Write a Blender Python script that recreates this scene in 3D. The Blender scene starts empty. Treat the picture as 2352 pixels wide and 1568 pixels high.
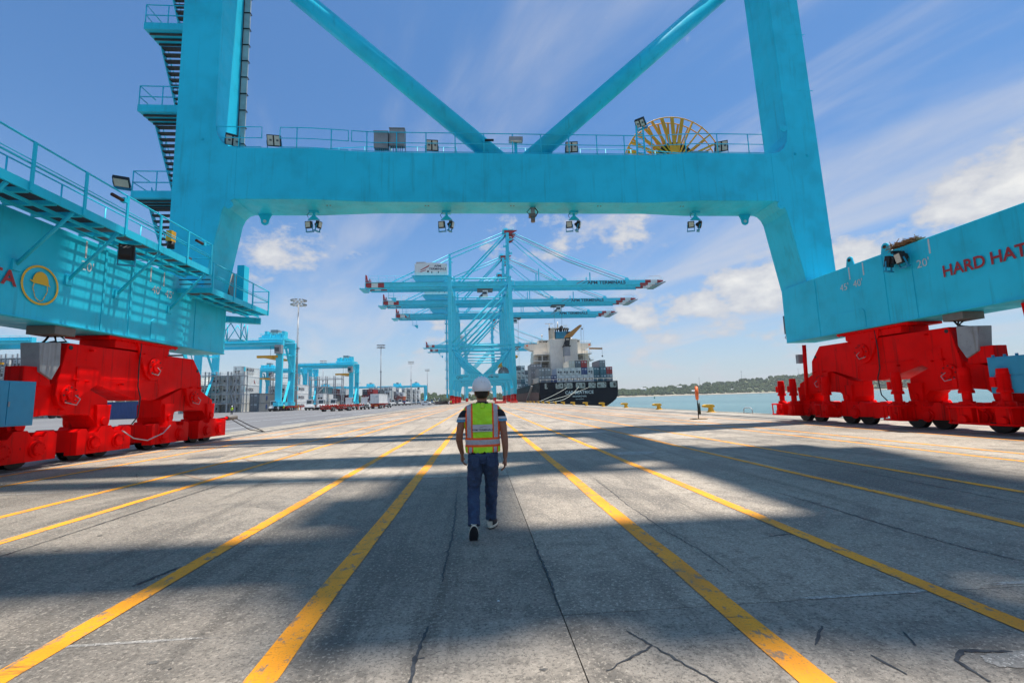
import bpy, bmesh, math, random
from mathutils import Vector, Matrix, Euler
R = math.radians
random.seed(7)
scene = bpy.context.scene
COL = scene.collection

# ------------------------------------------------------------------ camera
cam_d = bpy.data.cameras.new("camera")
cam = bpy.data.objects.new("camera", cam_d)
COL.objects.link(cam)
scene.camera = cam
cam_d.sensor_width = 36.0
cam_d.lens = 36.0 * 1056.7 / 2352.0
cam_d.clip_start = 0.05
cam_d.clip_end = 20000
YAW, PITCH, ROLL = 0.0745, 0.12466, -0.02833
_f = Vector((math.sin(YAW) * math.cos(PITCH), math.cos(YAW) * math.cos(PITCH), math.sin(PITCH)))
_r = Vector((math.cos(YAW), -math.sin(YAW), 0))
_u = _r.cross(_f)
_r2 = _r * math.cos(ROLL) + _u * math.sin(ROLL)
_u2 = -_r * math.sin(ROLL) + _u * math.cos(ROLL)
_m = Matrix((_r2, _u2, -_f)).transposed().to_4x4()
_m.translation = Vector((0, 0, 1.55))
cam.matrix_world = _m

# ------------------------------------------------------------------ sun and sky
TX, TY = 0.19, 0.055                      # shadow offset per metre of height
SUN_DIR = Vector((TX, TY, 1.0)).normalized()
SUN_EL = math.asin(SUN_DIR.z)
sun_d = bpy.data.lights.new("sun", 'SUN')
sun_d.energy = 3.2
sun_d.angle = R(0.53)
sun_d.color = (1.0, 0.95, 0.87)
sun = bpy.data.objects.new("sun", sun_d)
COL.objects.link(sun)
sun.rotation_euler = SUN_DIR.to_track_quat('Z', 'Y').to_euler()
sun.location = (0, 0, 150)

world = bpy.data.worlds.new("World")
scene.world = world
world.use_nodes = True
wn, wl = world.node_tree.nodes, world.node_tree.links
wn.clear()


def W(kind, **kw):
    n = wn.new(kind)
    for k, v in kw.items():
        setattr(n, k, v)
    return n


def wmath(op, a, b=None, c=None, clamp=False):
    n = W('ShaderNodeMath', operation=op, use_clamp=clamp)
    for i, v in enumerate((a, b, c)):
        if v is None:
            continue
        if isinstance(v, (int, float)):
            n.inputs[i].default_value = v
        else:
            wl.new(v, n.inputs[i])
    return n.outputs[0]


def wvec(op, a, b=None):
    n = W('ShaderNodeVectorMath', operation=op)
    for i, v in enumerate((a, b)):
        if v is None:
            continue
        if isinstance(v, tuple):
            n.inputs[i].default_value = v
        else:
            wl.new(v, n.inputs[i])
    return n


def wmix(fac, a, b):
    n = W('ShaderNodeMix', data_type='RGBA')
    for i, v in ((0, fac), (6, a), (7, b)):
        if isinstance(v, (int, float)):
            n.inputs[i].default_value = v
        elif isinstance(v, tuple):
            n.inputs[i].default_value = v
        else:
            wl.new(v, n.inputs[i])
    return n.outputs[2]


def wsmooth(x, a, b):
    n = W('ShaderNodeMapRange', interpolation_type='SMOOTHSTEP')
    wl.new(x, n.inputs[0])
    n.inputs[1].default_value, n.inputs[2].default_value = a, b
    return n.outputs[0]


sky = W('ShaderNodeTexSky')
sky.sky_type = 'NISHITA'
sky.sun_disc = False
sky.sun_elevation = SUN_EL
sky.sun_rotation = math.atan2(SUN_DIR.x, SUN_DIR.y)
sky.altitude = 0
sky.air_density = 1.0
sky.dust_density = 0.6
sky.ozone_density = 2.5
tc = W('ShaderNodeTexCoord')
D = tc.outputs['Generated']
sep = W('ShaderNodeSeparateXYZ')
wl.new(D, sep.inputs[0])
dx, dy, dz = sep.outputs
# cumulus: lumpy banks low over the sea and the yard
CUM = [((0.521, 0.831, 0.196), 0.105, 1.0), ((0.557, 0.803, 0.212), 0.085, 0.95), ((0.468, 0.864, 0.180), 0.085, 0.85), ((0.40, 0.898, 0.172), 0.075, 0.75),
       ((0.339, 0.925, 0.170), 0.075, 0.8), ((0.469, 0.874, 0.130), 0.06, 0.7), ((0.785, 0.555, 0.285), 0.135, 1.0), ((0.652, 0.727, 0.205), 0.12, 0.85),
       ((0.60, 0.775, 0.185), 0.11, 0.8), ((0.42, 0.90, 0.10), 0.16, 0.5), ((0.62, 0.77, 0.11), 0.16, 0.5), ((-0.375, 0.875, 0.306), 0.13, 0.62), ((0.30, 0.89, 0.345), 0.13, 0.56), ((0.12, 0.935, 0.335), 0.12, 0.52), ((-0.10, 0.985, 0.14), 0.10, 0.5),
       ((-0.72, 0.66, 0.18), 0.18, 0.6), ((-0.9, -0.3, 0.2), 0.3, 0.8), ((0.5, -0.8, 0.2), 0.3, 0.8), ((0.95, -0.1, 0.2), 0.25, 0.8), ((-0.3, -0.9, 0.25), 0.25, 0.7)]
sc = wvec('MULTIPLY', D, (1, 1, 1.7)).outputs[0]
warp = W('ShaderNodeTexNoise')
wl.new(sc, warp.inputs['Vector'])
warp.inputs['Scale'].default_value = 5.0
warp.inputs['Detail'].default_value = 3.0
wv = wvec('MULTIPLY', wvec('SUBTRACT', warp.outputs['Color'], (.5, .5, .5)).outputs[0], (.06, .06, .06)).outputs[0]
scw = wvec('ADD', sc, wv).outputs[0]
F = None
for (p, r, w) in CUM:
    v = Vector(p).normalized()
    d = wvec('DISTANCE', scw, (v.x, v.y, v.z * 1.7)).outputs['Value']
    g = wmath('MULTIPLY', wsmooth(d, r * 1.6, r * 0.2), w)
    F = g if F is None else wmath('MAXIMUM', F, g)
cn = W('ShaderNodeTexNoise')
wl.new(sc, cn.inputs['Vector'])
cn.inputs['Scale'].default_value = 13.0
cn.inputs['Detail'].default_value = 7.0
cn.inputs['Roughness'].default_value = 0.62
cum = wmath('ADD', wmath('MULTIPLY', F, 0.75), wmath('MULTIPLY', wmath('SUBTRACT', cn.outputs[0], 0.5), 1.5))
cum_m = wmath('MULTIPLY', wsmooth(cum, 0.28, 0.58), 0.95)
# cirrus: long wisps, drawn out on a high flat layer
den = wmath('ADD', dz, 0.10)
cmb = W('ShaderNodeCombineXYZ')
wl.new(wmath('DIVIDE', dx, den), cmb.inputs[0])
wl.new(wmath('DIVIDE', dy, den), cmb.inputs[1])
mp = W('ShaderNodeMapping')
mp0 = W('ShaderNodeMapping')
wl.new(cmb.outputs[0], mp0.inputs[0])
mp0.inputs['Rotation'].default_value = (0, 0, R(-115))
wl.new(mp0.outputs[0], mp.inputs[0])
mp.inputs['Scale'].default_value = (0.30, 1.15, 1)
mp.inputs['Location'].default_value = (7.1, 5.2, 0)
ci = W('ShaderNodeTexNoise')
wl.new(mp.outputs[0], ci.inputs['Vector'])
ci.inputs['Scale'].default_value = 1.15
ci.inputs['Detail'].default_value = 8.0
ci.inputs['Roughness'].default_value = 0.58
ci.inputs['Distortion'].default_value = 0.55
cir = wmath('MULTIPLY', wsmooth(ci.outputs[0], 0.46, 0.74), 0.72)
cir = wmath('MULTIPLY', cir, wsmooth(dz, -0.02, 0.06))
# pale moist air near the horizon
hz = wmath('POWER', wmath('SUBTRACT', 1.0, wmath('MAXIMUM', dz, 0.0), clamp=True), 6.5)
hz = wmath('MULTIPLY', hz, 0.84)
tint = W('ShaderNodeMix', data_type='RGBA', blend_type='MULTIPLY')
tint.inputs[0].default_value = 1.0
wl.new(sky.outputs[0], tint.inputs[6])
tint.inputs[7].default_value = (0.345, 0.53, 0.66, 1)
c1 = wmix(hz, tint.outputs[2], (2.62, 2.60, 2.72, 1))
c2 = wmix(cir, c1, (2.75, 2.85, 3.15, 1))
shade = wsmooth(cum, 0.42, 1.05)
cc = wmix(shade, (2.6, 2.7, 2.95, 1), (4.0, 3.95, 3.8, 1))
c3 = wmix(cum_m, c2, cc)
bg = W('ShaderNodeBackground')
bg.inputs['Strength'].default_value = 0.107
wl.new(c3, bg.inputs['Color'])
wo = W('ShaderNodeOutputWorld')
wl.new(bg.outputs[0], wo.inputs[0])

# ------------------------------------------------------------------ exposure
scene.view_settings.view_transform = 'Standard'
scene.view_settings.look = 'None'
scene.view_settings.exposure = 1.12
scene.view_settings.gamma = 1.0
scene.view_settings.use_curve_mapping = False
scene.cycles.max_bounces = 5
scene.cycles.diffuse_bounces = 3
scene.cycles.glossy_bounces = 2
scene.cycles.transmission_bounces = 2
scene.render.resolution_x, scene.render.resolution_y = 1024, 682


# ------------------------------------------------------------------ materials
def mat(name, col, rough=0.6, metal=0.0, var=0.0, vscale=2.0, streak=0.0, dirt=None, bump=0.0, bscale=40.0, spec=0.5,
        coat=0.0, edge=None):
    m = bpy.data.materials.new(name)
    m.use_nodes = True
    nt = m.node_tree
    b = nt.nodes['Principled BSDF']
    b.inputs['Roughness'].default_value = rough
    b.inputs['Metallic'].default_value = metal
    b.inputs['Specular IOR Level'].default_value = spec
    b.inputs['Coat Weight'].default_value = coat
    c = (*col, 1)
    b.inputs['Base Color'].default_value = c
    out = None
    tcn = nt.nodes.new('ShaderNodeTexCoord')

    def mixin(a, fac, colb, blend='MIX'):
        n = nt.nodes.new('ShaderNodeMix')
        n.data_type = 'RGBA'
        n.blend_type = blend
        if a is None:
            n.inputs[6].default_value = c
        else:
            nt.links.new(a, n.inputs[6])
        nt.links.new(fac, n.inputs[0])
        n.inputs[7].default_value = colb
        return n.outputs[2]

    def noise(scale, detail=4, vs=(1, 1, 1), rough_=0.55):
        mpn = nt.nodes.new('ShaderNodeMapping')
        mpn.inputs['Scale'].default_value = vs
        nt.links.new(tcn.outputs['Object'], mpn.inputs[0])
        n = nt.nodes.new('ShaderNodeTexNoise')
        nt.links.new(mpn.outputs[0], n.inputs['Vector'])
        n.inputs['Scale'].default_value = scale
        n.inputs['Detail'].default_value = detail
        n.inputs['Roughness'].default_value = rough_
        return n.outputs[0]

    def ramp(v, a, b_, lo=0.0, hi=1.0):
        n = nt.nodes.new('ShaderNodeMapRange')
        n.interpolation_type = 'SMOOTHSTEP'
        nt.links.new(v, n.inputs[0])
        n.inputs[1].default_value, n.inputs[2].default_value = a, b_
        n.inputs[3].default_value, n.inputs[4].default_value = lo, hi
        return n.outputs[0]
    if var:
        n1 = noise(vscale, 5)
        out = mixin(out, ramp(n1, 0.42, 0.72, 0, 1), tuple(x * (1 - var) for x in col) + (1,))
        n2 = noise(vscale * 0.31, 3)
        out = mixin(out, ramp(n2, 0.45, 0.75, 0, 0.6), tuple(min(1, x * (1 + var) + 0.02 * var) for x in col) + (1,))
    dcol = dirt or tuple(x * 0.25 for x in col)
    if streak:
        n3 = noise(1.0, 6, (5.5, 5.5, 0.28), 0.62)
        out = mixin(out, ramp(n3, 0.53, 0.76, 0, streak), (*dcol, 1))
        n4 = noise(9.0, 3, (1, 1, 0.5), 0.7)
        out = mixin(out, ramp(n4, 0.66, 0.74, 0, streak), (*dcol, 1))
    if out is not None:
        nt.links.new(out, b.inputs['Base Color'])
        rn = noise(vscale * 2.2, 4)
        nt.links.new(ramp(rn, 0.3, 0.7, max(0, rough - 0.1), min(1, rough + 0.12)), b.inputs['Roughness'])
    if bump:
        bn = nt.nodes.new('ShaderNodeBump')
        bn.inputs['Strength'].default_value = bump
        bn.inputs['Distance'].default_value = 0.01
        nt.links.new(noise(bscale, 5), bn.inputs['Height'])
        nt.links.new(bn.outputs[0], b.inputs['Normal'])
    return m


M = {}
CY = (0.018, 0.60, 0.80)
M['cyan'] = mat('cyan_crane_paint', CY, 0.42, var=0.16, vscale=0.9, streak=0.30, dirt=(0.02, 0.16, 0.20), bump=0.06, bscale=6, spec=0.3)
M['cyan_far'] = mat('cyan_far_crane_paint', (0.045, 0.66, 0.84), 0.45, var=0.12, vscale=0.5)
M['cyan_dark'] = mat('cyan_cabinet_paint', (0.012, 0.28, 0.46), 0.4, var=0.1, vscale=3)
M['red'] = mat('red_bogie_paint', (0.92, 0.002, 0.002), 0.5, var=0.14, vscale=1.1, streak=0.65, dirt=(0.10, 0.008, 0.006), bump=0.08, bscale=8, spec=0.06)
M['red_dull'] = mat('red_chassis_paint', (0.50, 0.03, 0.012), 0.5, var=0.2, vscale=1.5)
M['red_mark'] = mat('red_marking', (0.40, 0.015, 0.02), 0.5, var=0.12, vscale=4)
M['wheel'] = mat('dark_wheel_steel', (0.035, 0.03, 0.03), 0.45, metal=0.6, var=0.3, vscale=6)
M['steel'] = mat('bare_steel', (0.22, 0.22, 0.23), 0.45, metal=0.7, var=0.25, vscale=5)
M['galv'] = mat('galvanised_steel', (0.42, 0.43, 0.44), 0.55, metal=0.15, var=0.2, vscale=3)
M['grey'] = mat('grey_box_paint', (0.30, 0.31, 0.32), 0.55, var=0.2, vscale=3, streak=0.5, dirt=(0.12, 0.08, 0.05))
M['greydk'] = mat('dark_grey_steel', (0.09, 0.10, 0.11), 0.55, var=0.2, vscale=3)
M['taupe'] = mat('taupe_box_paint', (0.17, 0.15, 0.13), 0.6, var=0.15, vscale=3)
M['black'] = mat('black_rubber', (0.012, 0.012, 0.013), 0.6)
M['grating'] = mat('dark_grating', (0.05, 0.055, 0.055), 0.65, var=0.3, vscale=6)
M['white'] = mat('white_paint', (0.74, 0.74, 0.72), 0.45, var=0.08, vscale=2, streak=0.25, dirt=(0.35, 0.28, 0.2))
M['white_mark'] = mat('white_marking', (0.62, 0.66, 0.66), 0.6, var=0.25, vscale=6)
M['yellow'] = mat('yellow_paint', (0.80, 0.38, 0.012), 0.5, var=0.15, vscale=4)
M['yellow_icon'] = mat('yellow_sign_paint', (0.80, 0.46, 0.01), 0.5)
M['bollard'] = mat('yellow_bollard_paint', (0.72, 0.40, 0.02), 0.5, var=0.25, vscale=4, streak=0.5, dirt=(0.25, 0.13, 0.04))
M['navy'] = mat('navy_lettering', (0.01, 0.02, 0.06), 0.5)
M['glass'] = mat('dark_glass', (0.02, 0.03, 0.035), 0.08, spec=0.9)
M['lamp'] = mat('lamp_lens', (0.62, 0.58, 0.47), 0.25, var=0.1, vscale=8)
M['orange'] = mat('orange_plastic', (0.85, 0.16, 0.03), 0.45)
M['tyre'] = mat('tyre_rubber', (0.018, 0.018, 0.019), 0.75)
M['rust'] = mat('rusty_steel', (0.06, 0.03, 0.022), 0.85, var=0.5, vscale=3)
M['rope'] = mat('mooring_rope', (0.66, 0.68, 0.60), 0.8)


# ------------------------------------------------------------------ mesh helpers
class MB:
    def __init__(s):
        s.v, s.f, s.mi, s.sm = [], [], [], []

    def add(s, vs, fs, mi=0, smooth=False):
        o = len(s.v)
        s.v += [tuple(v) for v in vs]
        for f in fs:
            s.f.append([i + o for i in f])
            s.mi.append(mi)
            s.sm.append(smooth)
        return s

    def box(s, x0, x1, y0, y1, z0, z1, mi=0):
        return s.add([(x0, y0, z0), (x1, y0, z0), (x1, y1, z0), (x0, y1, z0), (x0, y0, z1), (x1, y0, z1), (x1, y1, z1), (x0, y1, z1)],
                     [(0, 3, 2, 1), (4, 5, 6, 7), (0, 1, 5, 4), (1, 2, 6, 5), (2, 3, 7, 6), (3, 0, 4, 7)], mi)

    def obox(s, c, sx, sy, sz, rot=None, mi=0):
        vs = [Vector((a * sx / 2, b * sy / 2, d * sz / 2)) for d in (-1, 1) for a, b in ((-1, -1), (1, -1), (1, 1), (-1, 1))]
        if rot is not None:
            vs = [rot @ v for v in vs]
        c = Vector(c)
        return s.add([v + c for v in vs], [(0, 3, 2, 1), (4, 5, 6, 7), (0, 1, 5, 4), (1, 2, 6, 5), (2, 3, 7, 6), (3, 0, 4, 7)], mi)

    def _frame(s, p, q):
        d = (Vector(q) - Vector(p)).normalized()
        up = Vector((0, 0, 1)) if abs(d.z) < 0.97 else Vector((0, 1, 0))
        a = d.cross(up).normalized()
        return d, a, a.cross(d).normalized()

    def bar(s, p, q, w, h, mi=0):
        p, q = Vector(p), Vector(q)
        d, a, b = s._frame(p, q)
        vs = [c + a * (i * w / 2) + b * (j * h / 2) for c in (p, q) for i, j in ((-1, -1), (1, -1), (1, 1), (-1, 1))]
        return s.add(vs, [(0, 3, 2, 1), (4, 5, 6, 7), (0, 1, 5, 4), (1, 2, 6, 5), (2, 3, 7, 6), (3, 0, 4, 7)], mi)

    def tube(s, p, q, r, n=8, r2=None, mi=0, cap=True):
        p, q = Vector(p), Vector(q)
        d, a, b = s._frame(p, q)
        r2 = r if r2 is None else r2
        vs = []
        for c, rr in ((p, r), (q, r2)):
            for i in range(n):
                t = 2 * math.pi * i / n
                vs.append(c + a * (math.cos(t) * rr) + b * (math.sin(t) * rr))
        s.add(vs, [(i, (i + 1) % n, n + (i + 1) % n, n + i) for i in range(n)], mi, True)
        if cap:
            o = len(s.v) - 2 * n
            s.f.append([o + i for i in range(n)][::-1]); s.mi.append(mi); s.sm.append(False)
            s.f.append([o + n + i for i in range(n)]); s.mi.append(mi); s.sm.append(False)
        return s

    def pipe(s, pts, r, n=6, mi=0):
        pts = [Vector(p) for p in pts]
        rings = []
        prev_a = None
        for i, p in enumerate(pts):
            d = (pts[min(i + 1, len(pts) - 1)] - pts[max(i - 1, 0)]).normalized()
            if prev_a is None:
                up = Vector((0, 0, 1)) if abs(d.z) < 0.97 else Vector((0, 1, 0))
                a = d.cross(up).normalized()
            else:
                a = (prev_a - d * prev_a.dot(d)).normalized()
            prev_a = a
            b = a.cross(d).normalized()
            rr = r[i] if isinstance(r, (list, tuple)) else r
            rings.append([p + a * (math.cos(2 * math.pi * k / n) * rr) + b * (math.sin(2 * math.pi * k / n) * rr) for k in range(n)])
        vs = [v for g in rings for v in g]
        fs = [(i * n + k, i * n + (k + 1) % n, (i + 1) * n + (k + 1) % n, (i + 1) * n + k) for i in range(len(pts) - 1) for k in range(n)]
        s.add(vs, fs, mi, True)
        o = len(s.v) - len(vs)
        s.f.append([o + k for k in range(n)][::-1]); s.mi.append(mi); s.sm.append(False)
        s.f.append([o + (len(pts) - 1) * n + k for k in range(n)]); s.mi.append(mi); s.sm.append(False)
        return s

    def prism(s, pts, axis, a, b, mi=0, smooth=False):
        def P(u, v, w):
            return {'x': (w, u, v), 'y': (u, w, v), 'z': (u, v, w)}[axis]
        n = len(pts)
        vs = [P(u, v, a) for u, v in pts] + [P(u, v, b) for u, v in pts]
        s.add(vs, [tuple(range(n))[::-1], tuple(range(n, 2 * n))], mi)
        o = len(s.v) - 2 * n
        for i in range(n):
            s.f.append([o + i, o + (i + 1) % n, o + n + (i + 1) % n, o + n + i])
            s.mi.append(mi)
            s.sm.append(smooth)
        return s

    def loft(s, rings, mi=0, cap=True, smooth=True):
        n = len(rings[0])
        vs = [v for g in rings for v in g]
        s.add(vs, [(i * n + k, i * n + (k + 1) % n, (i + 1) * n + (k + 1) % n, (i + 1) * n + k) for i in range(len(rings) - 1) for k in range(n)], mi, smooth)
        if cap:
            o = len(s.v) - len(vs)
            s.f.append([o + k for k in range(n)][::-1]); s.mi.append(mi); s.sm.append(smooth)
            s.f.append([o + (len(rings) - 1) * n + k for k in range(n)]); s.mi.append(mi); s.sm.append(smooth)
        return s

    def ball(s, c, r, seg=10, rng=7, mi=0, sq=(1, 1, 1)):
        rings = []
        for i in range(rng + 1):
            t = math.pi * i / rng
            rr = max(math.sin(t), 0.02)
            rings.append([(c[0] + r * sq[0] * rr * math.cos(2 * math.pi * k / seg), c[1] + r * sq[1] * rr * math.sin(2 * math.pi * k / seg), c[2] - r * sq[2] * math.cos(t)) for k in range(seg)])
        return s.loft(rings, mi)

    def mesh(s, name, mats):
        me = bpy.data.meshes.new(name)
        me.from_pydata(s.v, [], s.f)
        for m_ in mats:
            me.materials.append(M[m_] if isinstance(m_, str) else m_)
        me.polygons.foreach_set('material_index', s.mi)
        me.polygons.foreach_set('use_smooth', s.sm)
        b_ = bmesh.new()
        b_.from_mesh(me)
        bmesh.ops.recalc_face_normals(b_, faces=b_.faces)
        b_.to_mesh(me)
        b_.free()
        me.update()
        return me

    def build(s, name, mats, parent=None, bevel=0.0, loc=None):
        if isinstance(mats, str) or not isinstance(mats, (list, tuple)):
            mats = [mats]
        return put(name, s.mesh(name, mats), parent, bevel, loc)


def put(name, me, parent=None, bevel=0.0, loc=None):
    o = bpy.data.objects.new(name, me)
    COL.objects.link(o)
    if parent is not None:
        o.parent = parent
    if loc is not None:
        o.location = loc
    if bevel:
        bv = o.modifiers.new('bevel', 'BEVEL')
        bv.width = bevel
        bv.segments = 2
        bv.limit_method = 'ANGLE'
        bv.angle_limit = R(40)
    return o


def tag(o, label=None, cat=None, group=None, kind=None):
    if label:
        o['label'] = label
    if cat:
        o['category'] = cat
    if group:
        o['group'] = group
    if kind:
        o['kind'] = kind
    return o


def empty(name, loc=(0, 0, 0), rz=0.0):
    o = bpy.data.objects.new(name, None)
    COL.objects.link(o)
    o.location = loc
    o.rotation_euler = (0, 0, rz)
    o.empty_display_size = 0.2
    return o


def copy_tree(o, parent=None):
    c = o.copy()
    COL.objects.link(c)
    c.parent = parent
    for ch in list(o.children):
        copy_tree(ch, c)
    return c


def text(s, mat_, parent, loc, rot, h, name='lettering', wid=1.0, bold=0.0, align='LEFT', depth=0.0):
    cu = bpy.data.curves.new(name, 'FONT')
    cu.body = s
    cu.size = h * 1.42
    cu.offset = bold * h
    cu.extrude = depth
    cu.align_x = align
    cu.resolution_u = 3
    cu.materials.append(M[mat_] if isinstance(mat_, str) else mat_)
    t = bpy.data.objects.new(name, cu)
    COL.objects.link(t)
    dg = bpy.context.evaluated_depsgraph_get()
    dg.update()
    me = bpy.data.meshes.new_from_object(t.evaluated_get(dg))
    me.name = name
    bpy.data.objects.remove(t)
    bpy.data.curves.remove(cu)
    o = put(name, me, parent)
    o.location = loc
    o.rotation_euler = rot
    o.scale = (wid, 1, 1)
    return o


RX = (R(90), 0, 0)                # reads from the -Y side
RXP = (R(90), 0, R(90))           # reads from the +X side
RXM = (R(90), 0, R(-90))          # reads from the -X side


def circle(cx, cy, r, n=16, a0=0.0, a1=2 * math.pi):
    full = abs(a1 - a0 - 2 * math.pi) < 1e-6
    k = n if full else n + 1
    return [(cx + r * math.cos(a0 + (a1 - a0) * i / n), cy + r * math.sin(a0 + (a1 - a0) * i / n)) for i in range(k)]

# ================================================================== SETTING
def nodes_of(name):
    m = bpy.data.materials.new(name)
    m.use_nodes = True
    return m, m.node_tree, m.node_tree.nodes['Principled BSDF']


class NT:
    """small node-tree helper working in world position"""
    def __init__(s, nt):
        s.nt = nt
        s.pos = nt.nodes.new('ShaderNodeNewGeometry').outputs['Position']

    def noise(s, scale, detail=4, vs=(1, 1, 1), rough=0.55, off=(0, 0, 0), dist=0.0):
        mp_ = s.nt.nodes.new('ShaderNodeMapping')
        mp_.inputs['Scale'].default_value = vs
        mp_.inputs['Location'].default_value = off
        s.nt.links.new(s.pos, mp_.inputs[0])
        n = s.nt.nodes.new('ShaderNodeTexNoise')
        s.nt.links.new(mp_.outputs[0], n.inputs['Vector'])
        n.inputs['Scale'].default_value = scale
        n.inputs['Detail'].default_value = detail
        n.inputs['Roughness'].default_value = rough
        n.inputs['Distortion'].default_value = dist
        return n.outputs[0]

    def ramp(s, v, a, b, lo=0.0, hi=1.0):
        n = s.nt.nodes.new('ShaderNodeMapRange')
        n.interpolation_type = 'SMOOTHSTEP'
        s.nt.links.new(v, n.inputs[0])
        for i, x in enumerate((a, b, lo, hi)):
            n.inputs[i + 1].default_value = x
        return n.outputs[0]

    def math(s, op, a, b):
        n = s.nt.nodes.new('ShaderNodeMath')
        n.operation = op
        for i, v in enumerate((a, b)):
            if isinstance(v, (int, float)):
                n.inputs[i].default_value = v
            else:
                s.nt.links.new(v, n.inputs[i])
        return n.outputs[0]

    def mix(s, fac, a, b, blend='MIX'):
        n = s.nt.nodes.new('ShaderNodeMix')
        n.data_type = 'RGBA'
        n.blend_type = blend
        for i, v in ((0, fac), (6, a), (7, b)):
            if isinstance(v, (int, float)):
                n.inputs[i].default_value = v
            elif isinstance(v, tuple):
                n.inputs[i].default_value = v
            else:
                s.nt.links.new(v, n.inputs[i])
        return n.outputs[2]

    def bump(s, h, strength, dist, bsdf):
        n = s.nt.nodes.new('ShaderNodeBump')
        n.inputs['Strength'].default_value = strength
        n.inputs['Distance'].default_value = dist
        s.nt.links.new(h, n.inputs['Height'])
        s.nt.links.new(n.outputs[0], bsdf.inputs['Normal'])


def concrete(name, base, slab=True):
    m, nt, b = nodes_of(name)
    k = NT(nt)
    col = (*base, 1)
    if slab:
        oi = nt.nodes.new('ShaderNodeObjectInfo')
        f = k.ramp(oi.outputs['Random'], 0, 1, 0, 1)
        col = k.mix(f, tuple(x * 0.95 for x in base) + (1,), tuple(min(1, x * 1.28) for x in base) + (1,))
    big = k.noise(0.16, 4, (1, 0.55, 1), 0.62, dist=0.6)
    col = k.mix(k.ramp(big, 0.40, 0.66, 0, 0.70), col, tuple(x * 0.50 for x in base) + (1,))
    big2 = k.noise(0.6, 5, (1, 0.8, 1), 0.68, (7, 3, 0), 0.8)
    col = k.mix(k.ramp(big2, 0.45, 0.64, 0, 0.78), col, tuple(x * 0.38 for x in base) + (1,))
    pale = k.noise(0.42, 5, (1.3, 0.5, 1), 0.62, (2, 11, 0), 0.4)
    col = k.mix(k.ramp(pale, 0.52, 0.75, 0, 0.60), col, (base[0] * 1.4, base[1] * 1.4, base[2] * 1.4, 1))
    # tyre wear along the quay
    tr = k.noise(2.4, 4, (1, 0.035, 1), 0.65)
    col = k.mix(k.ramp(tr, 0.49, 0.68, 0, 0.65), col, tuple(x * 0.36 for x in base) + (1,))
    # blotches, then exposed aggregate: coarse and fine dark and pale speckle
    mot = k.noise(5.5, 5, (1, 1, 1), 0.72, (3, 9, 0))
    col = k.mix(k.ramp(mot, 0.46, 0.66, 0, 0.60), col, tuple(x * 0.42 for x in base) + (1,))
    sp = k.noise(38, 4, (1, 1, 1), 0.85)
    col = k.mix(k.ramp(sp, 0.50, 0.60, 0, 0.68), col, tuple(x * 0.22 for x in base) + (1,))
    sp2 = k.noise(30, 3, (1, 1, 1), 0.8, (5, 5, 0))
    col = k.mix(k.ramp(sp2, 0.54, 0.64, 0, 0.75), col, (base[0] * 1.6, base[1] * 1.6, base[2] * 1.6, 1))
    oil = k.noise(1.7, 4, (1, 1, 1), 0.6, (31, 4, 0))
    col = k.mix(k.ramp(oil, 0.66, 0.76, 0, 0.75), col, tuple(x * 0.22 for x in base) + (1,))
    nt.links.new(col, b.inputs['Base Color'])
    b.inputs['Roughness'].default_value = 0.78
    nt.links.new(k.ramp(big2, 0.3, 0.7, 0.86, 0.62), b.inputs['Roughness'])
    h = k.math('ADD', k.math('MULTIPLY', sp, 0.5), k.math('MULTIPLY', k.noise(14, 5, (1, 1, 1), 0.7), 0.7))
    k.bump(h, 0.8, 0.016, b)
    return m


M['slab'] = concrete('weathered_concrete_slab', (0.375, 0.315, 0.25))
M['slab_old'] = concrete('old_exposed_aggregate_slab', (0.275, 0.235, 0.19))
M['apron'] = concrete('far_apron_concrete', (0.375, 0.32, 0.255), slab=False)
M['kerb'] = concrete('quay_edge_concrete', (0.40, 0.35, 0.28), slab=False)
m, nt, b = nodes_of('grey_asphalt')
k = NT(nt)
base = (0.135, 0.135, 0.14)
col = k.mix(k.ramp(k.noise(0.05, 5, (1, 0.5, 1)), 0.35, 0.7), (*base, 1), (0.175, 0.172, 0.17, 1))
col = k.mix(k.ramp(k.noise(0.5, 5, (1, 0.1, 1)), 0.5, 0.75, 0, 0.5), col, (0.08, 0.08, 0.085, 1))
col = k.mix(k.ramp(k.noise(30, 3), 0.5, 0.7, 0, 0.4), col, (0.07, 0.07, 0.07, 1))
nt.links.new(col, b.inputs['Base Color'])
b.inputs['Roughness'].default_value = 0.85
k.bump(k.noise(40, 4), 0.4, 0.01, b)
M['asphalt'] = m

m, nt, b = nodes_of('worn_yellow_line')
k = NT(nt)
col = k.mix(k.ramp(k.noise(2.0, 4, (1, 0.4, 1)), 0.4, 0.7), (0.98, 0.36, 0.002, 1), (0.82, 0.28, 0.003, 1))
col = k.mix(k.ramp(k.noise(1.1, 5, (1.5, 0.5, 1), 0.7, (4, 2, 0)), 0.50, 0.72, 0, 0.55), col, (0.30, 0.19, 0.07, 1))
col = k.mix(k.ramp(k.noise(9, 6, (1, 0.6, 1), 0.75), 0.53, 0.62, 0, 0.85), col, (0.20, 0.17, 0.13, 1))
col = k.mix(k.ramp(k.noise(3.0, 5, (0.3, 1.6, 1), 0.7, (9, 1, 0)), 0.60, 0.70, 0, 0.7), col, (0.07, 0.055, 0.035, 1))
col = k.mix(k.ramp(k.noise(60, 3, rough=0.8), 0.56, 0.68, 0, 0.6), col, (0.15, 0.11, 0.06, 1))
nt.links.new(col, b.inputs['Base Color'])
b.inputs['Roughness'].default_value = 0.7
k.bump(k.noise(50, 4), 0.4, 0.01, b)
M['line'] = m
m2 = m.copy()
m2.name = 'faded_orange_line'
M['line_faded'] = m2
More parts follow.
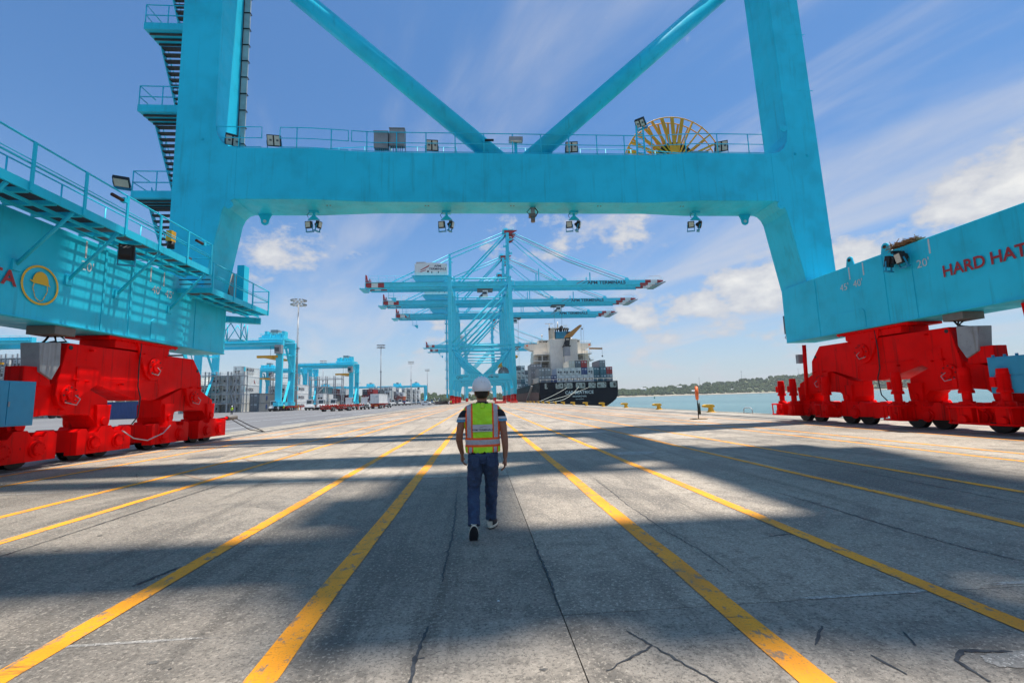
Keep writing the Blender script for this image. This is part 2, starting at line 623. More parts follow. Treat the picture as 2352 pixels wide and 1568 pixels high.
for n in m2.node_tree.nodes:
    if n.bl_idname == 'ShaderNodeMix':
        for i in (6, 7):
            if not n.inputs[i].is_linked:
                c_ = n.inputs[i].default_value
                n.inputs[i].default_value = (c_[0] * 0.14 + 0.20, c_[1] * 0.14 + 0.18, c_[2] * 0.14 + 0.15, 1)
m, nt, b = nodes_of('tar_sealed_crack')
k = NT(nt)
nt.links.new(k.mix(k.ramp(k.noise(20, 3), 0.4, 0.7), (0.022, 0.022, 0.026, 1), (0.07, 0.07, 0.072, 1)), b.inputs['Base Color'])
b.inputs['Roughness'].default_value = 0.6
M['tar'] = m
m, nt, b = nodes_of('teal_water')
k = NT(nt)
col = k.mix(k.ramp(k.noise(0.012, 4, (1, 0.35, 1)), 0.35, 0.7), (0.055, 0.150, 0.155, 1), (0.095, 0.205, 0.205, 1))
nt.links.new(col, b.inputs['Base Color'])
b.inputs['Roughness'].default_value = 0.22
b.inputs['Specular IOR Level'].default_value = 0.35
wv_ = k.math('ADD', k.noise(0.55, 5, (1, 0.45, 1), 0.65, dist=0.4), k.math('MULTIPLY', k.noise(0.12, 3, (0.6, 1, 1)), 1.4))
k.bump(wv_, 1.0, 0.55, b)
M['water'] = m

# ---- ground sheets
EDGE = 20.3
yard = MB()
yard.add([(-9000, -400, -0.006), (-15.6, -400, -0.006), (-15.6, 9000, -0.006), (-9000, 9000, -0.006)], [(0, 1, 2, 3)])
tag(yard.build('yard_pavement', 'asphalt'), kind='structure')
q = MB()
q.box(-15.62, EDGE, -120, 900, -7, -0.03)
M['joint'] = concrete('dark_joint_filler', (0.10, 0.09, 0.08), slab=False)
quay = tag(q.build('quay_apron', 'joint'), kind='structure')
XE = [-12.62, -5.28, 0.57, 6.25, 11.55, 16.55]
YE = [3.5 + 6.32 * i for i in range(-2, 18)]
for i in range(5):
    mes = []
    w = XE[i + 1] - XE[i]
    for mm_ in ('slab', 'slab_old'):
        s = MB()
        s.box(0.004, w - 0.004, 0.004, 6.316, -0.045, 0)
        mes.append(s.mesh('slab', [mm_]))
    for j in range(len(YE) - 1):
        old = (YE[j] < 3 and not (i == 1 and YE[j] < 3 and False)) or (YE[j] < 9 and i in (0, 1)) or (YE[j] < 15 and i in (3,))
        put('slab', mes[1 if old else 0], quay, 0.0, (XE[i], YE[j], random.uniform(-0.003, 0)))
s = MB()
s.box(XE[0], XE[-1], YE[-1] + 0.006, 900, -0.045, 0)
s.box(XE[0], XE[-1], -120, YE[0] - 0.006, -0.045, 0)
tag(s.build('apron_paving', 'apron', quay), kind='structure')
RL, RR = -13.19, 17.29
for nm, a, b_ in (('rail_strip', -15.6, RL - 0.22), ('rail_strip', RL + 0.22, XE[0] - 0.012), ('rail_strip', XE[-1] + 0.012, RR - 0.22), ('quay_edge_strip', RR + 0.22, EDGE - 0.32)):
    s = MB()
    s.box(a, b_, -120, 900, -0.045, 0.002)
    s.build(nm, 'kerb', quay)
s = MB()
s.box(EDGE - 0.30, EDGE + 0.02, -120, 900, -0.5, 0.035)
s.build('edge_coping', 'kerb', quay, 0.02)
for x in (RL, RR):
    s = MB()
    s.box(x - 0.045, x + 0.045, -120, 900, -0.2, 0.02)
    s.build('crane_rail', 'steel', quay, 0.008)
for x in (RL - 1.55, RL + 0.62, RR - 1.05):
    s = MB()
    s.add([(x - 0.04, -100, 0.006), (x + 0.04, -100, 0.006), (x + 0.04, 880, 0.006), (x - 0.04, 880, 0.006)], [(0, 1, 2, 3)])
    s.build('cable_slot', 'tar', quay)


def line(x, w, y0=-20, y1=700, m_='line', z=0.004):
    s = MB()
    ys = [y0]
    while ys[-1] < min(y1, 60):
        ys.append(ys[-1] + 0.5)
    if y1 > 60:
        ys.append(y1)
    vs, fs = [], []
    for i, y in enumerate(ys):
        wob = 0.006 * math.sin(y * 1.3 + x) + random.uniform(-0.004, 0.004)
        vs += [(x - w / 2 + wob, y, z), (x + w / 2 + wob + random.uniform(-0.004, 0.004), y, z)]
    for i in range(len(ys) - 1):
        fs.append((2 * i, 2 * i + 1, 2 * i + 3, 2 * i + 2))
    s.add(vs, fs)
    return s.build('lane_line', m_, quay)


for x, w in ((-1.28, 0.19), (-2.86, 0.17), (-5.83, 0.16), (-7.24, 0.16), (-10.25, 0.15), (-11.9, 0.12), (1.78, 0.19), (3.48, 0.16), (6.0, 0.15), (7.88, 0.15), (11.05, 0.14), (12.25, 0.14), (15.1, 0.12)):
    line(x, w)
for (p, q_) in (((-7.12, 11.86), (-5.92, 10.69)), ((-7.15, 14.77), (-5.87, 13.29)), ((-7.1, 17.13), (-5.8, 15.71))):
    s = MB()
    d = (Vector((*q_, 0)) - Vector((*p, 0))).normalized()
    n_ = Vector((-d.y, d.x, 0)) * 0.045
    P_, Q_ = Vector((*p, 0.004)), Vector((*q_, 0.004))
    s.add([P_ - n_, Q_ - n_, Q_ + n_, P_ + n_], [(0, 1, 2, 3)])
    s.build('hatch_mark', 'line_faded', quay)
# white dashes on the yard road
for i in range(26):
    s = MB()
    y = 20 + i * 12
    s.add([(-18.1, y, 0.003), (-17.95, y, 0.003), (-17.95, y + 6, 0.003), (-18.1, y + 6, 0.003)], [(0, 1, 2, 3)])
    s.build('road_dash', 'white_mark', quay)
for x in (-24, -32):
    s = MB()
    s.add([(x, -20, 0.003), (x + 0.15, -20, 0.003), (x + 0.15, 400, 0.003), (x, 400, 0.003)], [(0, 1, 2, 3)])
    s.build('road_line', 'white_mark', quay)

CR = [([(0.69, 2.79), (1.05, 3.02), (0.95, 3.22)], 0.014), ([(1.05, 3.02), (1.26, 2.61)], 0.014), ([(2.24, 3.11), (2.03, 2.9)], 0.018),
      ([(2.27, 2.76), (2.3, 2.56)], 0.014), ([(3.09, 2.69), (2.82, 2.74), (2.69, 2.65), (2.66, 2.45)], 0.022), ([(2.69, 2.98), (2.61, 2.82)], 0.014),
      ([(2.17, 8.98), (2.1, 6.66), (2.11, 5.42), (2.18, 4.62), (2.17, 4.07)], 0.010), ([(4.58, 7.15), (4.62, 6.43), (4.62, 5.02), (4.67, 4.32), (4.79, 3.96)], 0.016),
      ([(7.23, 8.63), (7.18, 7.64), (7.12, 5.78)], 0.018), ([(-0.41, 8.38), (-0.34, 6.01), (-0.35, 4.24)], 0.020), ([(-0.38, 3.46), (-0.42, 3.07), (-0.41, 2.82), (-0.43, 2.4)], 0.024),
      ([(-0.41, 3.05), (-0.36, 3.06)], 0.01), ([(0.56, 5.2), (0.58, 4.4), (0.57, 3.6)], 0.016), ([(-5.24, 2.5), (-5.26, 5.68), (-5.24, 9.15), (-5.3, 14)], 0.012),
      ([(-3.1, 4.55), (-2.98, 5.0)], 0.03), ([(-9.2, 12.4), (-8.4, 12.2), (-7.9, 11.5)], 0.012), ([(3.1, 5.0), (3.4, 5.05)], 0.02), ([(5.5, 12.5), (5.8, 10.2), (6.0, 8.9)], 0.012)]
for pts, w in CR:
    P_ = []
    for (x0, y0), (x1, y1) in zip(pts[:-1], pts[1:]):
        L = math.hypot(x1 - x0, y1 - y0)
        n = max(3, int(L / 0.035)) if L < 1.2 else max(4, int(L / 0.08))
        for i in range(n):
            t = i / n
            jit = min(0.014, L * 0.02)
            P_.append((x0 + (x1 - x0) * t + random.uniform(-jit, jit), y0 + (y1 - y0) * t + random.uniform(-jit, jit)))
    P_.append(pts[-1])
    s = MB()
    vs, fs = [], []
    for i, (x, y) in enumerate(P_):
        a_ = Vector(P_[min(i + 1, len(P_) - 1)]) - Vector(P_[max(i - 1, 0)])
        a_ = a_.normalized() if a_.length else Vector((0, 1))
        ww = 1.55 * w * random.uniform(0.4, 1.0) * (0.35 + 0.65 * math.sin(math.pi * min(1, (i + 0.3) / len(P_))) ** 0.5) / 2
        vs += [(x - a_.y * ww, y + a_.x * ww, 0.003), (x + a_.y * ww, y - a_.x * ww, 0.003)]
    for i in range(len(P_) - 1):
        fs.append((2 * i, 2 * i + 1, 2 * i + 3, 2 * i + 2))
    s.add(vs, fs)
    s.build('sealed_crack', 'tar', quay)
# repair patches and pale mortar smears at the joints
M['mortar'] = concrete('pale_mortar', (0.46, 0.42, 0.37), slab=False)
M['patch'] = concrete('dark_patch_repair', (0.22, 0.20, 0.18), slab=False)
rgp = random.Random(5)
for (x, y, w, h, m_) in ((2.9, 3.52, 1.1, 0.05, 'mortar'), (1.2, 9.82, 1.4, 0.06, 'mortar'), (3.6, 9.83, 1.0, 0.05, 'mortar'), (-2.4, 3.5, 1.2, 0.035, 'mortar'), (4.4, 3.56, 0.8, 0.06, 'mortar'), (-9.0, 9.84, 2.0, 0.07, 'mortar'), (9.2, 9.8, 2.4, 0.06, 'mortar'),
                         (3.05, 2.62, 0.42, 0.16, 'mortar'), (4.2, 12.6, 1.1, 0.7, 'mortar'), (-3.9, 13.5, 0.9, 0.5, 'mortar'), (-8.6, 15.5, 1.0, 0.8, 'patch'), (9.0, 13.0, 0.7, 0.5, 'patch'), (5.0, 20.5, 1.2, 0.8, 'mortar'), (-4.2, 22, 1.0, 0.7, 'mortar'), (8.5, 26, 1.6, 0.9, 'mortar')):
    P_ = []
    for i in range(22):
        t = 2 * math.pi * i / 22
        c_, s_ = math.cos(t), math.sin(t)
        k_ = rgp.uniform(0.78, 1.1)
        P_.append((x + w / 2 * k_ * math.copysign(abs(c_) ** 0.6, c_), y + h / 2 * k_ * math.copysign(abs(s_) ** 0.6, s_), 0.0016))
    s = MB()
    s.add(P_, [tuple(range(22))])
    s.build('repair_patch', m_, quay)
m, nt, b = nodes_of('oil_stain')
k = NT(nt)
nt.links.new(k.mix(k.ramp(k.noise(9, 5, rough=0.7), 0.35, 0.65), (0.05, 0.045, 0.04, 1), (0.17, 0.15, 0.125, 1)), b.inputs['Base Color'])
b.inputs['Roughness'].default_value = 0.55
M['oil'] = m
for i in range(34):
    x, y = rgp.uniform(-9, 9), 2.7 + rgp.random() ** 1.6 * 18
    r_ = rgp.uniform(0.008, 0.03)
    P_ = []
    for q_ in range(12):
        t = 2 * math.pi * q_ / 12
        k_ = rgp.uniform(0.55, 1.2)
        P_.append((x + r_ * 1.6 * k_ * math.cos(t), y + r_ * k_ * math.sin(t), 0.0022))
    s = MB()
    s.add(P_, [tuple(range(12))])
    s.build('oil_spot', 'oil', quay)
# loose pebble on the paving
s = MB()
s.ball((0.12, 3.78, 0.008), 0.011, 8, 5, sq=(1, 1, 0.6))
tag(s.build('pebble', 'white_mark'), 'tiny pale pebble lying on the dark concrete near the photographer', 'pebble')

# ---- water
s = MB()
s.add([(EDGE - 1, -3000, -2.6), (9000, -3000, -2.6), (9000, 9000, -2.6), (EDGE - 1, 9000, -2.6)], [(0, 1, 2, 3)])
tag(s.build('sea_water', 'water'), kind='structure')

# ---- far shore: terrain strip and the wood that covers it
def shore(az):
    if az < 13:
        return 1150.0
    return 1500 + max(0, az - 15) * 30 if az > 15 else 1150 + (az - 13) * 175


def ridge(az):
    pts = [(-75, 22), (-30, 21), (-3, 19), (12, 16), (17, 15), (22, 20), (27, 26), (33, 36), (40, 41), (50, 40), (65, 34), (90, 30)]
    for (a, h), (b, g) in zip(pts[:-1], pts[1:]):
        if a <= az <= b:
            t = (az - a) / (b - a)
            px = h + (g - h) * t
            px += 1.3 * math.sin(az * 1.9) + 0.8 * math.sin(az * 4.7 + 1)
            return px / 1056 * shore(az)
    return 25


m, nt, b = nodes_of('woodland_foliage')
k = NT(nt)
col = k.mix(k.ramp(k.noise(0.035, 4), 0.35, 0.65), (0.030, 0.058, 0.020, 1), (0.075, 0.10, 0.030, 1))
col = k.mix(k.ramp(k.noise(0.11, 4), 0.45, 0.7), col, (0.022, 0.045, 0.022, 1))
nt.links.new(col, b.inputs['Base Color'])
b.inputs['Roughness'].default_value = 0.9
b.inputs['Specular IOR Level'].default_value = 0.1
k.bump(k.noise(0.5, 5, rough=0.8), 1.0, 2.0, b)
M['wood'] = m
M['shoregrass'] = mat('shore_scrub', (0.10, 0.12, 0.05), 0.9, var=0.3, vscale=0.02)
M['sand'] = mat('pale_beach', (0.34, 0.29, 0.22), 0.9, var=0.2, vscale=0.05)
s = MB()
az = [a * 1.0 for a in range(-75, 91)]
prof = [(0.0, -3.2), (0.004, 0.4), (0.03, 2.0), (0.22, 1.0), (0.5, 0.9), (1.2, 0.5)]
rows = []
for a in az:
    r0, h = shore(a), ridge(a)
    row = []
    for i, (t, z_) in enumerate(prof):
        r_ = r0 + t * 900
        zz = z_ if i < 3 else h * z_ * 0.86 - 4
        row.append((r_ * math.sin(R(a)), r_ * math.cos(R(a)), zz))
    rows.append(row)
n = len(prof)
vs = [v for row in rows for v in row]
for i in range(len(az) - 1):
    for j in range(n - 1):
        s.add([], [])
        s.f.append([i * n + j, (i + 1) * n + j, (i + 1) * n + j + 1, i * n + j + 1])
        s.mi.append(0 if j < 2 else 1)
        s.sm.append(True)
s.v = vs
tag(s.build('far_shore_hills', ['sand', 'shoregrass']), kind='structure')
s = MB()
rng = random.Random(11)
seg, rg = 6, 4
for i in range(5600):
    a = rng.uniform(13, 60) if i < 4000 else rng.uniform(-60, 13.5)
    t = rng.random() ** 0.9
    r_ = shore(a) + 14 + t * 195
    h = ridge(a)
    zt = 2 + (h * 0.86 - 6) * min(1, (t * 195 + 14 - 27) / 171) if t * 195 + 14 > 27 else 1.5
    size = rng.uniform(3.5, 7.5) * (1.25 if t > 0.9 else 1)
    c = (r_ * math.sin(R(a)), r_ * math.cos(R(a)), max(zt, 1) + size * 0.55)
    rings = []
    for u in range(rg + 1):
        th = math.pi * u / rg
        rr = max(math.sin(th), 0.05)
        rings.append([(c[0] + size * rr * math.cos(2 * math.pi * w_ / seg) * rng.uniform(.7, 1.25), c[1] + size * rr * math.sin(2 * math.pi * w_ / seg) * rng.uniform(.7, 1.25), c[2] - size * 0.85 * math.cos(th) * rng.uniform(.8, 1.2)) for w_ in range(seg)])
    s.loft(rings, 0, True, False)
tag(s.build('far_woodland', 'wood'), 'dense green woodland covering the hills across the water', 'woodland', kind='stuff')
# a few pale roofs and radio masts among the trees
for i, (a, t, z_) in enumerate(((29.5, 60, 6), (24, 150, 22), (20, 140, 17), (25.6, 40, 4))):
    r_ = shore(a) + t
    e = empty('hillside_house', (r_ * math.sin(R(a)), r_ * math.cos(R(a)), z_), R(-a))
    s = MB()
    s.box(-9, 9, -5, 5, 0, 9)
    s.build('wall', 'white', e)
    s = MB()
    s.prism([(-5.6, 9), (5.6, 9), (0, 12)], 'x', -9.6, 9.6)
    s.build('roof', 'galv', e)
    tag(e, ['long pale roofed house low among the trees near the right shore', 'small pale house high on the wooded hill', 'pale house among trees near the ship', 'white house near the beach below the hill'][i], 'house', 'houses on the far shore')
for i, (a, h) in enumerate(((26.2, 62), (30.6, 78), (36.0, 66))):
    r_ = shore(a) + 190
    s = MB()
    z0 = ridge(a) * 0.8
    s.tube((0, 0, 0), (0, 0, h * 0.55), 1.0, 6, 0.35)
    s.box(-1.5, 1.5, -1.5, 1.5, h * 0.47, h * 0.52)
    o = s.build('radio_mast', 'galv', None, 0, (r_ * math.sin(R(a)), r_ * math.cos(R(a)), z0))
    tag(o, ['short thin radio mast on the left of the wooded hilltop', 'taller thin radio mast in the middle of the hilltop', 'thin radio mast on the hilltop nearest the red bogies'][i], 'mast', 'radio masts on the hill')
# green channel buoy
e = empty('channel_buoy', (215.5, 557, -2.6))
s = MB(); s.tube((0, 0, -0.2), (0, 0, 0.5), 1.1, 12)
s.build('float', mat('buoy_green', (0.01, 0.16, 0.12), 0.5), e)
s = MB(); s.tube((0, 0, 0.5), (0, 0, 3.2), 0.75, 8, 0.15)
s.build('tower', bpy.data.materials['buoy_green'], e)
tag(e, 'small green channel buoy floating off the quay', 'buoy')

# ================================================================== QUAY CRANES
FY = 10.6           # leg frames at +-FY from the crane's centre
GX = 15.24          # half gauge


def leg_poly(side):
    z_top = 58.0
    p = [(16.25, 7.0), (16.25, z_top), (14.45, z_top), (14.45, 15.1), (14.36, 14.6), (14.15, 14.2), (13.85, 13.98), (13.4, 13.9), (13.4, 11.3),
         (13.62, 11.22), (13.82, 11.0), (13.95, 10.7), (14.6, 7.0)]
    if side < 0:
        return [(-x, z) for x, z in p]
    return [(x - lean(z), z) for x, z in p]


def lean(z):
    return 0.030 * max(0, z - 14.6)


def round_lug(y, z, r, a0, a1, n=8):
    return circle(y, z, r, n, a0, a1)


def bogie(root, s, cy, mir, near, B, motors):
    """one eight-wheel corner: main equaliser (the part) with its equalisers, trucks and wheels (sub-parts).
    s: -1 landside, +1 waterside; mir: +1/-1 along the rail"""
    x0 = s * GX

    def Y(d):
        return cy + mir * d
    # main equaliser, profile along the rail measured from its pin
    prof = [(-3.72, 3.66), (-3.95, 2.5), (-3.98, 2.05), (-3.86, 1.75), (-3.6, 1.6), (-3.32, 1.66), (-3.12, 1.9), (-2.98, 2.44), (-2.75, 2.46), (-0.85, 1.92), (0.15, 1.90),
            (1.8, 2.42), (2.2, 2.40), (2.32, 1.9), (2.52, 1.66), (2.78, 1.6), (3.02, 1.72), (3.16, 2.0), (3.28, 2.3), (3.2, 3.0), (2.58, 3.70)]
    main = MB()
    main.prism([(Y(a), z) for a, z in prof], 'x', x0 - 0.58, x0 + 0.58)
    bog = main.build('bogie', 'red', root, B)
    # saddle under the sill with its cheek plates and pin
    sd = MB()
    sd.box(x0 - 0.72, x0 + 0.72, min(Y(-2.35), Y(1.25)), max(Y(-2.35), Y(1.25)), 4.0, 4.095)
    sd.box(x0 - 0.60, x0 + 0.60, min(Y(-1.9), Y(0.9)), max(Y(-1.9), Y(0.9)), 3.73, 4.0)
    for sg in (-1, 1):
        a = x0 + sg * 0.583
        b_ = x0 + sg * 0.67
        sd.prism([(Y(-0.95), 4.0), (Y(-0.55), 3.05)] + [(Y(0.5 * math.cos(t)), 3.15 + 0.5 * math.sin(t)) for t in [R(200 + 14 * i) for i in range(11)]] + [(Y(0.62), 3.4), (Y(0.85), 4.0)], 'x', a, b_)
    sd.build('saddle', 'red', bog, B)
    if near:
        bm_ = MB()
        bm_.tube((0, 0, 0), (0, 0, -0.05), 0.028, 6)
        bme_ = bm_.mesh('bolt', ['red'])
        for q_ in range(13):
            put('bolt', bme_, bog, 0, (x0 - s * 0.66, Y(-2.25 + q_ * 0.285), 4.0))
        bm_ = MB()
        bm_.tube((0, 0, 0), (-s * 0.03, 0, 0), 0.022, 6)
        bme_ = bm_.mesh('bolt', ['wheel'])
        for (d, z, r) in ((0.0, 3.15, 0.36), (-3.55, 2.05, 0.30), (2.72, 2.02, 0.28)):
            for q_ in range(8):
                t = 2 * math.pi * q_ / 8
                put('bolt', bme_, bog, 0, (x0 - s * ((0.67 if d == 0 else 0.583) + 0.058), Y(d) + r * 0.8 * math.cos(t), z + r * 0.8 * math.sin(t)))
    for (d, z, r) in ((0.0, 3.15, 0.36), (-3.55, 2.05, 0.30), (2.72, 2.02, 0.28)):
        for sg in (-1, 1):
            if not near and sg * s > 0:
                continue
            pn = MB()
            off = 0.67 if d == 0 else 0.583
            pn.tube((x0 + sg * off, Y(d), z), (x0 + sg * (off + 0.06), Y(d), z), r, 24)
            pn.tube((x0 + sg * (off + 0.06), Y(d), z), (x0 + sg * (off + 0.12), Y(d), z), r * 0.5, 20)
            pn.build('pivot_pin', 'red', bog, B * 0.4)
    if near:
        for d, z0, z1 in ((-3.35, 1.9, 3.3),):      # stiffener plate, lifting stubs, drain holes
            st = MB()
            st.prism([(Y(d), z0), (Y(d + 0.95), z0 + 0.6), (Y(d + 0.95), z0 + 0.85), (Y(d + 0.75), z0 + 1.02), (Y(d), z1 - 0.35)], 'x', x0 - s * 0.583, x0 - s * 0.61)
            st.build('stiffener', 'red', bog, 0.006)
        for d, z in ((-0.6, 3.62), (0.62, 3.62), (-3.4, 2.52), (-3.0, 2.5), (-1.6, 2.45), (2.4, 2.45), (3.0, 2.45), (-2.9, 3.5)):
            st = MB()
            st.tube((x0 - s * 0.56, Y(d), z), (x0 - s * 0.74, Y(d), z), 0.035, 8)
            st.build('lifting_stub', 'red', bog)
        for d, z in ((-3.62, 3.52), (2.9, 3.2)):
            st = MB()
            st.tube((x0 - s * 0.581, Y(d), z), (x0 - s * 0.595, Y(d), z), 0.07, 12)
            st.build('drain_hole', 'black', bog)
        xx = x0 - s * 0.66
        pp = MB()
        pp.pipe([(xx, Y(-2.3), 2.62), (xx, Y(-1.9), 2.60), (xx, Y(0.2), 2.60), (xx, Y(0.32), 2.5), (xx, Y(0.32), 2.0)], 0.014, 6)
        pp.build('grease_line', 'red', bog)
        pp = MB()
        pp.pipe([(xx, Y(-0.75), 4.0), (xx, Y(-0.8), 3.2), (xx, Y(-0.78), 2.4), (xx, Y(-0.62), 2.0), (xx - s * 0.05, Y(-0.75), 1.3), (xx, Y(-0.95), 1.05)], 0.022, 6)
        pp.build('hose', 'black', bog)
        for (d, z) in ((-3.55, 2.05), (2.72, 2.02), (0, 3.15)):
            pp = MB()
            pp.pipe([(xx - s * 0.12, Y(d), z), (xx - s * 0.16, Y(d + 0.14), z - 0.12), (xx - s * 0.14, Y(d + 0.05), z - 0.3), (xx - s * 0.05, Y(d - 0.25), z - 0.22)], 0.014, 6)
            pp.build('hose', 'galv', bog)
    # two equalisers
    for c in (-3.55, 2.72):
        half = 1.47
        ep = [(-1.85, 1.92), (-0.62, 2.40), (0.62, 2.40), (1.72, 1.92), (1.76, 1.25), (1.66, 1.02), (1.47, 0.93), (1.28, 1.0), (1.17, 1.25), (0.98, 1.42),
              (0.4, 1.46), (-0.6, 1.46), (-0.98, 1.42), (-1.17, 1.25), (-1.28, 1.0), (-1.47, 0.93), (-1.68, 1.02), (-1.8, 1.25)]
        e = MB()
        e.prism([(Y(c + a), z) for a, z in ep], 'x', x0 - 0.44, x0 + 0.44)
        e.build('equaliser', 'red', bog, B)
        for sg in (-1, 1):
            for d in (-half, half):
                lg = MB()
                lg.prism([(Y(c + d + 0.26 * math.cos(t)), 1.2 + 0.26 * math.sin(t)) for t in [R(180 + 18 * i) for i in range(11)]] + [(Y(c + d + 0.3), 1.75), (Y(c + d - 0.3), 1.75)], 'x', x0 + sg * 0.443, x0 + sg * 0.54)
                lg.tube((x0 + sg * 0.54, Y(c + d), 1.2), (x0 + sg * 0.62, Y(c + d), 1.2), 0.14, 16)
                if near or sg * s < 0:
                    lg.build('equaliser_lug', 'red', bog, B * 0.5)
        for d in (-half, half):
            t0 = c + d
            # wheel truck: two side plates with raised shoulders, a cross body, end buffers
            tk = MB()
            zb_ = 0.36 if motors else 0.20
            sp = [(-1.12, zb_), (-1.12, 0.92), (-1.0, 1.0), (-0.8, 1.0), (-0.7, 0.86), (-0.34, 0.86), (-0.2, 1.06), (0.2, 1.06), (0.34, 0.86), (0.7, 0.86), (0.8, 1.0), (1.0, 1.0), (1.12, 0.92), (1.12, zb_)]
            for sg in (-1, 1):
                tk.prism([(Y(t0 + a), z) for a, z in sp], 'x', x0 + sg * 0.30, x0 + sg * 0.66)
            tk.box(x0 - 0.30, x0 + 0.30, min(Y(t0 - 1.10), Y(t0 - 1.0)), max(Y(t0 - 1.10), Y(t0 - 1.0)), 0.30, 0.98)
            tk.box(x0 - 0.30, x0 + 0.30, min(Y(t0 + 1.0), Y(t0 + 1.10)), max(Y(t0 + 1.0), Y(t0 + 1.10)), 0.30, 0.98)
            tk.box(x0 - 0.30, x0 + 0.30, Y(t0) - 0.12, Y(t0) + 0.12, 0.35, 1.1)
            if near:
                for a in (-0.5, 0.5):
                    for sg in (-1, 1):
                        xb = x0 + sg * 0.66
                        tk.tube((xb, Y(t0 + a), 0.53), (xb + sg * 0.05, Y(t0 + a), 0.53), 0.25, 24)
                        tk.tube((xb + sg * 0.05, Y(t0 + a), 0.53), (xb + sg * 0.11, Y(t0 + a), 0.53), 0.19, 20)
                        for kk in range(8):
                            t = 2 * math.pi * kk / 8
                            tk.tube((xb + sg * 0.11, Y(t0 + a) + 0.15 * math.cos(t), 0.53 + 0.15 * math.sin(t)), (xb + sg * 0.135, Y(t0 + a) + 0.15 * math.cos(t), 0.53 + 0.15 * math.sin(t)), 0.025, 6)
            tk.build('wheel_truck', 'red', bog, B * 0.7)
            for a in (-0.5, 0.5):
                w = MB()
                w.tube((x0 - 0.09, Y(t0 + a), 0.385), (x0 + 0.09, Y(t0 + a), 0.385), 0.365, 24)
                w.tube((x0 - 0.13, Y(t0 + a), 0.385), (x0 - 0.09, Y(t0 + a), 0.385), 0.40, 24)
                w.tube((x0 + 0.09, Y(t0 + a), 0.385), (x0 + 0.13, Y(t0 + a), 0.385), 0.40, 24)
                w.build('wheel', 'wheel', bog)
            if motors and near:
                MP = {(-3.55, -1): (-0.45, 0.72), (-3.55, 1): (0.35,), (2.72, -1): (0.75,), (2.72, 1): (0.1, 1.05)}[(c, -1 if d < 0 else 1)]
                for a in MP:
                    mo = MB()
                    xm = x0 - s * 0.93
                    ym = Y(t0 + a)
                    hgt = 2.12 + 0.1 * math.sin(t0 * 5 + a)
                    mo.box(min(x0 - s * 0.67, xm - s * 0.2), max(x0 - s * 0.67, xm - s * 0.2), ym - 0.24, ym + 0.24, 0.3, 0.92)
                    mo.tube((xm, ym, 0.92), (xm, ym, 1.05), 0.20, 16)
                    mo.tube((xm, ym, 1.05), (xm, ym, 1.32), 0.13, 16)
                    mo.tube((xm, ym, 1.32), (xm, ym, 1.42), 0.21, 16)
                    for zz in range(7):
                        mo.tube((xm, ym, 1.42 + zz * 0.07), (xm, ym, 1.46 + zz * 0.07), 0.19, 16)
                        mo.tube((xm, ym, 1.46 + zz * 0.07), (xm, ym, 1.49 + zz * 0.07), 0.165, 16)
                    mo.tube((xm, ym, 1.91), (xm, ym, hgt), 0.17, 16, 0.15)
                    mo.box(xm - 0.1, xm + 0.1, ym + mir * 0.18, ym + mir * 0.34, 1.5, 1.82)
                    mo.tube((xm - s * 0.2, ym, 0.45), (xm - s * 0.32, ym, 0.45), 0.15, 14)
                    mo.tube((xm - s * 0.1, ym, 1.1), (xm - s * 0.1, Y(t0 + a * 0.2), 0.75), 0.06, 8)
                    mo.box(xm - 0.02, xm + 0.02, ym - 0.06, ym + 0.06, 1.55, 1.6, 1)
                    mo.build('drive_motor', ['red', 'galv'], bog, 0.008)
                gr = MB()
                xg = x0 - s * 1.3
                g0, g1 = MP[0] - 0.42, MP[-1] + 0.42
                for z in (0.34, 0.88):
                    gr.pipe([(x0 - s * 0.66, Y(t0 + g0), z), (xg + s * 0.06, Y(t0 + g0), z), (xg, Y(t0 + g0 + 0.06), z), (xg, Y(t0 + g1 - 0.06), z), (xg + s * 0.06, Y(t0 + g1), z), (x0 - s * 0.66, Y(t0 + g1), z)], 0.035, 8)
                for a in (g0 + 0.1, (g0 + g1) / 2, g1 - 0.1):
                    gr.tube((xg, Y(t0 + a), 0.34), (xg, Y(t0 + a), 0.88), 0.03, 8)
                gr.build('guard_rail', 'red', bog)
    if near:
        for d, sg in ((-3.55 - 1.47 - 1.12, -1), (2.72 + 1.47 + 1.12, 1)):
            bf = MB()
            bf.box(x0 - 0.16, x0 + 0.16, min(Y(d), Y(d + sg * 0.22)), max(Y(d), Y(d + sg * 0.22)), 0.55, 0.85)
            bf.build('buffer', 'red', bog, 0.01)
    return bog


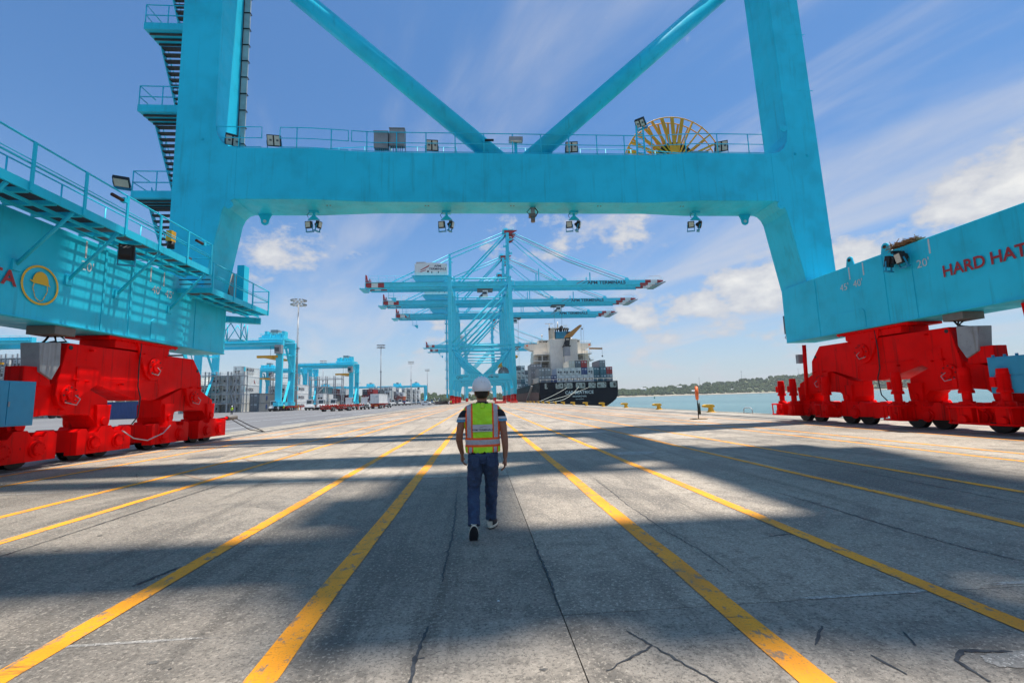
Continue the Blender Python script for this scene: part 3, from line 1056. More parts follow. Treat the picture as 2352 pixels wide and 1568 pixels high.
def crane(loc, near, num, boom_deg=0.0, trolley=2.0):
    root = empty('quay_crane', loc)
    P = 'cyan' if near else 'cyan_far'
    B = 0.02 if near else 0.0
    NS = 24 if near else 10
    # sills
    for s in (-1, 1):
        a = MB()
        a.box(s * GX - 0.8, s * GX + 0.8, -11.35, 11.35, 4.1, 7.0)
        sill = a.build('sill_beam', P, root, B)
        if near:
            xi = s * GX - s * 0.8
            for y in (-8.9, -5.1, 3.9, 5.1, 8.9):
                st = MB()
                st.box(min(xi, xi - s * 0.02), max(xi, xi - s * 0.02), y - 0.04, y + 0.04, 4.16, 6.9)
                st.build('seam_plate', P, sill)
            st = MB()
            st.box(min(xi, xi - s * 0.05), max(xi, xi - s * 0.05), -11.3, 11.3, 4.12, 4.15)
            st.build('bottom_flange', P, sill)
            hp = MB()
            ys, ye, zb, zt = 6.2, 8.1, 4.2, 5.0
            hp.prism([(ys, zb), (ye, zb), (ye, zt - 0.12), (ye - 0.12, zt), (ys + 0.12, zt), (ys, zt - 0.12)], 'x', xi - s * 0.001, xi - s * 0.022)
            hp.build('access_hatch', P, sill, 0.006)
            for y in (4.9, 6.7, -2.0):
                ey = MB()
                ey.prism([(y - 0.22, 7.0), (y - 0.16, 7.22)] + circle(y, 7.24, 0.16, 8, math.pi, 0) + [(y + 0.16, 7.22), (y + 0.22, 7.0)], 'x', xi + s * 0.02, xi + s * 0.07)
                ey.tube((xi - s * 0.01, y, 7.24), (xi + s * 0.09, y, 7.24), 0.07, 12, mi=1)
                ey.build('lifting_eye', [P, 'black'], sill)
        for mir in (-1, 1):
            bogie(root, s, mir * 6.75, mir, near, B, s > 0)
    # leg frames
    for fy in (-FY, FY):
        for s in (-1, 1):
            l_ = MB()
            l_.prism(leg_poly(s), 'y', fy - 1.0, fy + 1.0)
            leg = l_.build('leg', P, root, B)
            if near and fy > 0:
                for z in (9.2, 17.5, 20.8, 24.1):
                    w_ = MB()
                    x_a, x_b = (14.48 if z > 11 else 14.25), 16.22
                    dx_ = lean(z) if s > 0 else 0
                    w_.box(min(s * x_a, s * x_b) - dx_, max(s * x_a, s * x_b) - dx_, fy - 1.005, fy - 0.98, z - 0.012, z + 0.012)
                    w_.build('weld_seam', P, leg)
            if near and fy > 0:
                for (x, z) in ((-13.62, 11.0), (-15.0, 14.3)) if s < 0 else ((13.65, 11.05), (14.2, 15.3), (14.75, 13.9), (15.4, 13.8)):
                    dt = MB()
                    dt.tube((x, fy - 1.0, z), (x, fy - 1.05, z), 0.2 if abs(x) < 14.3 else 0.07, 18)
                    dt.tube((x, fy - 1.05, z), (x, fy - 1.07, z), 0.08 if abs(x) < 14.3 else 0.04, 12)
                    dt.build('lug_boss', P, leg, 0.006)
                if s < 0:
                    cl = MB()
                    lx = -14.45 + 0.02
                    for z in range(16, 44):
                        cl.bar((lx + 0.2, fy + 0.92, z * 0.95), (lx + 0.2, fy + 1.15, z * 0.95), 0.34, 0.03, 1)
                    cl.box(lx, lx + 0.02, fy + 0.95, fy + 1.1, 14.2, 44, 0)
                    cl.box(lx + 0.03, lx + 0.34, fy + 0.98, fy + 1.06, 14.2, 44, 2)
                    cl.build('cable_ladder', ['black', 'black', 'galv'], leg)
        pb = MB()
        pl = [(-13.4, -1.0), (-10.1, -1.0), (-7.2, -0.72), (7.0, -0.72), (9.4, -1.0), (13.4, -1.0)]
        pl += [(x, -y) for x, y in pl[::-1]]
        pb.prism([(x, fy + y) for x, y in pl], 'z', 11.3, 13.9)
        beam = pb.build('portal_beam', P, root, B)
        if near and fy > 0:
            for x in (-12.2, -10.1, -7.2, -2.4, 3.1, 7.0, 9.4, 11.2):
                w_ = MB()
                yy = fy - (1.0 if x < -10 or x > 9.3 else 0.72) - 0.006
                w_.box(x - 0.012, x + 0.012, yy, yy + 0.02, 11.32, 13.88)
                w_.build('weld_seam', P, beam)
            for x in (-9.4, -4.6, -0.3, 4.2, 8.6):
                w_ = MB()
                w_.box(x - 0.012, x + 0.012, fy - 0.70, fy + 0.70, 11.292, 11.31)
                w_.build('weld_seam', P, beam)
                for q_ in (-0.35, -0.2):
                    w_ = MB()
                    w_.tube((x + 0.4 + q_, fy - 0.3, 11.29), (x + 0.4 + q_, fy - 0.3, 11.31), 0.045, 10)
                    w_.build('drain_hole', 'greydk', beam)
            for s in (-1, 1):
                lg = MB()
                xx = s * 12.8
                lg.prism([(xx - 0.35, 11.3), (xx - 0.22, 11.05)] + circle(xx, 10.92, 0.2, 8, math.pi, 2 * math.pi) + [(xx + 0.22, 11.05), (xx + 0.35, 11.3)], 'y', fy + 0.80, fy + 0.86)
                lg.tube((xx, fy + 0.78, 10.92), (xx, fy + 0.88, 10.92), 0.08, 14, mi=1)
                lg.build('pad_eye', [P, 'white'], beam)
        for s in (-1, 1):
            t = MB()
            t.tube((s * 0.55, fy, 13.7), (s * 14.45 - (lean(26) if s > 0 else 0), fy, 25.9), 0.48, NS)
            t.build('diagonal_brace', P, root)
            gs = MB()
            gs.prism([(s * 0.15, 13.9), (s * 1.9, 13.9), (s * 2.05, 14.35)] + [(s * 0.9, 14.2)], 'y', fy - 0.05, fy + 0.05)
            gs.build('gusset', P, root)
        t = MB()
        t.tube((-14.45, fy, 27.7), (14.45 - lean(27), fy, 27.7), 0.4, NS)
        t.build('cross_tube', P, root)
        t = MB()
        t.tube((-14.45, fy, 29.2), (14.45 - lean(57), fy, 57.6), 0.5, NS)
        t.build('diagonal_brace', P, root)
        t = MB()
        t.tube((-14.5, fy, 60.8), (13.1, fy, 60.8), 0.34, 10)
        t.build('cross_tube', P, root)
        for x in (-15.35, 13.9):
            t = MB()
            t.box(x - 0.8, x + 0.8, fy - 0.9, fy + 0.9, 58.0, 61.4)
            t.box(x - 1.1, x + 1.1, fy - 1.2, fy + 1.2, 61.4, 61.6)
            t.build('leg_head', P, root)
    for x in (-15.35, 13.9):
        t = MB()
        t.box(x - 0.75, x + 0.75, -FY + 0.95, FY - 0.95, 56.0, 58.2)
        t.build('tie_beam', P, root)
    t = MB()
    t.tube((-15.35, -FY + 1, 27.7), (-15.35, FY - 1, 27.7), 0.4, 10)
    t.build('cross_tube', P, root)
    # girders with red and white ends
    for gy in (-3.65, 3.65):
        g_ = MB()
        g_.box(-48, 17, gy - 0.75, gy + 0.75, 58.5, 61.0)
        for x0, x1, mi in ((-57, -54.2, 1), (-54.2, -51, 2), (-51, -48, 1)):
            g_.box(x0, x1, gy - 0.76, gy + 0.76, 58.5, 61.0, mi)
        g_.box(-56, 17, gy + (0.25 if gy < 0 else -0.55), gy + (0.55 if gy < 0 else -0.25), 57.6, 58.5, 0)
        g_.build('girder', [P, 'red_mark', 'white'], root)
        r_ = MB()
        ya = gy + (-1.7 if gy < 0 else 1.7)
        if not near or gy > 0:
            r_.box(-57, 16, min(gy + math.copysign(0.75, gy), ya), max(gy + math.copysign(0.75, gy), ya), 60.6, 60.7)
        for z in (61.25, 61.8):
            r_.tube((-57, ya, z), (16, ya, z), 0.04, 4)
        for i in range(25):
            r_.tube((-57 + i * 3.04, ya, 60.7), (-57 + i * 3.04, ya, 61.8), 0.04, 4)
        r_.build('girder_walkway', P, root)
    t = MB()
    t.box(-57.4, -56.4, -4.4, 4.4, 58.3, 60.6)
    t.box(-60, -57.2, -4.6, 4.6, 57.6, 58.0)
    for y in (-4.5, 0, 4.5):
        t.tube((-59.9, y, 58.0), (-59.9, y, 59.2), 0.05, 4)
    t.tube((-59.9, -4.5, 59.2), (-59.9, 4.5, 59.2), 0.05, 4)
    t.build('end_platform', P, root)
    for ya in (-4.4, 3.2):
        t = MB()
        t.prism([(-57.2, 61.0), (-55.2, 61.0), (-56.2, 62.6), (-56.6, 64.6), (-57.2, 64.8)], 'y', ya, ya + 1.2)
        t.build('end_stop', 'red_mark', root)
    t = MB()
    for z, r in ((62.7, 0.06), (64.1, 0.06)):
        t.tube((-55, -4.4, z), (-34, -4.4, z), r, 4)
    for i in range(6):
        t.tube((-55 + i * 4.2, -4.4, 61), (-55 + i * 4.2, -4.4, 64.1), 0.07, 4)
    t.build('festoon_rail', P, root)
    t = MB()
    t.tube((-46, -3.6, 57.6), (-46, -3.6, 53), 0.1, 4)
    t.tube((-43.5, -3.6, 57.6), (-43.5, -3.6, 52.2), 0.1, 4)
    t.box(-46.2, -42.3, -4.2, -2.6, 53.0, 53.15)
    t.prism([(-45, 53), (-42.4, 53), (-42.4, 51.2), (-43.4, 51.2)], 'y', -4.1, -2.7)
    t.tube((-46.2, -4.2, 54.2), (-42.3, -4.2, 54.2), 0.05, 4)
    t.build('hanging_platform', P, root)
    # boom
    bo = empty('boom', (17.2, 0, 60.2))
    bo.parent = root
    L = 77.4
    for gy in (-3.65, 3.65):
        g_ = MB()
        g_.box(0.1, L - 9.6, gy - 0.75, gy + 0.75, -1.7, 0.8)
        g_.box(L - 9.6, L - 6.6, gy - 0.76, gy + 0.76, -0.75, 0.8, 1)
        g_.box(L - 12.4, L - 8.2, gy - 0.77, gy + 0.77, -1.72, -0.75, 1)
        g_.box(L - 8.2, L - 4.5, gy - 0.76, gy + 0.76, -1.7, -0.75, 2)
        g_.box(L - 6.6, L - 3.2, gy - 0.76, gy + 0.76, -0.75, 0.8, 2)
        g_.prism([(L - 3.2, -0.9), (L - 3.2, 0.75), (L, 0.55), (L, 0.0)], 'y', gy - 0.75, gy + 0.75, 1)
        g_.box(0.1, L - 12, gy + (0.25 if gy < 0 else -0.55), gy + (0.55 if gy < 0 else -0.25), -2.6, -1.7, 0)
        g_.build('boom_girder', [P, 'red_mark', 'white'], bo)
        r_ = MB()
        ya = gy + (-0.7 if gy < 0 else 0.7)
        for z in (1.4, 1.95):
            r_.tube((1, ya, z), (L, ya, z), 0.035, 4)
        for i in range(26):
            r_.tube((1 + i * 3.05, ya, 0.8), (1 + i * 3.05, ya, 1.95), 0.035, 4)
        for x in (25.6, 58.3):
            r_.prism([(x - 1.6, 0.8), (x + 1.6, 0.8), (x + 0.6, 2.2), (x - 0.4, 2.3)], 'y', gy - 0.2, gy + 0.2)
        for x, h in ((11.0, 5.2), (12.4, 7.2), (37, 2.6), (39.0, 5.0)):
            if gy < 0:
                r_.box(x - 0.22, x + 0.22, gy - 0.4, gy + 0.4, 0.8, h)
        r_.build('boom_railing', P, bo)
    for x in (3, 20, 40, 58, L - 1):
        t = MB()
        t.box(x - 0.4, x + 0.4, -2.95, 2.95, -0.2, 0.6)
        t.build('boom_cross_beam', P, bo)
    t = MB()
    t.prism([(L - 6, -2.3), (L - 2.2, -2.3), (L + 1.4, -0.4), (L + 1.4, 0.1)], 'y', -4.2, 4.2)
    t.tube((L - 7, -3.6, 2.9), (L - 1.2, -3.6, 3.0), 0.09, 4)
    t.tube((L - 1.2, -3.6, 0.8), (L - 1.2, -3.6, 3.0), 0.09, 4)
    t.build('boom_tip_platform', 'grey', bo)
    if not near:
        text("APM TERMINALS", 'navy', bo, (37.4, -4.47, -1.22), RX, 1.62, wid=1.18, bold=0.035)
        for i in range(2):
            t = MB()
            x = 31.5 + i * 3
            t.prism([(x, -1.0), (x + 0.5, -1.0), (x + 4.2, 0.75), (x + 3.6, 0.75)], 'y', -4.46, -4.42)
            t.build('logo_stripe', 'red_mark' if i == 0 else 'navy', bo)
    bo.rotation_euler = (0, -R(boom_deg), 0)
    # machinery house
    mh = MB()
    cp = [(-33.1, -3.6), (-32.6, -4.3), (-17.6, -4.3), (-17.0, -3.6), (-17.0, 3.6), (-17.6, 4.3), (-32.6, 4.3), (-33.1, 3.6)]
    mh.prism(cp, 'z', 64.2, 70.3)
    mh.prism([(-33.1, 70.3), (-25, 70.9), (-17.0, 70.3)], 'y', -4.28, 4.28)
    house = mh.build('machinery_house', 'white', root)
    t = MB()
    t.prism([(-34, 64.2), (-16.2, 64.2), (-18.5, 61.2), (-32.5, 61.2)], 'y', -4.0, 4.0)
    t.box(-34.4, -16, -5.2, 5.2, 64.0, 64.2)
    t.build('house_platform', P, house)
    t = MB()
    t.tube((-34.3, -5.15, 65.2), (-16, -5.15, 65.2), 0.045, 4)
    for i in range(10):
        t.tube((-34.3 + i * 2.03, -5.15, 64.2), (-34.3 + i * 2.03, -5.15, 65.2), 0.045, 4)
    t.build('house_railing', P, house)
    t = MB()
    for i in range(4):
        t.box(-32.4 + i * 1.25, -31.3 + i * 1.25, -3.2, -1.2, 70.5, 71.6)
    t.box(-32.6, -27.4, -3.4, -1.0, 70.35, 70.5)
    t.build('air_conditioner', 'grey', house)
    for x, w, z in ((-26.4, 0.9, 66.3), (-24.5, 0.5, 65.9), (-21.2, 0.5, 65.9)):
        t = MB()
        t.box(x - w / 2, x + w / 2, -4.34, -4.28, z - 0.45, z + 0.45)
        t.build('house_window', 'glass', house)
    if not near:
        text("APM", 'navy', house, (-21.6, -4.36, 68.6), RX, 1.05, wid=1.2, bold=0.03, align='CENTER')
        text("TERMINALS", 'navy', house, (-21.6, -4.36, 67.1), RX, 1.05, wid=1.12, bold=0.03, align='CENTER')
        t = MB()
        t.prism([(-30.5, 66.9), (-29.7, 66.9), (-25.7, 69.7), (-25.9, 68.9)], 'y', -4.36, -4.32)
        t.build('logo_stripe', 'red_mark', house)
        t = MB()
        t.prism([(-30.8, 65.9), (-29.9, 65.9), (-27.2, 67.4), (-27.6, 66.9)], 'y', -4.36, -4.32)
        t.build('logo_stripe', 'red_mark', house)
    # mast and stays
    AX, AZ = 14.2, 88.0
    for y in (-3.4, 3.4):
        t = MB()
        t.bar((13.9, y, 61.0), (AX, y * 0.75, AZ - 1), 1.35, 1.2)
        t.build('mast_column', P, root)
    t = MB()
    for i in range(6):
        z = 64.5 + i * 3.7
        sg = 1 if i % 2 else -1
        t.box(14.0 + sg * 0.6, 14.0 + sg * 2.3, -4.6, -2.5, z, z + 0.22)
        for xx in (0.7, 2.05):
            t.tube((14.0 + sg * xx, -4.55, z), (14.0 + sg * xx, -4.55, z + 1.1), 0.08, 4)
        t.tube((14.0 + sg * 0.7, -4.55, z + 1.1), (14.0 + sg * 2.05, -4.55, z + 1.1), 0.08, 4)
        if i < 5:
            t.bar((14.0 + sg * 1.4, -4.0, z), (14.0 - sg * 1.4, -4.0, z + 3.7), 0.6, 0.25)
    t.build('mast_stair', P, root)
    t = MB()
    if near:
        t.box(12.9, 15.2, -3.4, 3.4, AZ + 0.3, AZ + 0.5)
    else:
        t.box(11.6, 17.4, -3.4, 3.4, AZ + 0.3, AZ + 0.5)
    t.prism([(12.6, AZ - 1.4), (16.0, AZ - 1.6), (19.2, AZ + 0.2), (19.2, AZ + 0.4), (12.6, AZ + 0.3)], 'y', -2.9, -2.4, 1)
    t.prism([(12.6, AZ - 1.4), (16.0, AZ - 1.6), (19.2, AZ + 0.2), (19.2, AZ + 0.4), (12.6, AZ + 0.3)], 'y', 2.4, 2.9, 1)
    t.prism([(15.0, AZ - 4.6), (16.4, AZ - 4.4), (18.0, AZ - 2.8), (15.0, AZ - 2.6)], 'y', -2.9, -2.4, 1)
    t.prism([(15.0, AZ - 4.6), (16.4, AZ - 4.4), (18.0, AZ - 2.8), (15.0, AZ - 2.6)], 'y', 2.4, 2.9, 1)
    for x in (11.7, 13.6, 15.5, 17.3):
        t.tube((x, -3.3, AZ + 0.5), (x, -3.3, AZ + 1.7), 0.05, 4)
    t.tube((11.7, -3.3, AZ + 1.7), (17.3, -3.3, AZ + 1.7), 0.05, 4)
    t.tube((11.7, -3.3, AZ + 1.1), (17.3, -3.3, AZ + 1.1), 0.04, 4)
    t.box(12.4, 14.6, -1, 1, AZ + 0.5, AZ + 2.0)
    t.build('mast_head', [P, 'red_mark'], root)
    for y in (-1, 1):
        t = MB(); t.tube((13.2, y * 2.6, AZ - 1.2), (-11.2, y * 3.65, 61.0), 0.42, 10)
        t.build('back_leg', P, root)
        t = MB(); t.tube((12.6, y * 2.7, AZ - 0.6), (-15.6, y * 3.3, 75.3), 0.30, 8)
        t.tube((-15.6, y * 3.3, 75.3), (-44.5, y * 3.65, 61.0), 0.30, 8)
        t.build('back_stay', P, root)
        t = MB(); t.box(-16.1, -15.1, y * 3.3 - 0.35, y * 3.3 + 0.35, 61.6, 75.6)
        t.box(-16.6, -14.4, y * 3.3 - 0.7, y * 3.3 + 0.7, 73.3, 73.5)
        t.build('stay_post', P, root)
        if boom_deg < 5:
            for i, (x, z) in enumerate(((42.8, 62.2), (75.5, 62.3))):
                t = MB()
                A, E_ = Vector((16.2, y * 2.65, AZ - (3.4 if i == 0 else 0.6))), Vector((x, y * 3.65, z))
                mid = []
                for q_ in range(9):
                    p_ = A.lerp(E_, q_ / 8)
                    p_.z -= (0.9 if i else 0.5) * math.sin(math.pi * q_ / 8)
                    mid.append(p_)
                t.pipe(mid, 0.2, 6)
                t.build('fore_stay', P, root)
            for i in range(3):
                t = MB()
                t.pipe([(16.5, y * 1.2 + i * 0.3, AZ), (45, y * 1.5 + i * 0.3, 73.2), (75.5, y * 1.9 + i * 0.3, 61.6)], 0.05, 4)
                t.build('hoist_rope', 'greydk', root)
    # trolley and driver's cab
    t = MB()
    hw = 1.9 if near else 4
    t.box(trolley - hw, trolley + hw, -3.2, 3.2, 56.9, 57.8)
    tr = t.build('trolley', 'greydk', root)
    t = MB()
    t.box(trolley - 1.2, trolley + 1.4, -3.4, -1.4, 53.6, 56.6)
    t.build('driver_cab', 'white', tr)
    t = MB()
    t.box(trolley - 1.24, trolley + 0.9, -3.44, -1.36, 54.5, 55.9)
    t.prism([(trolley - 3.2, 53.4), (trolley - 1.2, 53.6), (trolley - 1.2, 55.2)], 'y', -3.2, -1.6)
    t.build('cab_window', 'glass', tr)
    # stair tower beside the landside leg
    for i in range(11):
        z = 2.95 + 4.45 * (i + 1)
        if near and (z < 7 or z > 34):
            continue
        t = MB()
        if near:
            t.box(-18.5, -16.27, FY - 0.35, FY + 0.8, z - 0.22, z - 0.02)
            t.box(-18.5, -18.44, FY - 0.36, FY + 0.81, z - 0.02, z + 0.12)
            t.box(-18.5, -16.27, FY - 0.40, FY - 0.35, z - 0.24, z + 0.12)
            for yy in (FY - 0.1, FY + 0.25, FY + 0.6):
                t.box(-18.4, -16.3, yy - 0.03, yy + 0.03, z - 0.32, z - 0.22, 1)
        else:
            t.box(-17.9, -16.27, -FY - 0.9, -FY + 1.2, z - 0.12, z)
        pl_ = t.build('landing', [P, 'grating'], root)
        h = MB()
        fy = FY - 0.37 if near else -FY - 0.85
        xo = -18.46 if near else -17.85
        rr = 0.028 if near else 0.05
        for zz in (0.55, 1.12):
            h.pipe([(-16.3, fy, z + zz), (xo, fy, z + zz), (xo, fy + 1.1, z + zz)], rr, 6)
        for xx in (-16.6, (xo - 16.3) / 2, xo):
            h.tube((xx, fy, z), (xx, fy, z + 1.12), rr, 6)
        h.build('handrail', P, pl_)
        if near:
            fl = MB()
            for sg in (-18.40, -17.30):
                fl = MB()
                fl.bar((sg, FY + 0.8, z - 0.15), (sg, FY + 3.1, z - 4.3), 0.05, 0.24)
                fl.build('stair_stringer', P, pl_)
            for sg in (-18.40, -17.30):
                hr = MB()
                hr.tube((sg, FY + 0.8, z + 0.85), (sg, FY + 3.1, z - 3.3), 0.025, 6)
                for q_ in range(4):
                    hr.tube((sg, FY + 0.8 + 0.77 * q_, z - 0.1 - 1.38 * q_), (sg, FY + 0.8 + 0.77 * q_, z + 0.85 - 1.38 * q_), 0.022, 6)
                hr.build('stair_rail', P, pl_)
            td = MB()
            td.box(-18.37, -17.33, -0.13, 0.13, -0.03, 0.03)
            tm = td.mesh('tread', ['grating'])
            for q_ in range(16):
                put('tread', tm, pl_, 0, (0, FY + 0.88 + 0.142 * q_, z - 0.3 - 0.255 * q_))
        elif i < 10:
            fl = MB()
            fl.bar((-17.0, -FY - 0.3, z - 4.4), (-17.0, -FY + 1.0, z - 0.2), 0.7, 0.12)
            fl.tube((-17.5, -FY - 0.3, z - 3.4), (-17.5, -FY + 1.0, z + 0.9), 0.05, 4)
            fl.build('stair_flight', P, pl_)
    return root

# ------------------------------------------------------------------ the crane we stand under
CX, CYN = 2.05, 12.0
near = crane((CX, CYN, 0), True, None, boom_deg=80, trolley=15.4)
tag(near, 'huge turquoise gantry crane with red wheeled bogies straddling the quay overhead', 'crane', 'turquoise quay cranes')
LX = lambda X: X - CX
LY = lambda Y: Y - CYN


def kids(root, name):
    return [o for o in root.children if o.name.split('.')[0] == name]


sills = kids(near, 'sill_beam')
sillL, sillR = sills[0], sills[1]
beam_far = kids(near, 'portal_beam')[1]
xR = GX - 0.8
xL = -GX + 0.8
E_ = 0.008
text("HARD", 'red_mark', sillR, (xR - 0.03, LY(14.75), 5.40), RXM, 0.40, bold=0.03, wid=0.90)
text("HAT", 'red_mark', sillR, (xR - 0.03, LY(13.22), 5.40), RXM, 0.40, bold=0.03, wid=0.90)
for s_, y in (("20'", 15.66), ("40'", 18.62), ("45'", 19.36)):
    text(s_, 'white_mark', sillR, (xR - 0.012, LY(y), 5.98), RXM, 0.30)
    text(s_, 'white_mark', sillL, (xL + 0.012, LY(y - 0.5 if s_ != "20'" else y - 0.72), 5.98), RXP, 0.30)
text("T", 'red_mark', sillL, (xL + 0.03, LY(12.27), 4.93), RXP, 0.40, bold=0.035)
text("A", 'red_mark', sillL, (xL + 0.03, LY(12.62), 4.93), RXP, 0.40, bold=0.035)
for y in (15.1, 18.02, 18.76):
    for sl, x_, sg in ((sillR, xR, -1), (sillL, xL, 1)):
        a = MB()
        a.box(min(x_ + sg * 0.004, x_ + sg * 0.008), max(x_ + sg * 0.004, x_ + sg * 0.008), LY(y) - 0.03, LY(y) + 0.03, 6.38, 6.93)
        a.build('position_mark', 'white_mark', sl)
# hard-hat sign: ring, helmet, line of a face
def ring2d(r0, r1, n=40):
    return [(r0 * math.cos(2 * math.pi * i / n), r0 * math.sin(2 * math.pi * i / n)) for i in range(n)], [(r1 * math.cos(2 * math.pi * i / n), r1 * math.sin(2 * math.pi * i / n)) for i in range(n)]


icy, icz = LY(13.68), 5.13
a = MB()
o_, i_ = ring2d(0.565, 0.505)
n = len(o_)
a.add([(xL + 0.032, icy + u, icz + v) for u, v in o_] + [(xL + 0.032, icy + u, icz + v) for u, v in i_], [(k_, (k_ + 1) % n, n + (k_ + 1) % n, n + k_) for k_ in range(n)])
hp = [(-0.30, 0.10), (0.30, 0.06), (0.30, 0.0), (0.255, 0.02), (0.2, 0.02), (-0.2, 0.02), (-0.27, 0.06)]
hat = [(-0.24, 0.09)] + [(0.24 * math.cos(R(t)), 0.09 + 0.30 * math.sin(R(t))) for t in range(170, 9, -16)] + [(0.24, 0.09), (0.31, 0.01), (0.25, 0.03), (-0.2, 0.03), (-0.31, 0.07), (-0.31, 0.10)]
a.add([(xL + 0.032, icy + u, icz + v) for u, v in hat], [tuple(range(len(hat)))])
face = [(-0.19, 0.02), (-0.22, -0.12), (-0.17, -0.24), (-0.13, -0.36), (0.0, -0.46), (0.10, -0.42), (0.17, -0.27), (0.22, -0.15), (0.21, 0.02)]
for (u0, v0), (u1, v1) in zip(face[:-1], face[1:]):
    d = Vector((u1 - u0, v1 - v0)).normalized() * 0.012
    e0, e1 = (u0 - d.x, v0 - d.y), (u1 + d.x, v1 + d.y)
    a.add([(xL + 0.032, icy + e0[0] - d.y, icz + e0[1] + d.x), (xL + 0.032, icy + e1[0] - d.y, icz + e1[1] + d.x), (xL + 0.032, icy + e1[0] + d.y, icz + e1[1] - d.x), (xL + 0.032, icy + e0[0] + d.y, icz + e0[1] - d.x)], [(0, 1, 2, 3)])
tag(a.build('hard_hat_sign', 'yellow_icon', sillL), 'yellow ring with a head in a hard hat painted on the beam')


def floodlight(parent, loc, yaw, tilt, w=0.62, h=0.5, name='floodlight', twin=True, m_='black'):
    a = MB()
    a.box(-w / 2, w / 2, -0.06, 0.12, -h / 2, h / 2)
    a.prism([(0.12, -h / 2 + 0.05), (0.12, h / 2 - 0.05), (0.24, h / 2 - 0.14), (0.24, -h / 2 + 0.14)], 'x', -w / 2 + 0.06, w / 2 - 0.06)
    for sg in (-1, 1):
        a.bar((sg * (w / 2 + 0.02), 0.0, 0.0), (sg * (w / 2 + 0.02), 0.05, -h / 2 - 0.16), 0.03, 0.05, 1)
    a.box(-w / 2 - 0.03, w / 2 + 0.03, -0.02, 0.14, -h / 2 - 0.2, -h / 2 - 0.15, 1)
    o = a.build(name, [m_, 'cyan_dark'], parent)
    o.location = loc
    o.rotation_euler = (tilt, 0, yaw)
    l_ = MB()
    if twin:
        for sg in (-1, 1):
            l_.box(sg * w / 4 - w / 4 + 0.035, sg * w / 4 + w / 4 - 0.035, -0.085, -0.06, -h / 2 + 0.04, h / 2 - 0.04)
            l_.box(sg * w / 4 - 0.03, sg * w / 4 + 0.07, -0.1, -0.085, -0.03, 0.05, 1)
    else:
        l_.box(-w / 2 + 0.04, w / 2 - 0.04, -0.085, -0.06, -h / 2 + 0.04, h / 2 - 0.04)
    l_.build('lens', ['lamp', 'greydk'], o)
    return o


# lights, boxes and railing on the portal beam
zb = 13.9
yf = FY - 0.55
for X, yw in ((-11.75, R(30)), (-9.8, R(8)), (-2.15, R(4)), (5.05, R(-6)), (13.0, R(-22))):
    floodlight(beam_far, (LX(X), yf + (0.15 if abs(X - 1) < 8 else -0.1), zb + 0.56), yw, R(22) if X > -11 else R(48), 0.62, 0.52)
a = MB()
a.box(LX(2.05), LX(2.2), yf, yf + 0.12, zb, zb + 0.72)
a.box(LX(1.78), LX(2.48), yf - 0.15, yf + 0.15, zb + 0.72, zb + 0.93, 1)
a.tube((LX(1.85), yf - 0.1, zb + 0.70), (LX(2.42), yf - 0.1, zb + 0.70), 0.06, 8, mi=2)
a.build('work_lamp', ['cyan', 'grey', 'lamp'], beam_far)
a = MB()
a.tube((LX(0.55), yf, zb + 0.8), (LX(1.0), yf, zb + 0.8), 0.06, 8)
a.box(LX(0.4), LX(0.55), yf - 0.08, yf + 0.08, zb + 0.72, zb + 0.9, 1)
a.build('camera_unit', ['black', 'cyan'], beam_far)
for x0, x1, z1, z0 in ((-5.02, -4.32, 1.18, 0.32), (-4.25, -3.5, 1.36, 0.46)):
    a = MB()
    a.box(LX(x0), LX(x1), yf, yf + 0.3, zb + z0, zb + z1)
    a.box(LX(x0) + 0.03, LX(x1) - 0.03, yf - 0.015, yf, zb + z0 + 0.04, zb + z1 - 0.04)
    a.box(LX(x0) - 0.02, LX(x1) + 0.02, yf - 0.05, yf + 0.34, zb + z1, zb + z1 + 0.03)
    for k_ in range(7):
        xx = LX(x0) + 0.1 + k_ * 0.09
        a.tube((xx, yf + 0.1, zb), (xx, yf + 0.1, zb + z0), 0.016, 5, mi=1)
    for xx in (LX(x0), LX(x1)):
        a.box(xx - 0.02, xx + 0.02, yf + 0.28, yf + 0.32, zb, zb + z1)
    a.build('junction_box', ['grey', 'black'], beam_far, 0.006)


def front_y(x):
    ax = x
    if ax < -10.1 or ax > 9.4:
        return FY - 0.95
    if ax < -7.2:
        t = (ax + 10.1) / 2.9
        return FY - 0.95 + 0.28 * t
    if ax > 7.0:
        return FY - 0.67 - 0.28 * (ax - 7.0) / 2.4
    return FY - 0.67


def railing(parent, xs, gaps=(), h=1.08, yo=0.0, fy=front_y, name='guard_rail'):
    """each stretch of railing runs between two closed ends"""
    x0, x1 = xs
    a = MB()
    n = max(2, int((x1 - x0) / 0.5))
    P_ = [x0 + (x1 - x0) * i / n for i in range(n + 1)]
    top = [(x0, fy(x0) + yo, zb + 0.5)] + [(x, fy(x) + yo, zb + h) for x in P_] + [(x1, fy(x1) + yo, zb + 0.5)]
    a.pipe(top, 0.024, 6)
    a.pipe([(x, fy(x) + yo, zb + 0.52) for x in P_], 0.02, 6)
    a.pipe([(x, fy(x) + yo, zb + 0.06) for x in P_], 0.02, 6)
    o = a.build(name, 'cyan', parent)
    m_ = max(1, round((x1 - x0) / 1.45))
    pm = MB()
    pm.tube((0, 0, zb), (0, 0, zb + h), 0.028, 6)
    me = pm.mesh('rail_post', ['cyan'])
    for i in range(m_):
        x = x0 + (x1 - x0) * (i + 0.5) / m_
        put('rail_post', me, o, 0, (x, fy(x) + yo, 0))
    return o


for xs in ((-14.4, -12.3), (-11.45, -8.25), (-8.1, 7.9), (8.05, 13.1)):
    railing(beam_far, xs)
for xs in ((-14.0, -3.0), (-1.4, 1.4), (3.0, 12.9)):
    railing(beam_far, xs, fy=lambda x: 2 * FY - front_y(x))
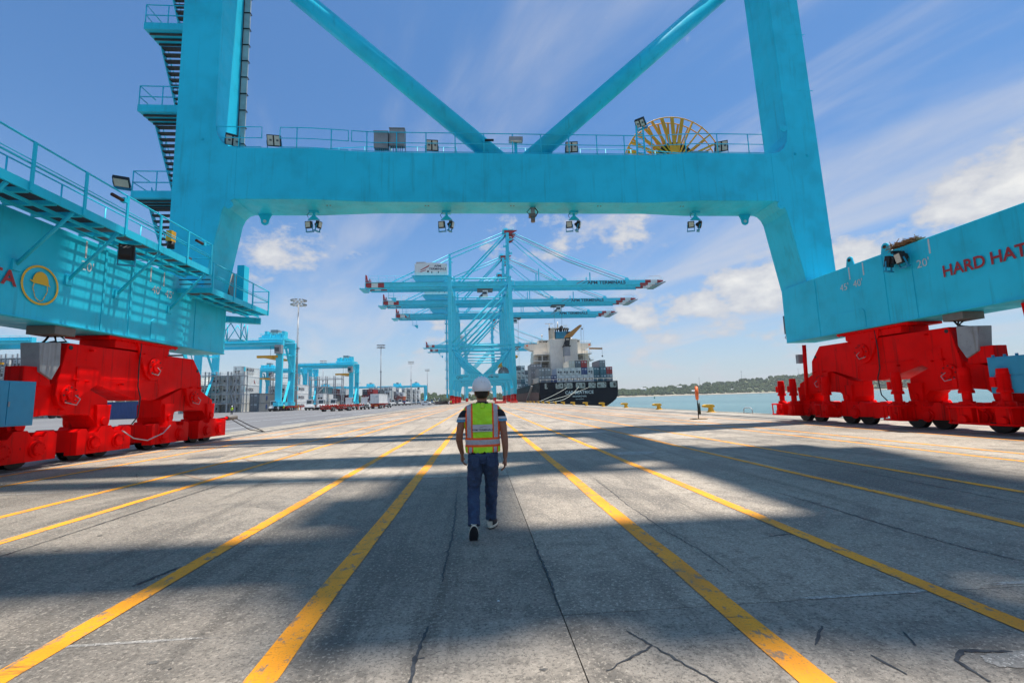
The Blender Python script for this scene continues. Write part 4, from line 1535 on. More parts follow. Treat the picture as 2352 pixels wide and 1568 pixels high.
# cable reel behind the beam
rc = Vector((LX(11.25), FY + 1.35, 14.45))
a = MB()
a.tube((rc.x, rc.y - 0.35, rc.z), (rc.x, rc.y + 0.35, rc.z), 1.15, 36)
a.tube((rc.x, rc.y - 0.38, rc.z), (rc.x, rc.y - 0.35, rc.z), 1.18, 36)
reel = a.build('cable_reel', 'black', near)
a = MB()
pts = [(rc.x + 2.75 * math.cos(2 * math.pi * i / 48), rc.y - 0.28, rc.z + 2.75 * math.sin(2 * math.pi * i / 48)) for i in range(49)]
a.pipe(pts, 0.035, 6)
a.pipe([(x, rc.y + 0.28, z) for x, y, z in pts], 0.035, 6)
a.build('rim', 'yellow', reel)
for i in range(28):
    t = 2 * math.pi * i / 28
    c_, s_ = math.cos(t), math.sin(t)
    for yy, w in ((-0.28, 0.19), (0.28, 0.10)):
        a = MB()
        a.bar((rc.x + 0.4 * c_, rc.y + yy * 1.4, rc.z + 0.4 * s_), (rc.x + 2.73 * c_, rc.y + yy, rc.z + 2.73 * s_), w, 0.07)
        a.build('spoke', 'yellow', reel)
a = MB()
a.tube((rc.x, rc.y - 0.62, rc.z), (rc.x, rc.y - 0.38, rc.z), 0.32, 16)
a.box(rc.x + 0.5, rc.x + 1.45, FY + 0.1, FY + 0.5, zb + 0.28, zb + 0.72, 1)
a.box(rc.x - 0.2, rc.x + 0.2, FY + 0.72, FY + 0.95, zb - 0.1, zb + 0.6, 2)
a.build('reel_drive', ['greydk', 'grey', 'cyan'], reel)
a = MB()
for dx in (-0.22, 0.22):
    a.bar((LX(8.9) + dx, FY, zb), (LX(8.9) + dx * 0.8, FY, zb + 2.05), 0.07, 0.07)
for k_ in range(7):
    a.tube((LX(8.9) - 0.2, FY, zb + 0.25 + k_ * 0.27), (LX(8.9) + 0.2, FY, zb + 0.25 + k_ * 0.27), 0.022, 6)
lp = a.build('lamp_post', 'cyan', beam_far)
o = floodlight(lp, (LX(8.9), FY - 0.15, zb + 2.15), R(-40), R(55), 0.5, 0.42)
# pairs of lamps under the beam
for X in (-8.2, -1.5, 5.2, 11.85):
    x = LX(X)
    a = MB()
    a.box(x - 0.22, x + 0.22, FY + 0.35, FY + 0.65, 11.22, 11.3)
    a.prism([(x - 0.06, 11.22), (x + 0.06, 11.22), (x + 0.06, 11.1), (x + 0.3, 10.86), (x - 0.3, 10.86), (x - 0.06, 11.1)], 'y', FY + 0.45, FY + 0.52)
    a.pipe([(x - 0.2, FY + 0.4, 11.22), (x - 0.32, FY + 0.4, 11.1), (x - 0.25, FY + 0.42, 10.95)], 0.015, 5, 1)
    h_ = a.build('lamp_hanger', ['cyan', 'black'], beam_far)
    for sg, yw, w in ((-1, R(-14), 0.32), (1, R(66), 0.26)):
        floodlight(h_, (x + sg * 0.26, FY + 0.5, 10.62), yw, R(12), w, 0.34, twin=False)
x = LX(2.95)
a = MB()
a.box(x - 0.1, x + 0.1, FY - 0.1, FY + 0.1, 10.7, 11.3)
a.box(x - 0.22, x + 0.12, FY - 0.22, FY + 0.05, 10.78, 10.95, 1)
a.tube((x - 0.02, FY - 0.15, 10.5), (x - 0.02, FY - 0.15, 10.78), 0.11, 12, mi=1)
a.pipe([(x + 0.1, FY - 0.1, 11.28), (x + 0.26, FY - 0.12, 11.05), (x + 0.12, FY - 0.12, 10.8)], 0.03, 6, 2)
a.pipe([(x - 0.1, FY - 0.1, 11.28), (x - 0.32, FY - 0.12, 11.05), (x - 0.12, FY - 0.12, 10.85)], 0.02, 6, 2)
a.build('camera_unit', ['grey', 'taupe', 'black'], beam_far)
# junction box stack at the sill ends
for s_, sl in ((-1, sillL), (1, sillR)):
    xe = s_ * (GX - 0.35)
    for k_ in range(2):
        a = MB()
        a.box(xe - 0.24 + k_ * 0.3 - 0.11, xe - 0.24 + k_ * 0.3 + 0.11, 11.35, 11.6, 4.62, 5.62)
        o = a.build('cable_box', 'greydk', sl, 0.01)
    a = MB()
    for k_ in range(3):
        a.pipe([(xe - 0.3 + k_ * 0.1, 11.5, 4.62), (xe - 0.32 + k_ * 0.12, 11.62, 4.42), (xe - 0.1 + k_ * 0.06, 11.6, 4.3), (xe + 0.1, 11.4, 4.45)], 0.018, 5)
    a.build('cable', 'black', o)
# bird's nest and lamps on the waterside sill
a = MB()
rg = random.Random(3)
for i in range(260):
    c_ = Vector((xR + 0.16 + rg.uniform(-.22, .22), LY(16.2) + rg.uniform(-.62, .42), 7.03 + rg.uniform(0, 0.16)))
    d = Vector((rg.uniform(-1, 1), rg.uniform(-1, 1), rg.uniform(-.3, .3))).normalized() * rg.uniform(.1, .28)
    a.bar(c_ - d, c_ + d, 0.018, 0.018)
tag(a.build('bird_nest', mat('dry_twigs', (0.34, 0.19, 0.09), 0.9, var=0.4, vscale=9)), 'untidy brown twig nest on top of the right-hand crane beam', 'nest').location = (CX, CYN, 0)
a = MB()
a.prism([(LY(16.5), 7.02), (LY(15.75), 7.02), (LY(15.8), 7.08), (LY(16.4), 7.36), (LY(16.5), 7.3)], 'x', xR + 0.42, xR + 0.85)
a.build('sheet_metal_cover', mat('brown_board', (0.26, 0.15, 0.08), 0.8, var=0.2, vscale=4), sillR)
floodlight(sillR, (xR - 0.3, LY(16.5), 6.5), R(200), R(-12), 0.34, 0.42, twin=False)
floodlight(sillR, (xR - 0.3, LY(16.0), 6.5), R(-100), R(12), 0.34, 0.42, twin=False)
a = MB()
a.bar((xR, LY(16.25), 6.8), (xR - 0.35, LY(16.25), 6.8), 0.1, 0.1)
a.build('lamp_bracket', 'black', sillR)
# sensor boxes below the sills
for s_, sl in ((-1, sillL), (1, sillR)):
    a = MB()
    xx = s_ * (GX - 0.35)
    a.box(xx - 0.4, xx + 0.4, LY(14.35), LY(15.05), 3.84, 4.095)
    o = a.build('sensor_box', 'taupe', sl, 0.008)
    a = MB()
    for k_ in range(3):
        a.pipe([(xx - 0.2 + k_ * 0.18, LY(14.85), 3.84), (xx - 0.2 + k_ * 0.18, LY(14.75 + 0.15 * k_), 3.7), (xx - 0.15 + k_ * 0.1, LY(14.6), 3.6)], 0.03, 6)
    a.build('cable', 'black', o)
# grey shield, red box and cabinets on the bogies
bogs = kids(near, 'bogie')
for bg_, s_ in ((bogs[1], -1), (bogs[3], 1)):
    x0 = s_ * GX
    a = MB()
    a.prism([(LY(14.05), 3.55), (LY(14.75), 3.64), (LY(14.78), 2.95), (LY(14.55), 2.5), (LY(14.15), 2.72)], 'x', min(x0 - s_ * 0.1, x0 - s_ * 0.62), max(x0 - s_ * 0.1, x0 - s_ * 0.62))
    a.build('shield_plate', 'grey', bg_, 0.02)
    a = MB()
    a.prism([(LY(13.75), 2.3), (LY(14.62), 2.3), (LY(14.5), 2.86), (LY(13.75), 2.86)], 'x', min(x0 - s_ * 0.05, x0 - s_ * 0.55), max(x0 - s_ * 0.05, x0 - s_ * 0.55))
    a.build('control_box', 'red', bg_, 0.02)
a = MB()
a.box(-GX - 0.5, xL + 0.45, LY(11.9), LY(13.38), 1.22, 2.38)
a.box(xL + 0.45, xL + 0.462, LY(11.95), LY(12.64), 1.26, 2.34)
a.box(xL + 0.45, xL + 0.462, LY(12.66), LY(13.34), 1.26, 2.34)
a.box(xL + 0.462, xL + 0.48, LY(12.66), LY(12.70), 1.72, 1.85, 1)
a.build('electric_cabinet', ['cyan_dark', 'grey'], bogs[1], 0.008)
a = MB()
a.box(xR - 0.1, GX + 0.6, LY(12.5), LY(13.7), 1.3, 2.45)
for z0, z1 in ((1.34, 1.84), (1.88, 2.41)):
    a.box(xR - 0.115, xR - 0.1, LY(12.54), LY(13.66), z0, z1)
a.box(xR - 0.05, xR + 0.5, LY(13.7), LY(13.712), 1.34, 2.41)
for k_ in range(4):
    a.tube((xR + 0.0, LY(12.6) + k_ * 0.33, 2.45), (xR + 0.0, LY(12.6) + k_ * 0.33, 2.52), 0.04, 8)
a.build('electric_cabinet', 'cyan_dark', bogs[3], 0.008)
for s_, m_ in ((1, 'red'), (-1, 'grey')):
    a = MB()
    a.prism([(LY(13.0), 4.095), (LY(12.95), 3.3), (LY(12.75), 2.35), (LY(12.45), 1.8), (LY(11.55), 1.8), (LY(11.25), 2.35), (LY(11.05), 3.3), (LY(11.0), 4.095)], 'x', s_ * (GX + 0.05) - 0.35, s_ * (GX + 0.05) + 0.35)
    a.build('stowage_bracket', m_, near, 0.02)
# waterside uprights and lamp at the end of the bogie
a = MB()
a.tube((xR - 0.05, LY(22.15), 1.35), (xR - 0.05, LY(22.0), 3.85), 0.09, 10)
a.box(xR - 0.2, xR + 0.1, LY(22.3), LY(22.5), 2.95, 3.4, 1)
a.build('anchor_rod', ['red', 'grey'], bogs[3])
# buffer hose on the landside bogie end, and slack ropes
a = MB()
a.tube((-GX + 0.3, LY(23.75), 0.95), (-GX + 0.45, LY(24.9), 1.02), 0.07, 8)
a.tube((-GX + 0.42, LY(24.6), 1.0), (-GX + 0.5, LY(25.3), 1.03), 0.12, 8, mi=1)
a.pipe([(-GX + 0.5, LY(25.2), 1.0), (-GX + 1.0, LY(25.8), 0.55), (-GX + 1.6, LY(26.2), 0.18), (-GX + 1.2, LY(25.4), 0.35), (-GX + 0.6, LY(24.8), 0.9)], 0.025, 6, 2)
a.build('cable_arm', ['red', 'taupe', 'black'], bogs[1])
for pts in ([(-GX + 0.78, LY(17.2), 0.85), (-GX + 0.9, LY(17.6), 0.55), (-GX + 0.9, LY(18.3), 0.42), (-GX + 0.86, LY(19.2), 0.62), (-GX + 0.8, LY(19.7), 0.9)],):
    a = MB()
    a.pipe(pts, 0.02, 6)
    a.build('chain', 'galv', bogs[1])

# walkway along the landside sill
XO = LX(-11.0)
def deck(z, y0, y1, parent):
    a = MB()
    a.box(XO - 0.04, XO + 0.02, y0, y1, z - 0.12, z + 0.12)
    a.box(xL + 0.03, XO - 0.04, y0, y0 + 0.06, z - 0.1, z + 0.1)
    a.box(xL + 0.03, XO - 0.04, y1 - 0.06, y1, z - 0.1, z + 0.1)
    d = a.build('walkway', 'cyan', parent)
    gm = MB()
    n = 20
    for i in range(n):
        x = xL + 0.06 + (XO - 0.06 - xL - 0.06) * i / (n - 1)
        gm.box(x - 0.009, x + 0.009, y0 + 0.06, y1 - 0.06, z - 0.01, z + 0.025)
    for i in range(int((y1 - y0) / 0.4)):
        gm.box(xL + 0.05, XO - 0.05, y0 + 0.1 + i * 0.4, y0 + 0.115 + i * 0.4, z + 0.003, z + 0.022)
    tag(gm.build('deck_grating', 'grating', d), kind='stuff')
    jm = MB()
    jm.box(xL + 0.05, XO - 0.05, -0.04, 0.04, z - 0.14, z - 0.015)
    me = jm.mesh('joist', ['cyan'])
    n = int((y1 - y0) / 0.75)
    for i in range(1, n):
        put('joist', me, d, 0, (0, y0 + (y1 - y0) * i / n, 0))
    for x in (xL + 0.45, xL + 0.95):
        s = MB()
        s.box(x - 0.03, x + 0.03, y0 + 0.06, y1 - 0.06, z - 0.22, z - 0.14)
        s.build('runner', 'cyan', d)
    s = MB()
    for zz in (0.6, 1.18):
        s.pipe([(XO, y0, z + zz), (XO, y1, z + zz), (xL + 0.6, y1, z + zz)], 0.026, 6)
    s.tube((XO + 0.02, y0, z + 0.68), (XO + 0.02, y1, z + 0.68), 0.014, 5)
    s.build('hand_rail', 'cyan', d)
    pm = MB()
    pm.box(-0.02, 0.02, -0.04, 0.04, z - 0.1, z + 1.18)
    me = pm.mesh('rail_post', ['cyan'])
    n = max(2, round((y1 - y0) / 1.5))
    for i in range(n + 1):
        put('rail_post', me, d, 0, (XO + 0.035, y0 + 0.05 + (y1 - y0 - 0.1) * i / n, 0))
    return d


d1 = deck(7.1, -11.2, LY(19.4), sillL)
d2 = deck(6.38, LY(19.5), LY(24.7), sillL)
a = MB()
for zz in (0.6, 1.18):
    a.pipe([(xL + 0.1, -11, 7.1 + zz), (xL + 0.1, LY(19.0), 7.1 + zz)], 0.022, 6)
for i in range(12):
    a.tube((xL + 0.1, -11 + i * 1.62, 7.0), (xL + 0.1, -11 + i * 1.62, 8.28), 0.022, 6)
a.build('inner_rail', 'cyan', d1)
for y_top, y_foot in ((10.6, 11.7), (12.4, 13.3), (14.0, 14.9), (15.9, 16.9), (18.6, 19.6)):
    a = MB()
    a.tube((XO - 0.06, LY(y_top + 0.55), 6.98), (xL, LY(y_top + 0.55), 5.5), 0.05, 8)
    a.box(xL - 0.01, xL + 0.06, LY(y_top + 0.55) - 0.12, LY(y_top + 0.55) + 0.12, 5.35, 5.65)
    a.build('deck_strut', 'cyan', d1 if y_top < 19 else d2)
a = MB()
for k_ in range(4):
    a.box(xL + 0.1, XO - 0.05, LY(19.42) + k_ * 0.06, LY(19.48) + k_ * 0.06, 7.0 - k_ * 0.18, 7.03 - k_ * 0.18)
a.build('step', 'grating', d2)
# items on the walkway
floodlight(d1, (XO - 0.3, LY(15.3), 6.62), R(205), R(-8), 0.4, 0.5, twin=False)
floodlight(near, (LX(-16.75), FY - 0.6, 12.3), R(25), R(60), 0.62, 0.5, twin=False)
for y, z in ((14.1, 8.05), (18.3, 8.1)):
    a = MB()
    a.tube((XO + 0.02, LY(y), z), (XO + 0.02, LY(y) + 0.42, z), 0.055, 8)
    a.box(XO - 0.05, XO + 0.09, LY(y) + 0.42, LY(y) + 0.55, z - 0.05, z + 0.1, 1)
    a.build('siren', ['rust', 'cyan'], d1)
a = MB()
a.box(XO - 0.5, XO - 0.3, LY(17.35), LY(17.6), 7.75, 8.15)
a.tube((XO - 0.4, LY(17.5), 7.5), (XO - 0.4, LY(17.5), 7.75), 0.12, 10, mi=1)
a.build('beacon', ['yellow', 'black'], d1)
a = MB()
a.tube((XO - 0.5, LY(17.9), 7.32), (XO - 0.5, LY(18.5), 7.32), 0.12, 12)
a.box(XO - 0.66, XO - 0.34, LY(18.5), LY(18.7), 7.12, 7.5)
a.build('winch_motor', 'greydk', d1, 0.01)
a = MB()
a.box(LX(-12.75), LX(-12.3), LY(24.0), LY(24.45), 6.4, 8.35, 1)
a.box(LX(-12.3), LX(-11.95), LY(24.0), LY(24.5), 6.4, 8.8)
a.pipe([(LX(-12.5), LY(23.9), 8.3), (LX(-12.52), LY(23.7), 7.6), (LX(-12.45), LY(23.7), 6.6)], 0.05, 6, 2)
a.build('electric_cabinet', ['cyan', 'galv', 'taupe'], d2)
# cable arm and guard basket at the end of the landside sill
a = MB()
a.bar((LX(-13.0), LY(24.0), 6.0), (LX(-11.3), LY(24.6), 5.95), 0.35, 0.30)
ch = a.build('cable_channel', 'cyan', sillL)
a = MB()
bx = [(LX(-13.0), LY(24.0)), (LX(-12.1), LY(24.25)), (LX(-12.1), LY(24.9)), (LX(-13.0), LY(24.7))]
for i in range(4):
    (x0_, y0_), (x1_, y1_) = bx[i], bx[(i + 1) % 4]
    a.tube((x0_, y0_, 5.8), (x0_, y0_, 4.95), 0.028, 6)
    a.tube((x0_, y0_, 4.95), (x1_, y1_, 4.95), 0.028, 6)
    a.tube((x0_, y0_, 4.95), ((x0_ + x1_) / 2, (y0_ + y1_) / 2, 5.8), 0.022, 6)
    a.tube((x1_, y1_, 4.95), ((x0_ + x1_) / 2, (y0_ + y1_) / 2, 5.8), 0.022, 6)
a.build('guard_basket', 'cyan', ch)

# ------------------------------------------------------------------ the cranes further along the quay
NUM = ['Q02', 'Q03', 'Q04', 'Q05', 'Q06']
POS = [231.6, 274.0, 316.0, 494.0, 536.0]
TRL = [2.0, 47.0, 24.0, 40.0, 30.0]
LAB = ['nearest of the far turquoise cranes, marked Q02 on its portal beam', 'second turquoise crane along the quay, its cab out over the ship', 'third turquoise crane along the quay, boom above the ship funnel',
       'fourth turquoise crane, small and distant, boom behind the ship bridge', 'farthest and smallest turquoise crane at the end of the quay']
far0 = crane((CX, POS[0], 0), False, 'Q02', trolley=2.0)


def portal_text(root, num):
    b_ = kids(root, 'portal_beam')[0]
    y = -FY - 1.03
    text(num, 'navy', b_, (-12.6, y, 11.95), RX, 1.25, bold=0.01, wid=0.95)
    text("APM TERMINALS", 'navy', b_, (2.2, y + 0.26, 11.95), RX, 0.72, wid=1.4, bold=0.02)
    t_ = MB()
    t_.prism([(2.6, 12.9), (3.2, 12.9), (5.2, 13.6), (4.9, 13.6)], 'y', y + 0.24, y + 0.26)
    t_.prism([(3.8, 13.0), (7.4, 13.0), (7.4, 13.12), (3.8, 13.12)], 'y', y + 0.24, y + 0.26)
    t_.build('logo_stripe', 'red_mark', b_)
    t_ = MB()
    n = 24
    o1 = [(-8.4 + 1.5 * math.cos(2 * math.pi * i / n), 12.95 + 0.38 * math.sin(2 * math.pi * i / n)) for i in range(n)]
    o2 = [(-8.4 + 1.35 * math.cos(2 * math.pi * i / n), 12.95 + 0.27 * math.sin(2 * math.pi * i / n)) for i in range(n)]
    t_.add([(x, y + 0.1, z) for x, z in o1] + [(x, y + 0.1, z) for x, z in o2], [(i, (i + 1) % n, n + (i + 1) % n, n + i) for i in range(n)])
    t_.build('maker_emblem', 'navy', b_)
    for k_ in range(4):
        text("S.W.L. Under Spreader: 65 t", 'navy', b_, (-5.9, y + 0.3, 13.3 - 0.45 * k_), RX, 0.24)


BLU = mat('hoist_block_yellow', (0.5, 0.3, 0.02), 0.5, var=0.3, vscale=3)
rootp = [far0] + [copy_tree(far0) for _ in POS[1:]]
for i, rt in enumerate(rootp):
    rt.location = (CX, POS[i], 0)
    tag(rt, LAB[i], 'crane', 'turquoise quay cranes')
    if i:
        for ch_ in rt.children:
            if ch_.name.startswith('trolley'):
                ch_.location.x = TRL[i] - 2.0
    if i < 3:
        portal_text(rt, NUM[i])
    # hoist ropes and spreader under the trolley
    if i in (1, 2, 3):
        tx = TRL[i]
        zsp = (24, 30, 22)[i - 1]
        s = MB()
        for dx in (-2.4, 2.4):
            for yy in (-1, 1):
                s.tube((tx + dx, yy, 57), (tx + dx * 0.6, yy, zsp + 1.5), 0.05, 4)
        s.build('hoist_rope', 'greydk', rt)
        s = MB()
        s.box(tx - 1.1, tx + 1.1, -6, 6, zsp, zsp + 0.5)
        s.box(tx - 0.9, tx + 0.9, -1.5, 1.5, zsp + 0.5, zsp + 1.5)
        s.build('spreader', 'yellow', rt)
# spreader and white container hanging inside the second crane's portal
s = MB()
s.box(9.6, 12.2, -6.1, 6.1, 20.6, 21.1)
s.box(9.9, 11.9, -1.6, 1.6, 21.1, 24.6)
s.build('spreader', [BLU], rootp[1])
# cable reel on the portal of Q02
s = MB()
s.tube((10.0, -FY + 1.0, 14.6), (10.0, -FY + 1.5, 14.6), 2.6, 28)
rl = s.build('cable_reel', 'greydk', far0)
s = MB()
for i in range(14):
    t = 2 * math.pi * i / 14
    s.bar((10.0, -FY + 0.95, 14.6), (10.0 + 2.6 * math.cos(t), -FY + 0.95, 14.6 + 2.6 * math.sin(t)), 0.12, 0.1)
s.build('spokes', 'galv', rl)

# ================================================================== SHIP AND CONTAINERS
M['hull'] = mat('navy_hull_paint', (0.006, 0.009, 0.016), 0.6, var=0.2, vscale=0.3, streak=0.25, dirt=(0.05, 0.025, 0.015), spec=0.15)
M['antifoul'] = mat('red_brown_boot_paint', (0.13, 0.06, 0.045), 0.7, var=0.35, vscale=0.5, streak=0.6, dirt=(0.03, 0.03, 0.035))
M['shipwhite'] = mat('ship_white_paint', (0.76, 0.70, 0.60), 0.5, var=0.10, vscale=0.6, streak=0.55, dirt=(0.30, 0.19, 0.10))
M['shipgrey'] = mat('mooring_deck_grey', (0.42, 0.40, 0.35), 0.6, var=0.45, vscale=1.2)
M['craneorange'] = mat('ochre_jib_paint', (0.45, 0.19, 0.03), 0.5, var=0.25, vscale=1.0, streak=0.4)
M['funnelblue'] = mat('funnel_blue', (0.012, 0.07, 0.11), 0.5)

CONT_COL = {'grey': (0.22, 0.24, 0.25), 'pale': (0.66, 0.66, 0.62), 'white': (0.84, 0.84, 0.80), 'cream': (0.62, 0.57, 0.48), 'red': (0.42, 0.02, 0.02), 'maroon': (0.13, 0.02, 0.02),
            'blue': (0.02, 0.06, 0.20), 'teal': (0.05, 0.16, 0.20), 'orange': (0.55, 0.10, 0.02), 'purple': (0.16, 0.02, 0.08), 'slate': (0.11, 0.13, 0.15)}
for k_, v_ in CONT_COL.items():
    M['c_' + k_] = mat('container_' + k_, v_, 0.55, var=0.16, vscale=0.9, streak=0.35, dirt=tuple(x * 0.45 + 0.02 for x in v_))
_cm = {}
ORDW = ['first', 'second', 'third', 'fourth', 'fifth', 'sixth', 'seventh', 'eighth', 'ninth', 'tenth', 'eleventh', 'twelfth', 'thirteenth', 'fourteenth', 'fifteenth', 'sixteenth', 'seventeenth', 'eighteenth', 'nineteenth']
for t_ in ('twenty', 'thirty', 'forty'):
    ORDW += [t_[:-1] + 'ieth'] + [t_ + '-' + o_ for o_ in ORDW[:9]]


def container_mesh(kind, colr, L=12.19, H=2.75):
    key = (kind, colr, L, H)
    if key in _cm:
        return _cm[key]
    W_ = 2.40
    s = MB()
    n = int(L / 0.55)
    pl = [(0.03, 0.10)]
    left, right = [], []
    for i in range(n):
        y0 = 0.12 + (L - 0.24) * i / n
        y1 = 0.12 + (L - 0.24) * (i + 1) / n
        d = y1 - y0
        left += [(0.02, y0), (0.02, y0 + d * 0.4), (0.075, y0 + d * 0.5), (0.075, y0 + d * 0.9)]
    pl = [(W_ - x, y) for x, y in left] + [(x, y) for x, y in left[::-1]]
    s.prism(pl, 'z', 0.12, H - 0.06)
    for x in (0.0, W_ - 0.11):
        for y in (0.0, L - 0.11):
            s.box(x, x + 0.11, y, y + 0.11, 0, H)
        s.box(x, x + 0.11, 0.11, L - 0.11, 0.0, 0.14)
        s.box(x, x + 0.11, 0.11, L - 0.11, H - 0.10, H)
    for y in (0.0, L - 0.11):
        s.box(0.11, W_ - 0.11, y, y + 0.11, 0.0, 0.14)
        s.box(0.11, W_ - 0.11, y, y + 0.11, H - 0.10, H)
    mats = ['c_' + colr, 'galv', 'black', 'white_mark']
    if kind == 'door':
        s.box(0.11, W_ - 0.11, 0.04, 0.1, 0.14, H - 0.10)
        s.box(W_ / 2 - 0.015, W_ / 2 + 0.015, 0.02, 0.04, 0.14, H - 0.1, 2)
        for x in (0.45, 0.85, 1.55, 1.95):
            s.tube((x, 0.02, 0.16), (x, 0.02, H - 0.12), 0.022, 4, mi=1)
        for x in (1.4, 1.75):
            s.box(x, x + 0.42, 0.03, 0.038, H - 0.95, H - 0.55, 3)
        s.box(0.3, 0.95, 0.03, 0.038, H - 0.8, H - 0.6, 3)
    else:
        s.box(0.11, W_ - 0.11, 0.05, 0.1, 0.14, H - 0.10)
        s.box(0.3, W_ - 0.3, 0.03, 0.05, 0.25, 1.15)
        s.box(0.42, W_ - 0.42, 0.02, 0.03, 0.75, 1.45, 2)
        s.tube((W_ / 2, 0.02, 1.1), (W_ / 2, 0.0, 1.1), 0.3, 10, mi=1)
        s.box(0.5, 1.0, 0.03, 0.045, 1.75, 2.3, 1)
        s.box(1.3, 1.9, 0.03, 0.045, 0.3, 0.65, 2)
    me = s.mesh('container_' + colr, mats)
    _cm[key] = me
    return me


def put_container(kind, colr, x, y, z, label, group, L=12.19, H=2.75, rz=0.0):
    o = put('shipping_container', container_mesh(kind, colr, L, H), None, 0, (x, y, z))
    o.rotation_euler = (0, 0, rz)
    return tag(o, label, 'container', group)


# ---- hull
SY = 178.0
ship = empty('container_ship', (39.0, SY, -2.6))
tag(ship, 'dark hulled container ship moored alongside the quay, stern towards us', 'ship')
def section(y, half, zt, zk, flare):
    # half outline from the rail down to the keel, ship-local
    pts = [(half, zt), (half, zk + flare * 0.95), (half * 0.985, zk + flare * 0.72), (half * 0.94, zk + flare * 0.5), (half * 0.84, zk + flare * 0.30), (half * 0.66, zk + flare * 0.13), (half * 0.4, zk + flare * 0.04), (0, zk)]
    ring = [(x, y, z) for x, z in pts] + [(-x, y, z) for x, z in pts[-2::-1]]
    return ring


secs = [section(0, 15.45, 10.2, 0.1, 6.2), section(6, 15.6, 10.2, -0.8, 5.6), section(18, 15.7, 10.2, -2.5, 4), section(45, 15.7, 10.2, -3.5, 3), section(170, 15.7, 10.4, -3.5, 3), section(200, 12.5, 11.5, -3.5, 3), section(218, 5.5, 13.2, -3.5, 3), section(226, 0.3, 14.0, -3.5, 3)]
s = MB()
s.loft(secs, 0, True, False)
hull = s.build('hull', 'hull', ship, 0.05)
s = MB()
# port side: faded, rust stained plating below the sheer strake
s.add([(-15.73, 1.0, 0.6), (-15.73, 1.0, 6.4), (-15.75, 30, 7.0), (-15.78, 170, 7.0), (-15.78, 170, 0.0), (-15.75, 18, 0.0)], [(0, 1, 2, 3, 4, 5)])
s.build('boot_topping', 'antifoul', hull)
# mooring deck openings in the transom: raised panels, lit recess painted in pale
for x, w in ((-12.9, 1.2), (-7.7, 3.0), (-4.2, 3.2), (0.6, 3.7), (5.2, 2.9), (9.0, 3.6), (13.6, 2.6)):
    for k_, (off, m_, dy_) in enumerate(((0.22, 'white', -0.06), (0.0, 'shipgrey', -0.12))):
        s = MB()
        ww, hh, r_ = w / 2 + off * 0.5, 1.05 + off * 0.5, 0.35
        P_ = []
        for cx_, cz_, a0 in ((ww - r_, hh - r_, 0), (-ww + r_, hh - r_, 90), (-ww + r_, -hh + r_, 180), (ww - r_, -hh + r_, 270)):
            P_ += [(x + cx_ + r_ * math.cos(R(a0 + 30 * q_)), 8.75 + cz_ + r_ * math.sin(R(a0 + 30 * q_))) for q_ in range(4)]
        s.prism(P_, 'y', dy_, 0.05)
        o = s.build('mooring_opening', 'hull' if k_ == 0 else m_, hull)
        if k_:
            s = MB()
            rg = random.Random(int(x * 10))
            for q_ in range(6):
                px, pz = x + rg.uniform(-w * .4, w * .4), 8.75 + rg.uniform(-0.8, 0.6)
                s.box(px - 0.12, px + rg.uniform(.1, .5), dy_ - 0.05, dy_ - 0.005, pz, pz + rg.uniform(.2, .9), rg.choice((0, 1, 1)))
            s.build('mooring_gear', ['black', 'taupe'], o)
text("CAP BEATRICE", 'white', hull, (0.0, -0.18, 5.55), RX, 1.15, bold=0.015, align='CENTER', wid=1.05)
text("MONROVIA", 'white', hull, (0.0, -0.30, 4.25), RX, 0.66, bold=0.01, align='CENTER', wid=1.1)
text("IMO 9279963", 'white', hull, (0.0, -0.42, 3.3), RX, 0.38, align='CENTER', wid=1.05)
s = MB()
for x in [-15 + 2.5 * i for i in range(13)]:
    s.tube((x, 0.3, 10.2), (x, 0.3, 11.3), 0.06, 5)
s.tube((-15.3, 0.3, 11.3), (15.3, 0.3, 11.3), 0.05, 5)
s.build('stern_rail', 'shipwhite', ship)
# ---- accommodation block and funnel casing
hz_ = 2.6
Y0 = 24.0
ac = MB()
for i, (w0, w1, z0, z1, y0, y1) in enumerate(((-13.5, 12.5, 10.2, 17.6, 9, 20), (-13.6, 12.6, 17.6, 20.4, 9, 20), (-13.7, 12.6, 20.4, 23.4, 9, 20), (-13.4, 12.2, 23.4, 26.0, 9, 20))):
    ac.box(w0, w1, Y0 + y0 - 0.01 * i, Y0 + y1, z0, z1)
acc = ac.build('accommodation', 'shipwhite', ship)
s = MB()
s.box(-6.9, 5.4, Y0, Y0 + 9.1, 10.2, 30.2)
cas = s.build('funnel_casing', 'shipwhite', ship, 0.05)
for z, xl, xr in ((17.4, -14.2, 13.0), (20.6, -14.0, 13.2), (23.6, -13.4, 12.6)):
    s = MB()
    s.box(xl, xr, Y0 + 3.0, Y0 + 9.0, z, z + 0.35)
    d = s.build('side_deck', 'shipwhite', ship)
    s = MB()
    for xx in [xl + 1.8 * q_ for q_ in range(int((xr - xl) / 1.8) + 1)]:
        s.tube((xx, Y0 + 3.1, z + 0.35), (xx, Y0 + 3.1, z + 1.4), 0.05, 4)
    for q_ in (0.9, 1.4):
        s.tube((xl, Y0 + 3.1, z + q_), (xr, Y0 + 3.1, z + q_), 0.045, 4)
    s.build('deck_rail', 'shipwhite', d)
    s = MB()
    for xx in (xl + 3.2, xr - 3.2):
        s.box(xx - 0.2, xx + 0.2, Y0 + 3.4, Y0 + 3.8, z - 3.0, z)
    s.build('deck_pillar', 'shipwhite', d)
# flat dark panels painting in shaded bays beside the casing
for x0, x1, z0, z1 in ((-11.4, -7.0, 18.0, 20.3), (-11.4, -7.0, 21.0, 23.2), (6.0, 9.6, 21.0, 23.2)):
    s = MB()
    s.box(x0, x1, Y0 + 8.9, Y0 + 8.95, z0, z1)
    s.build('bay_shade_panel', 'taupe', acc)
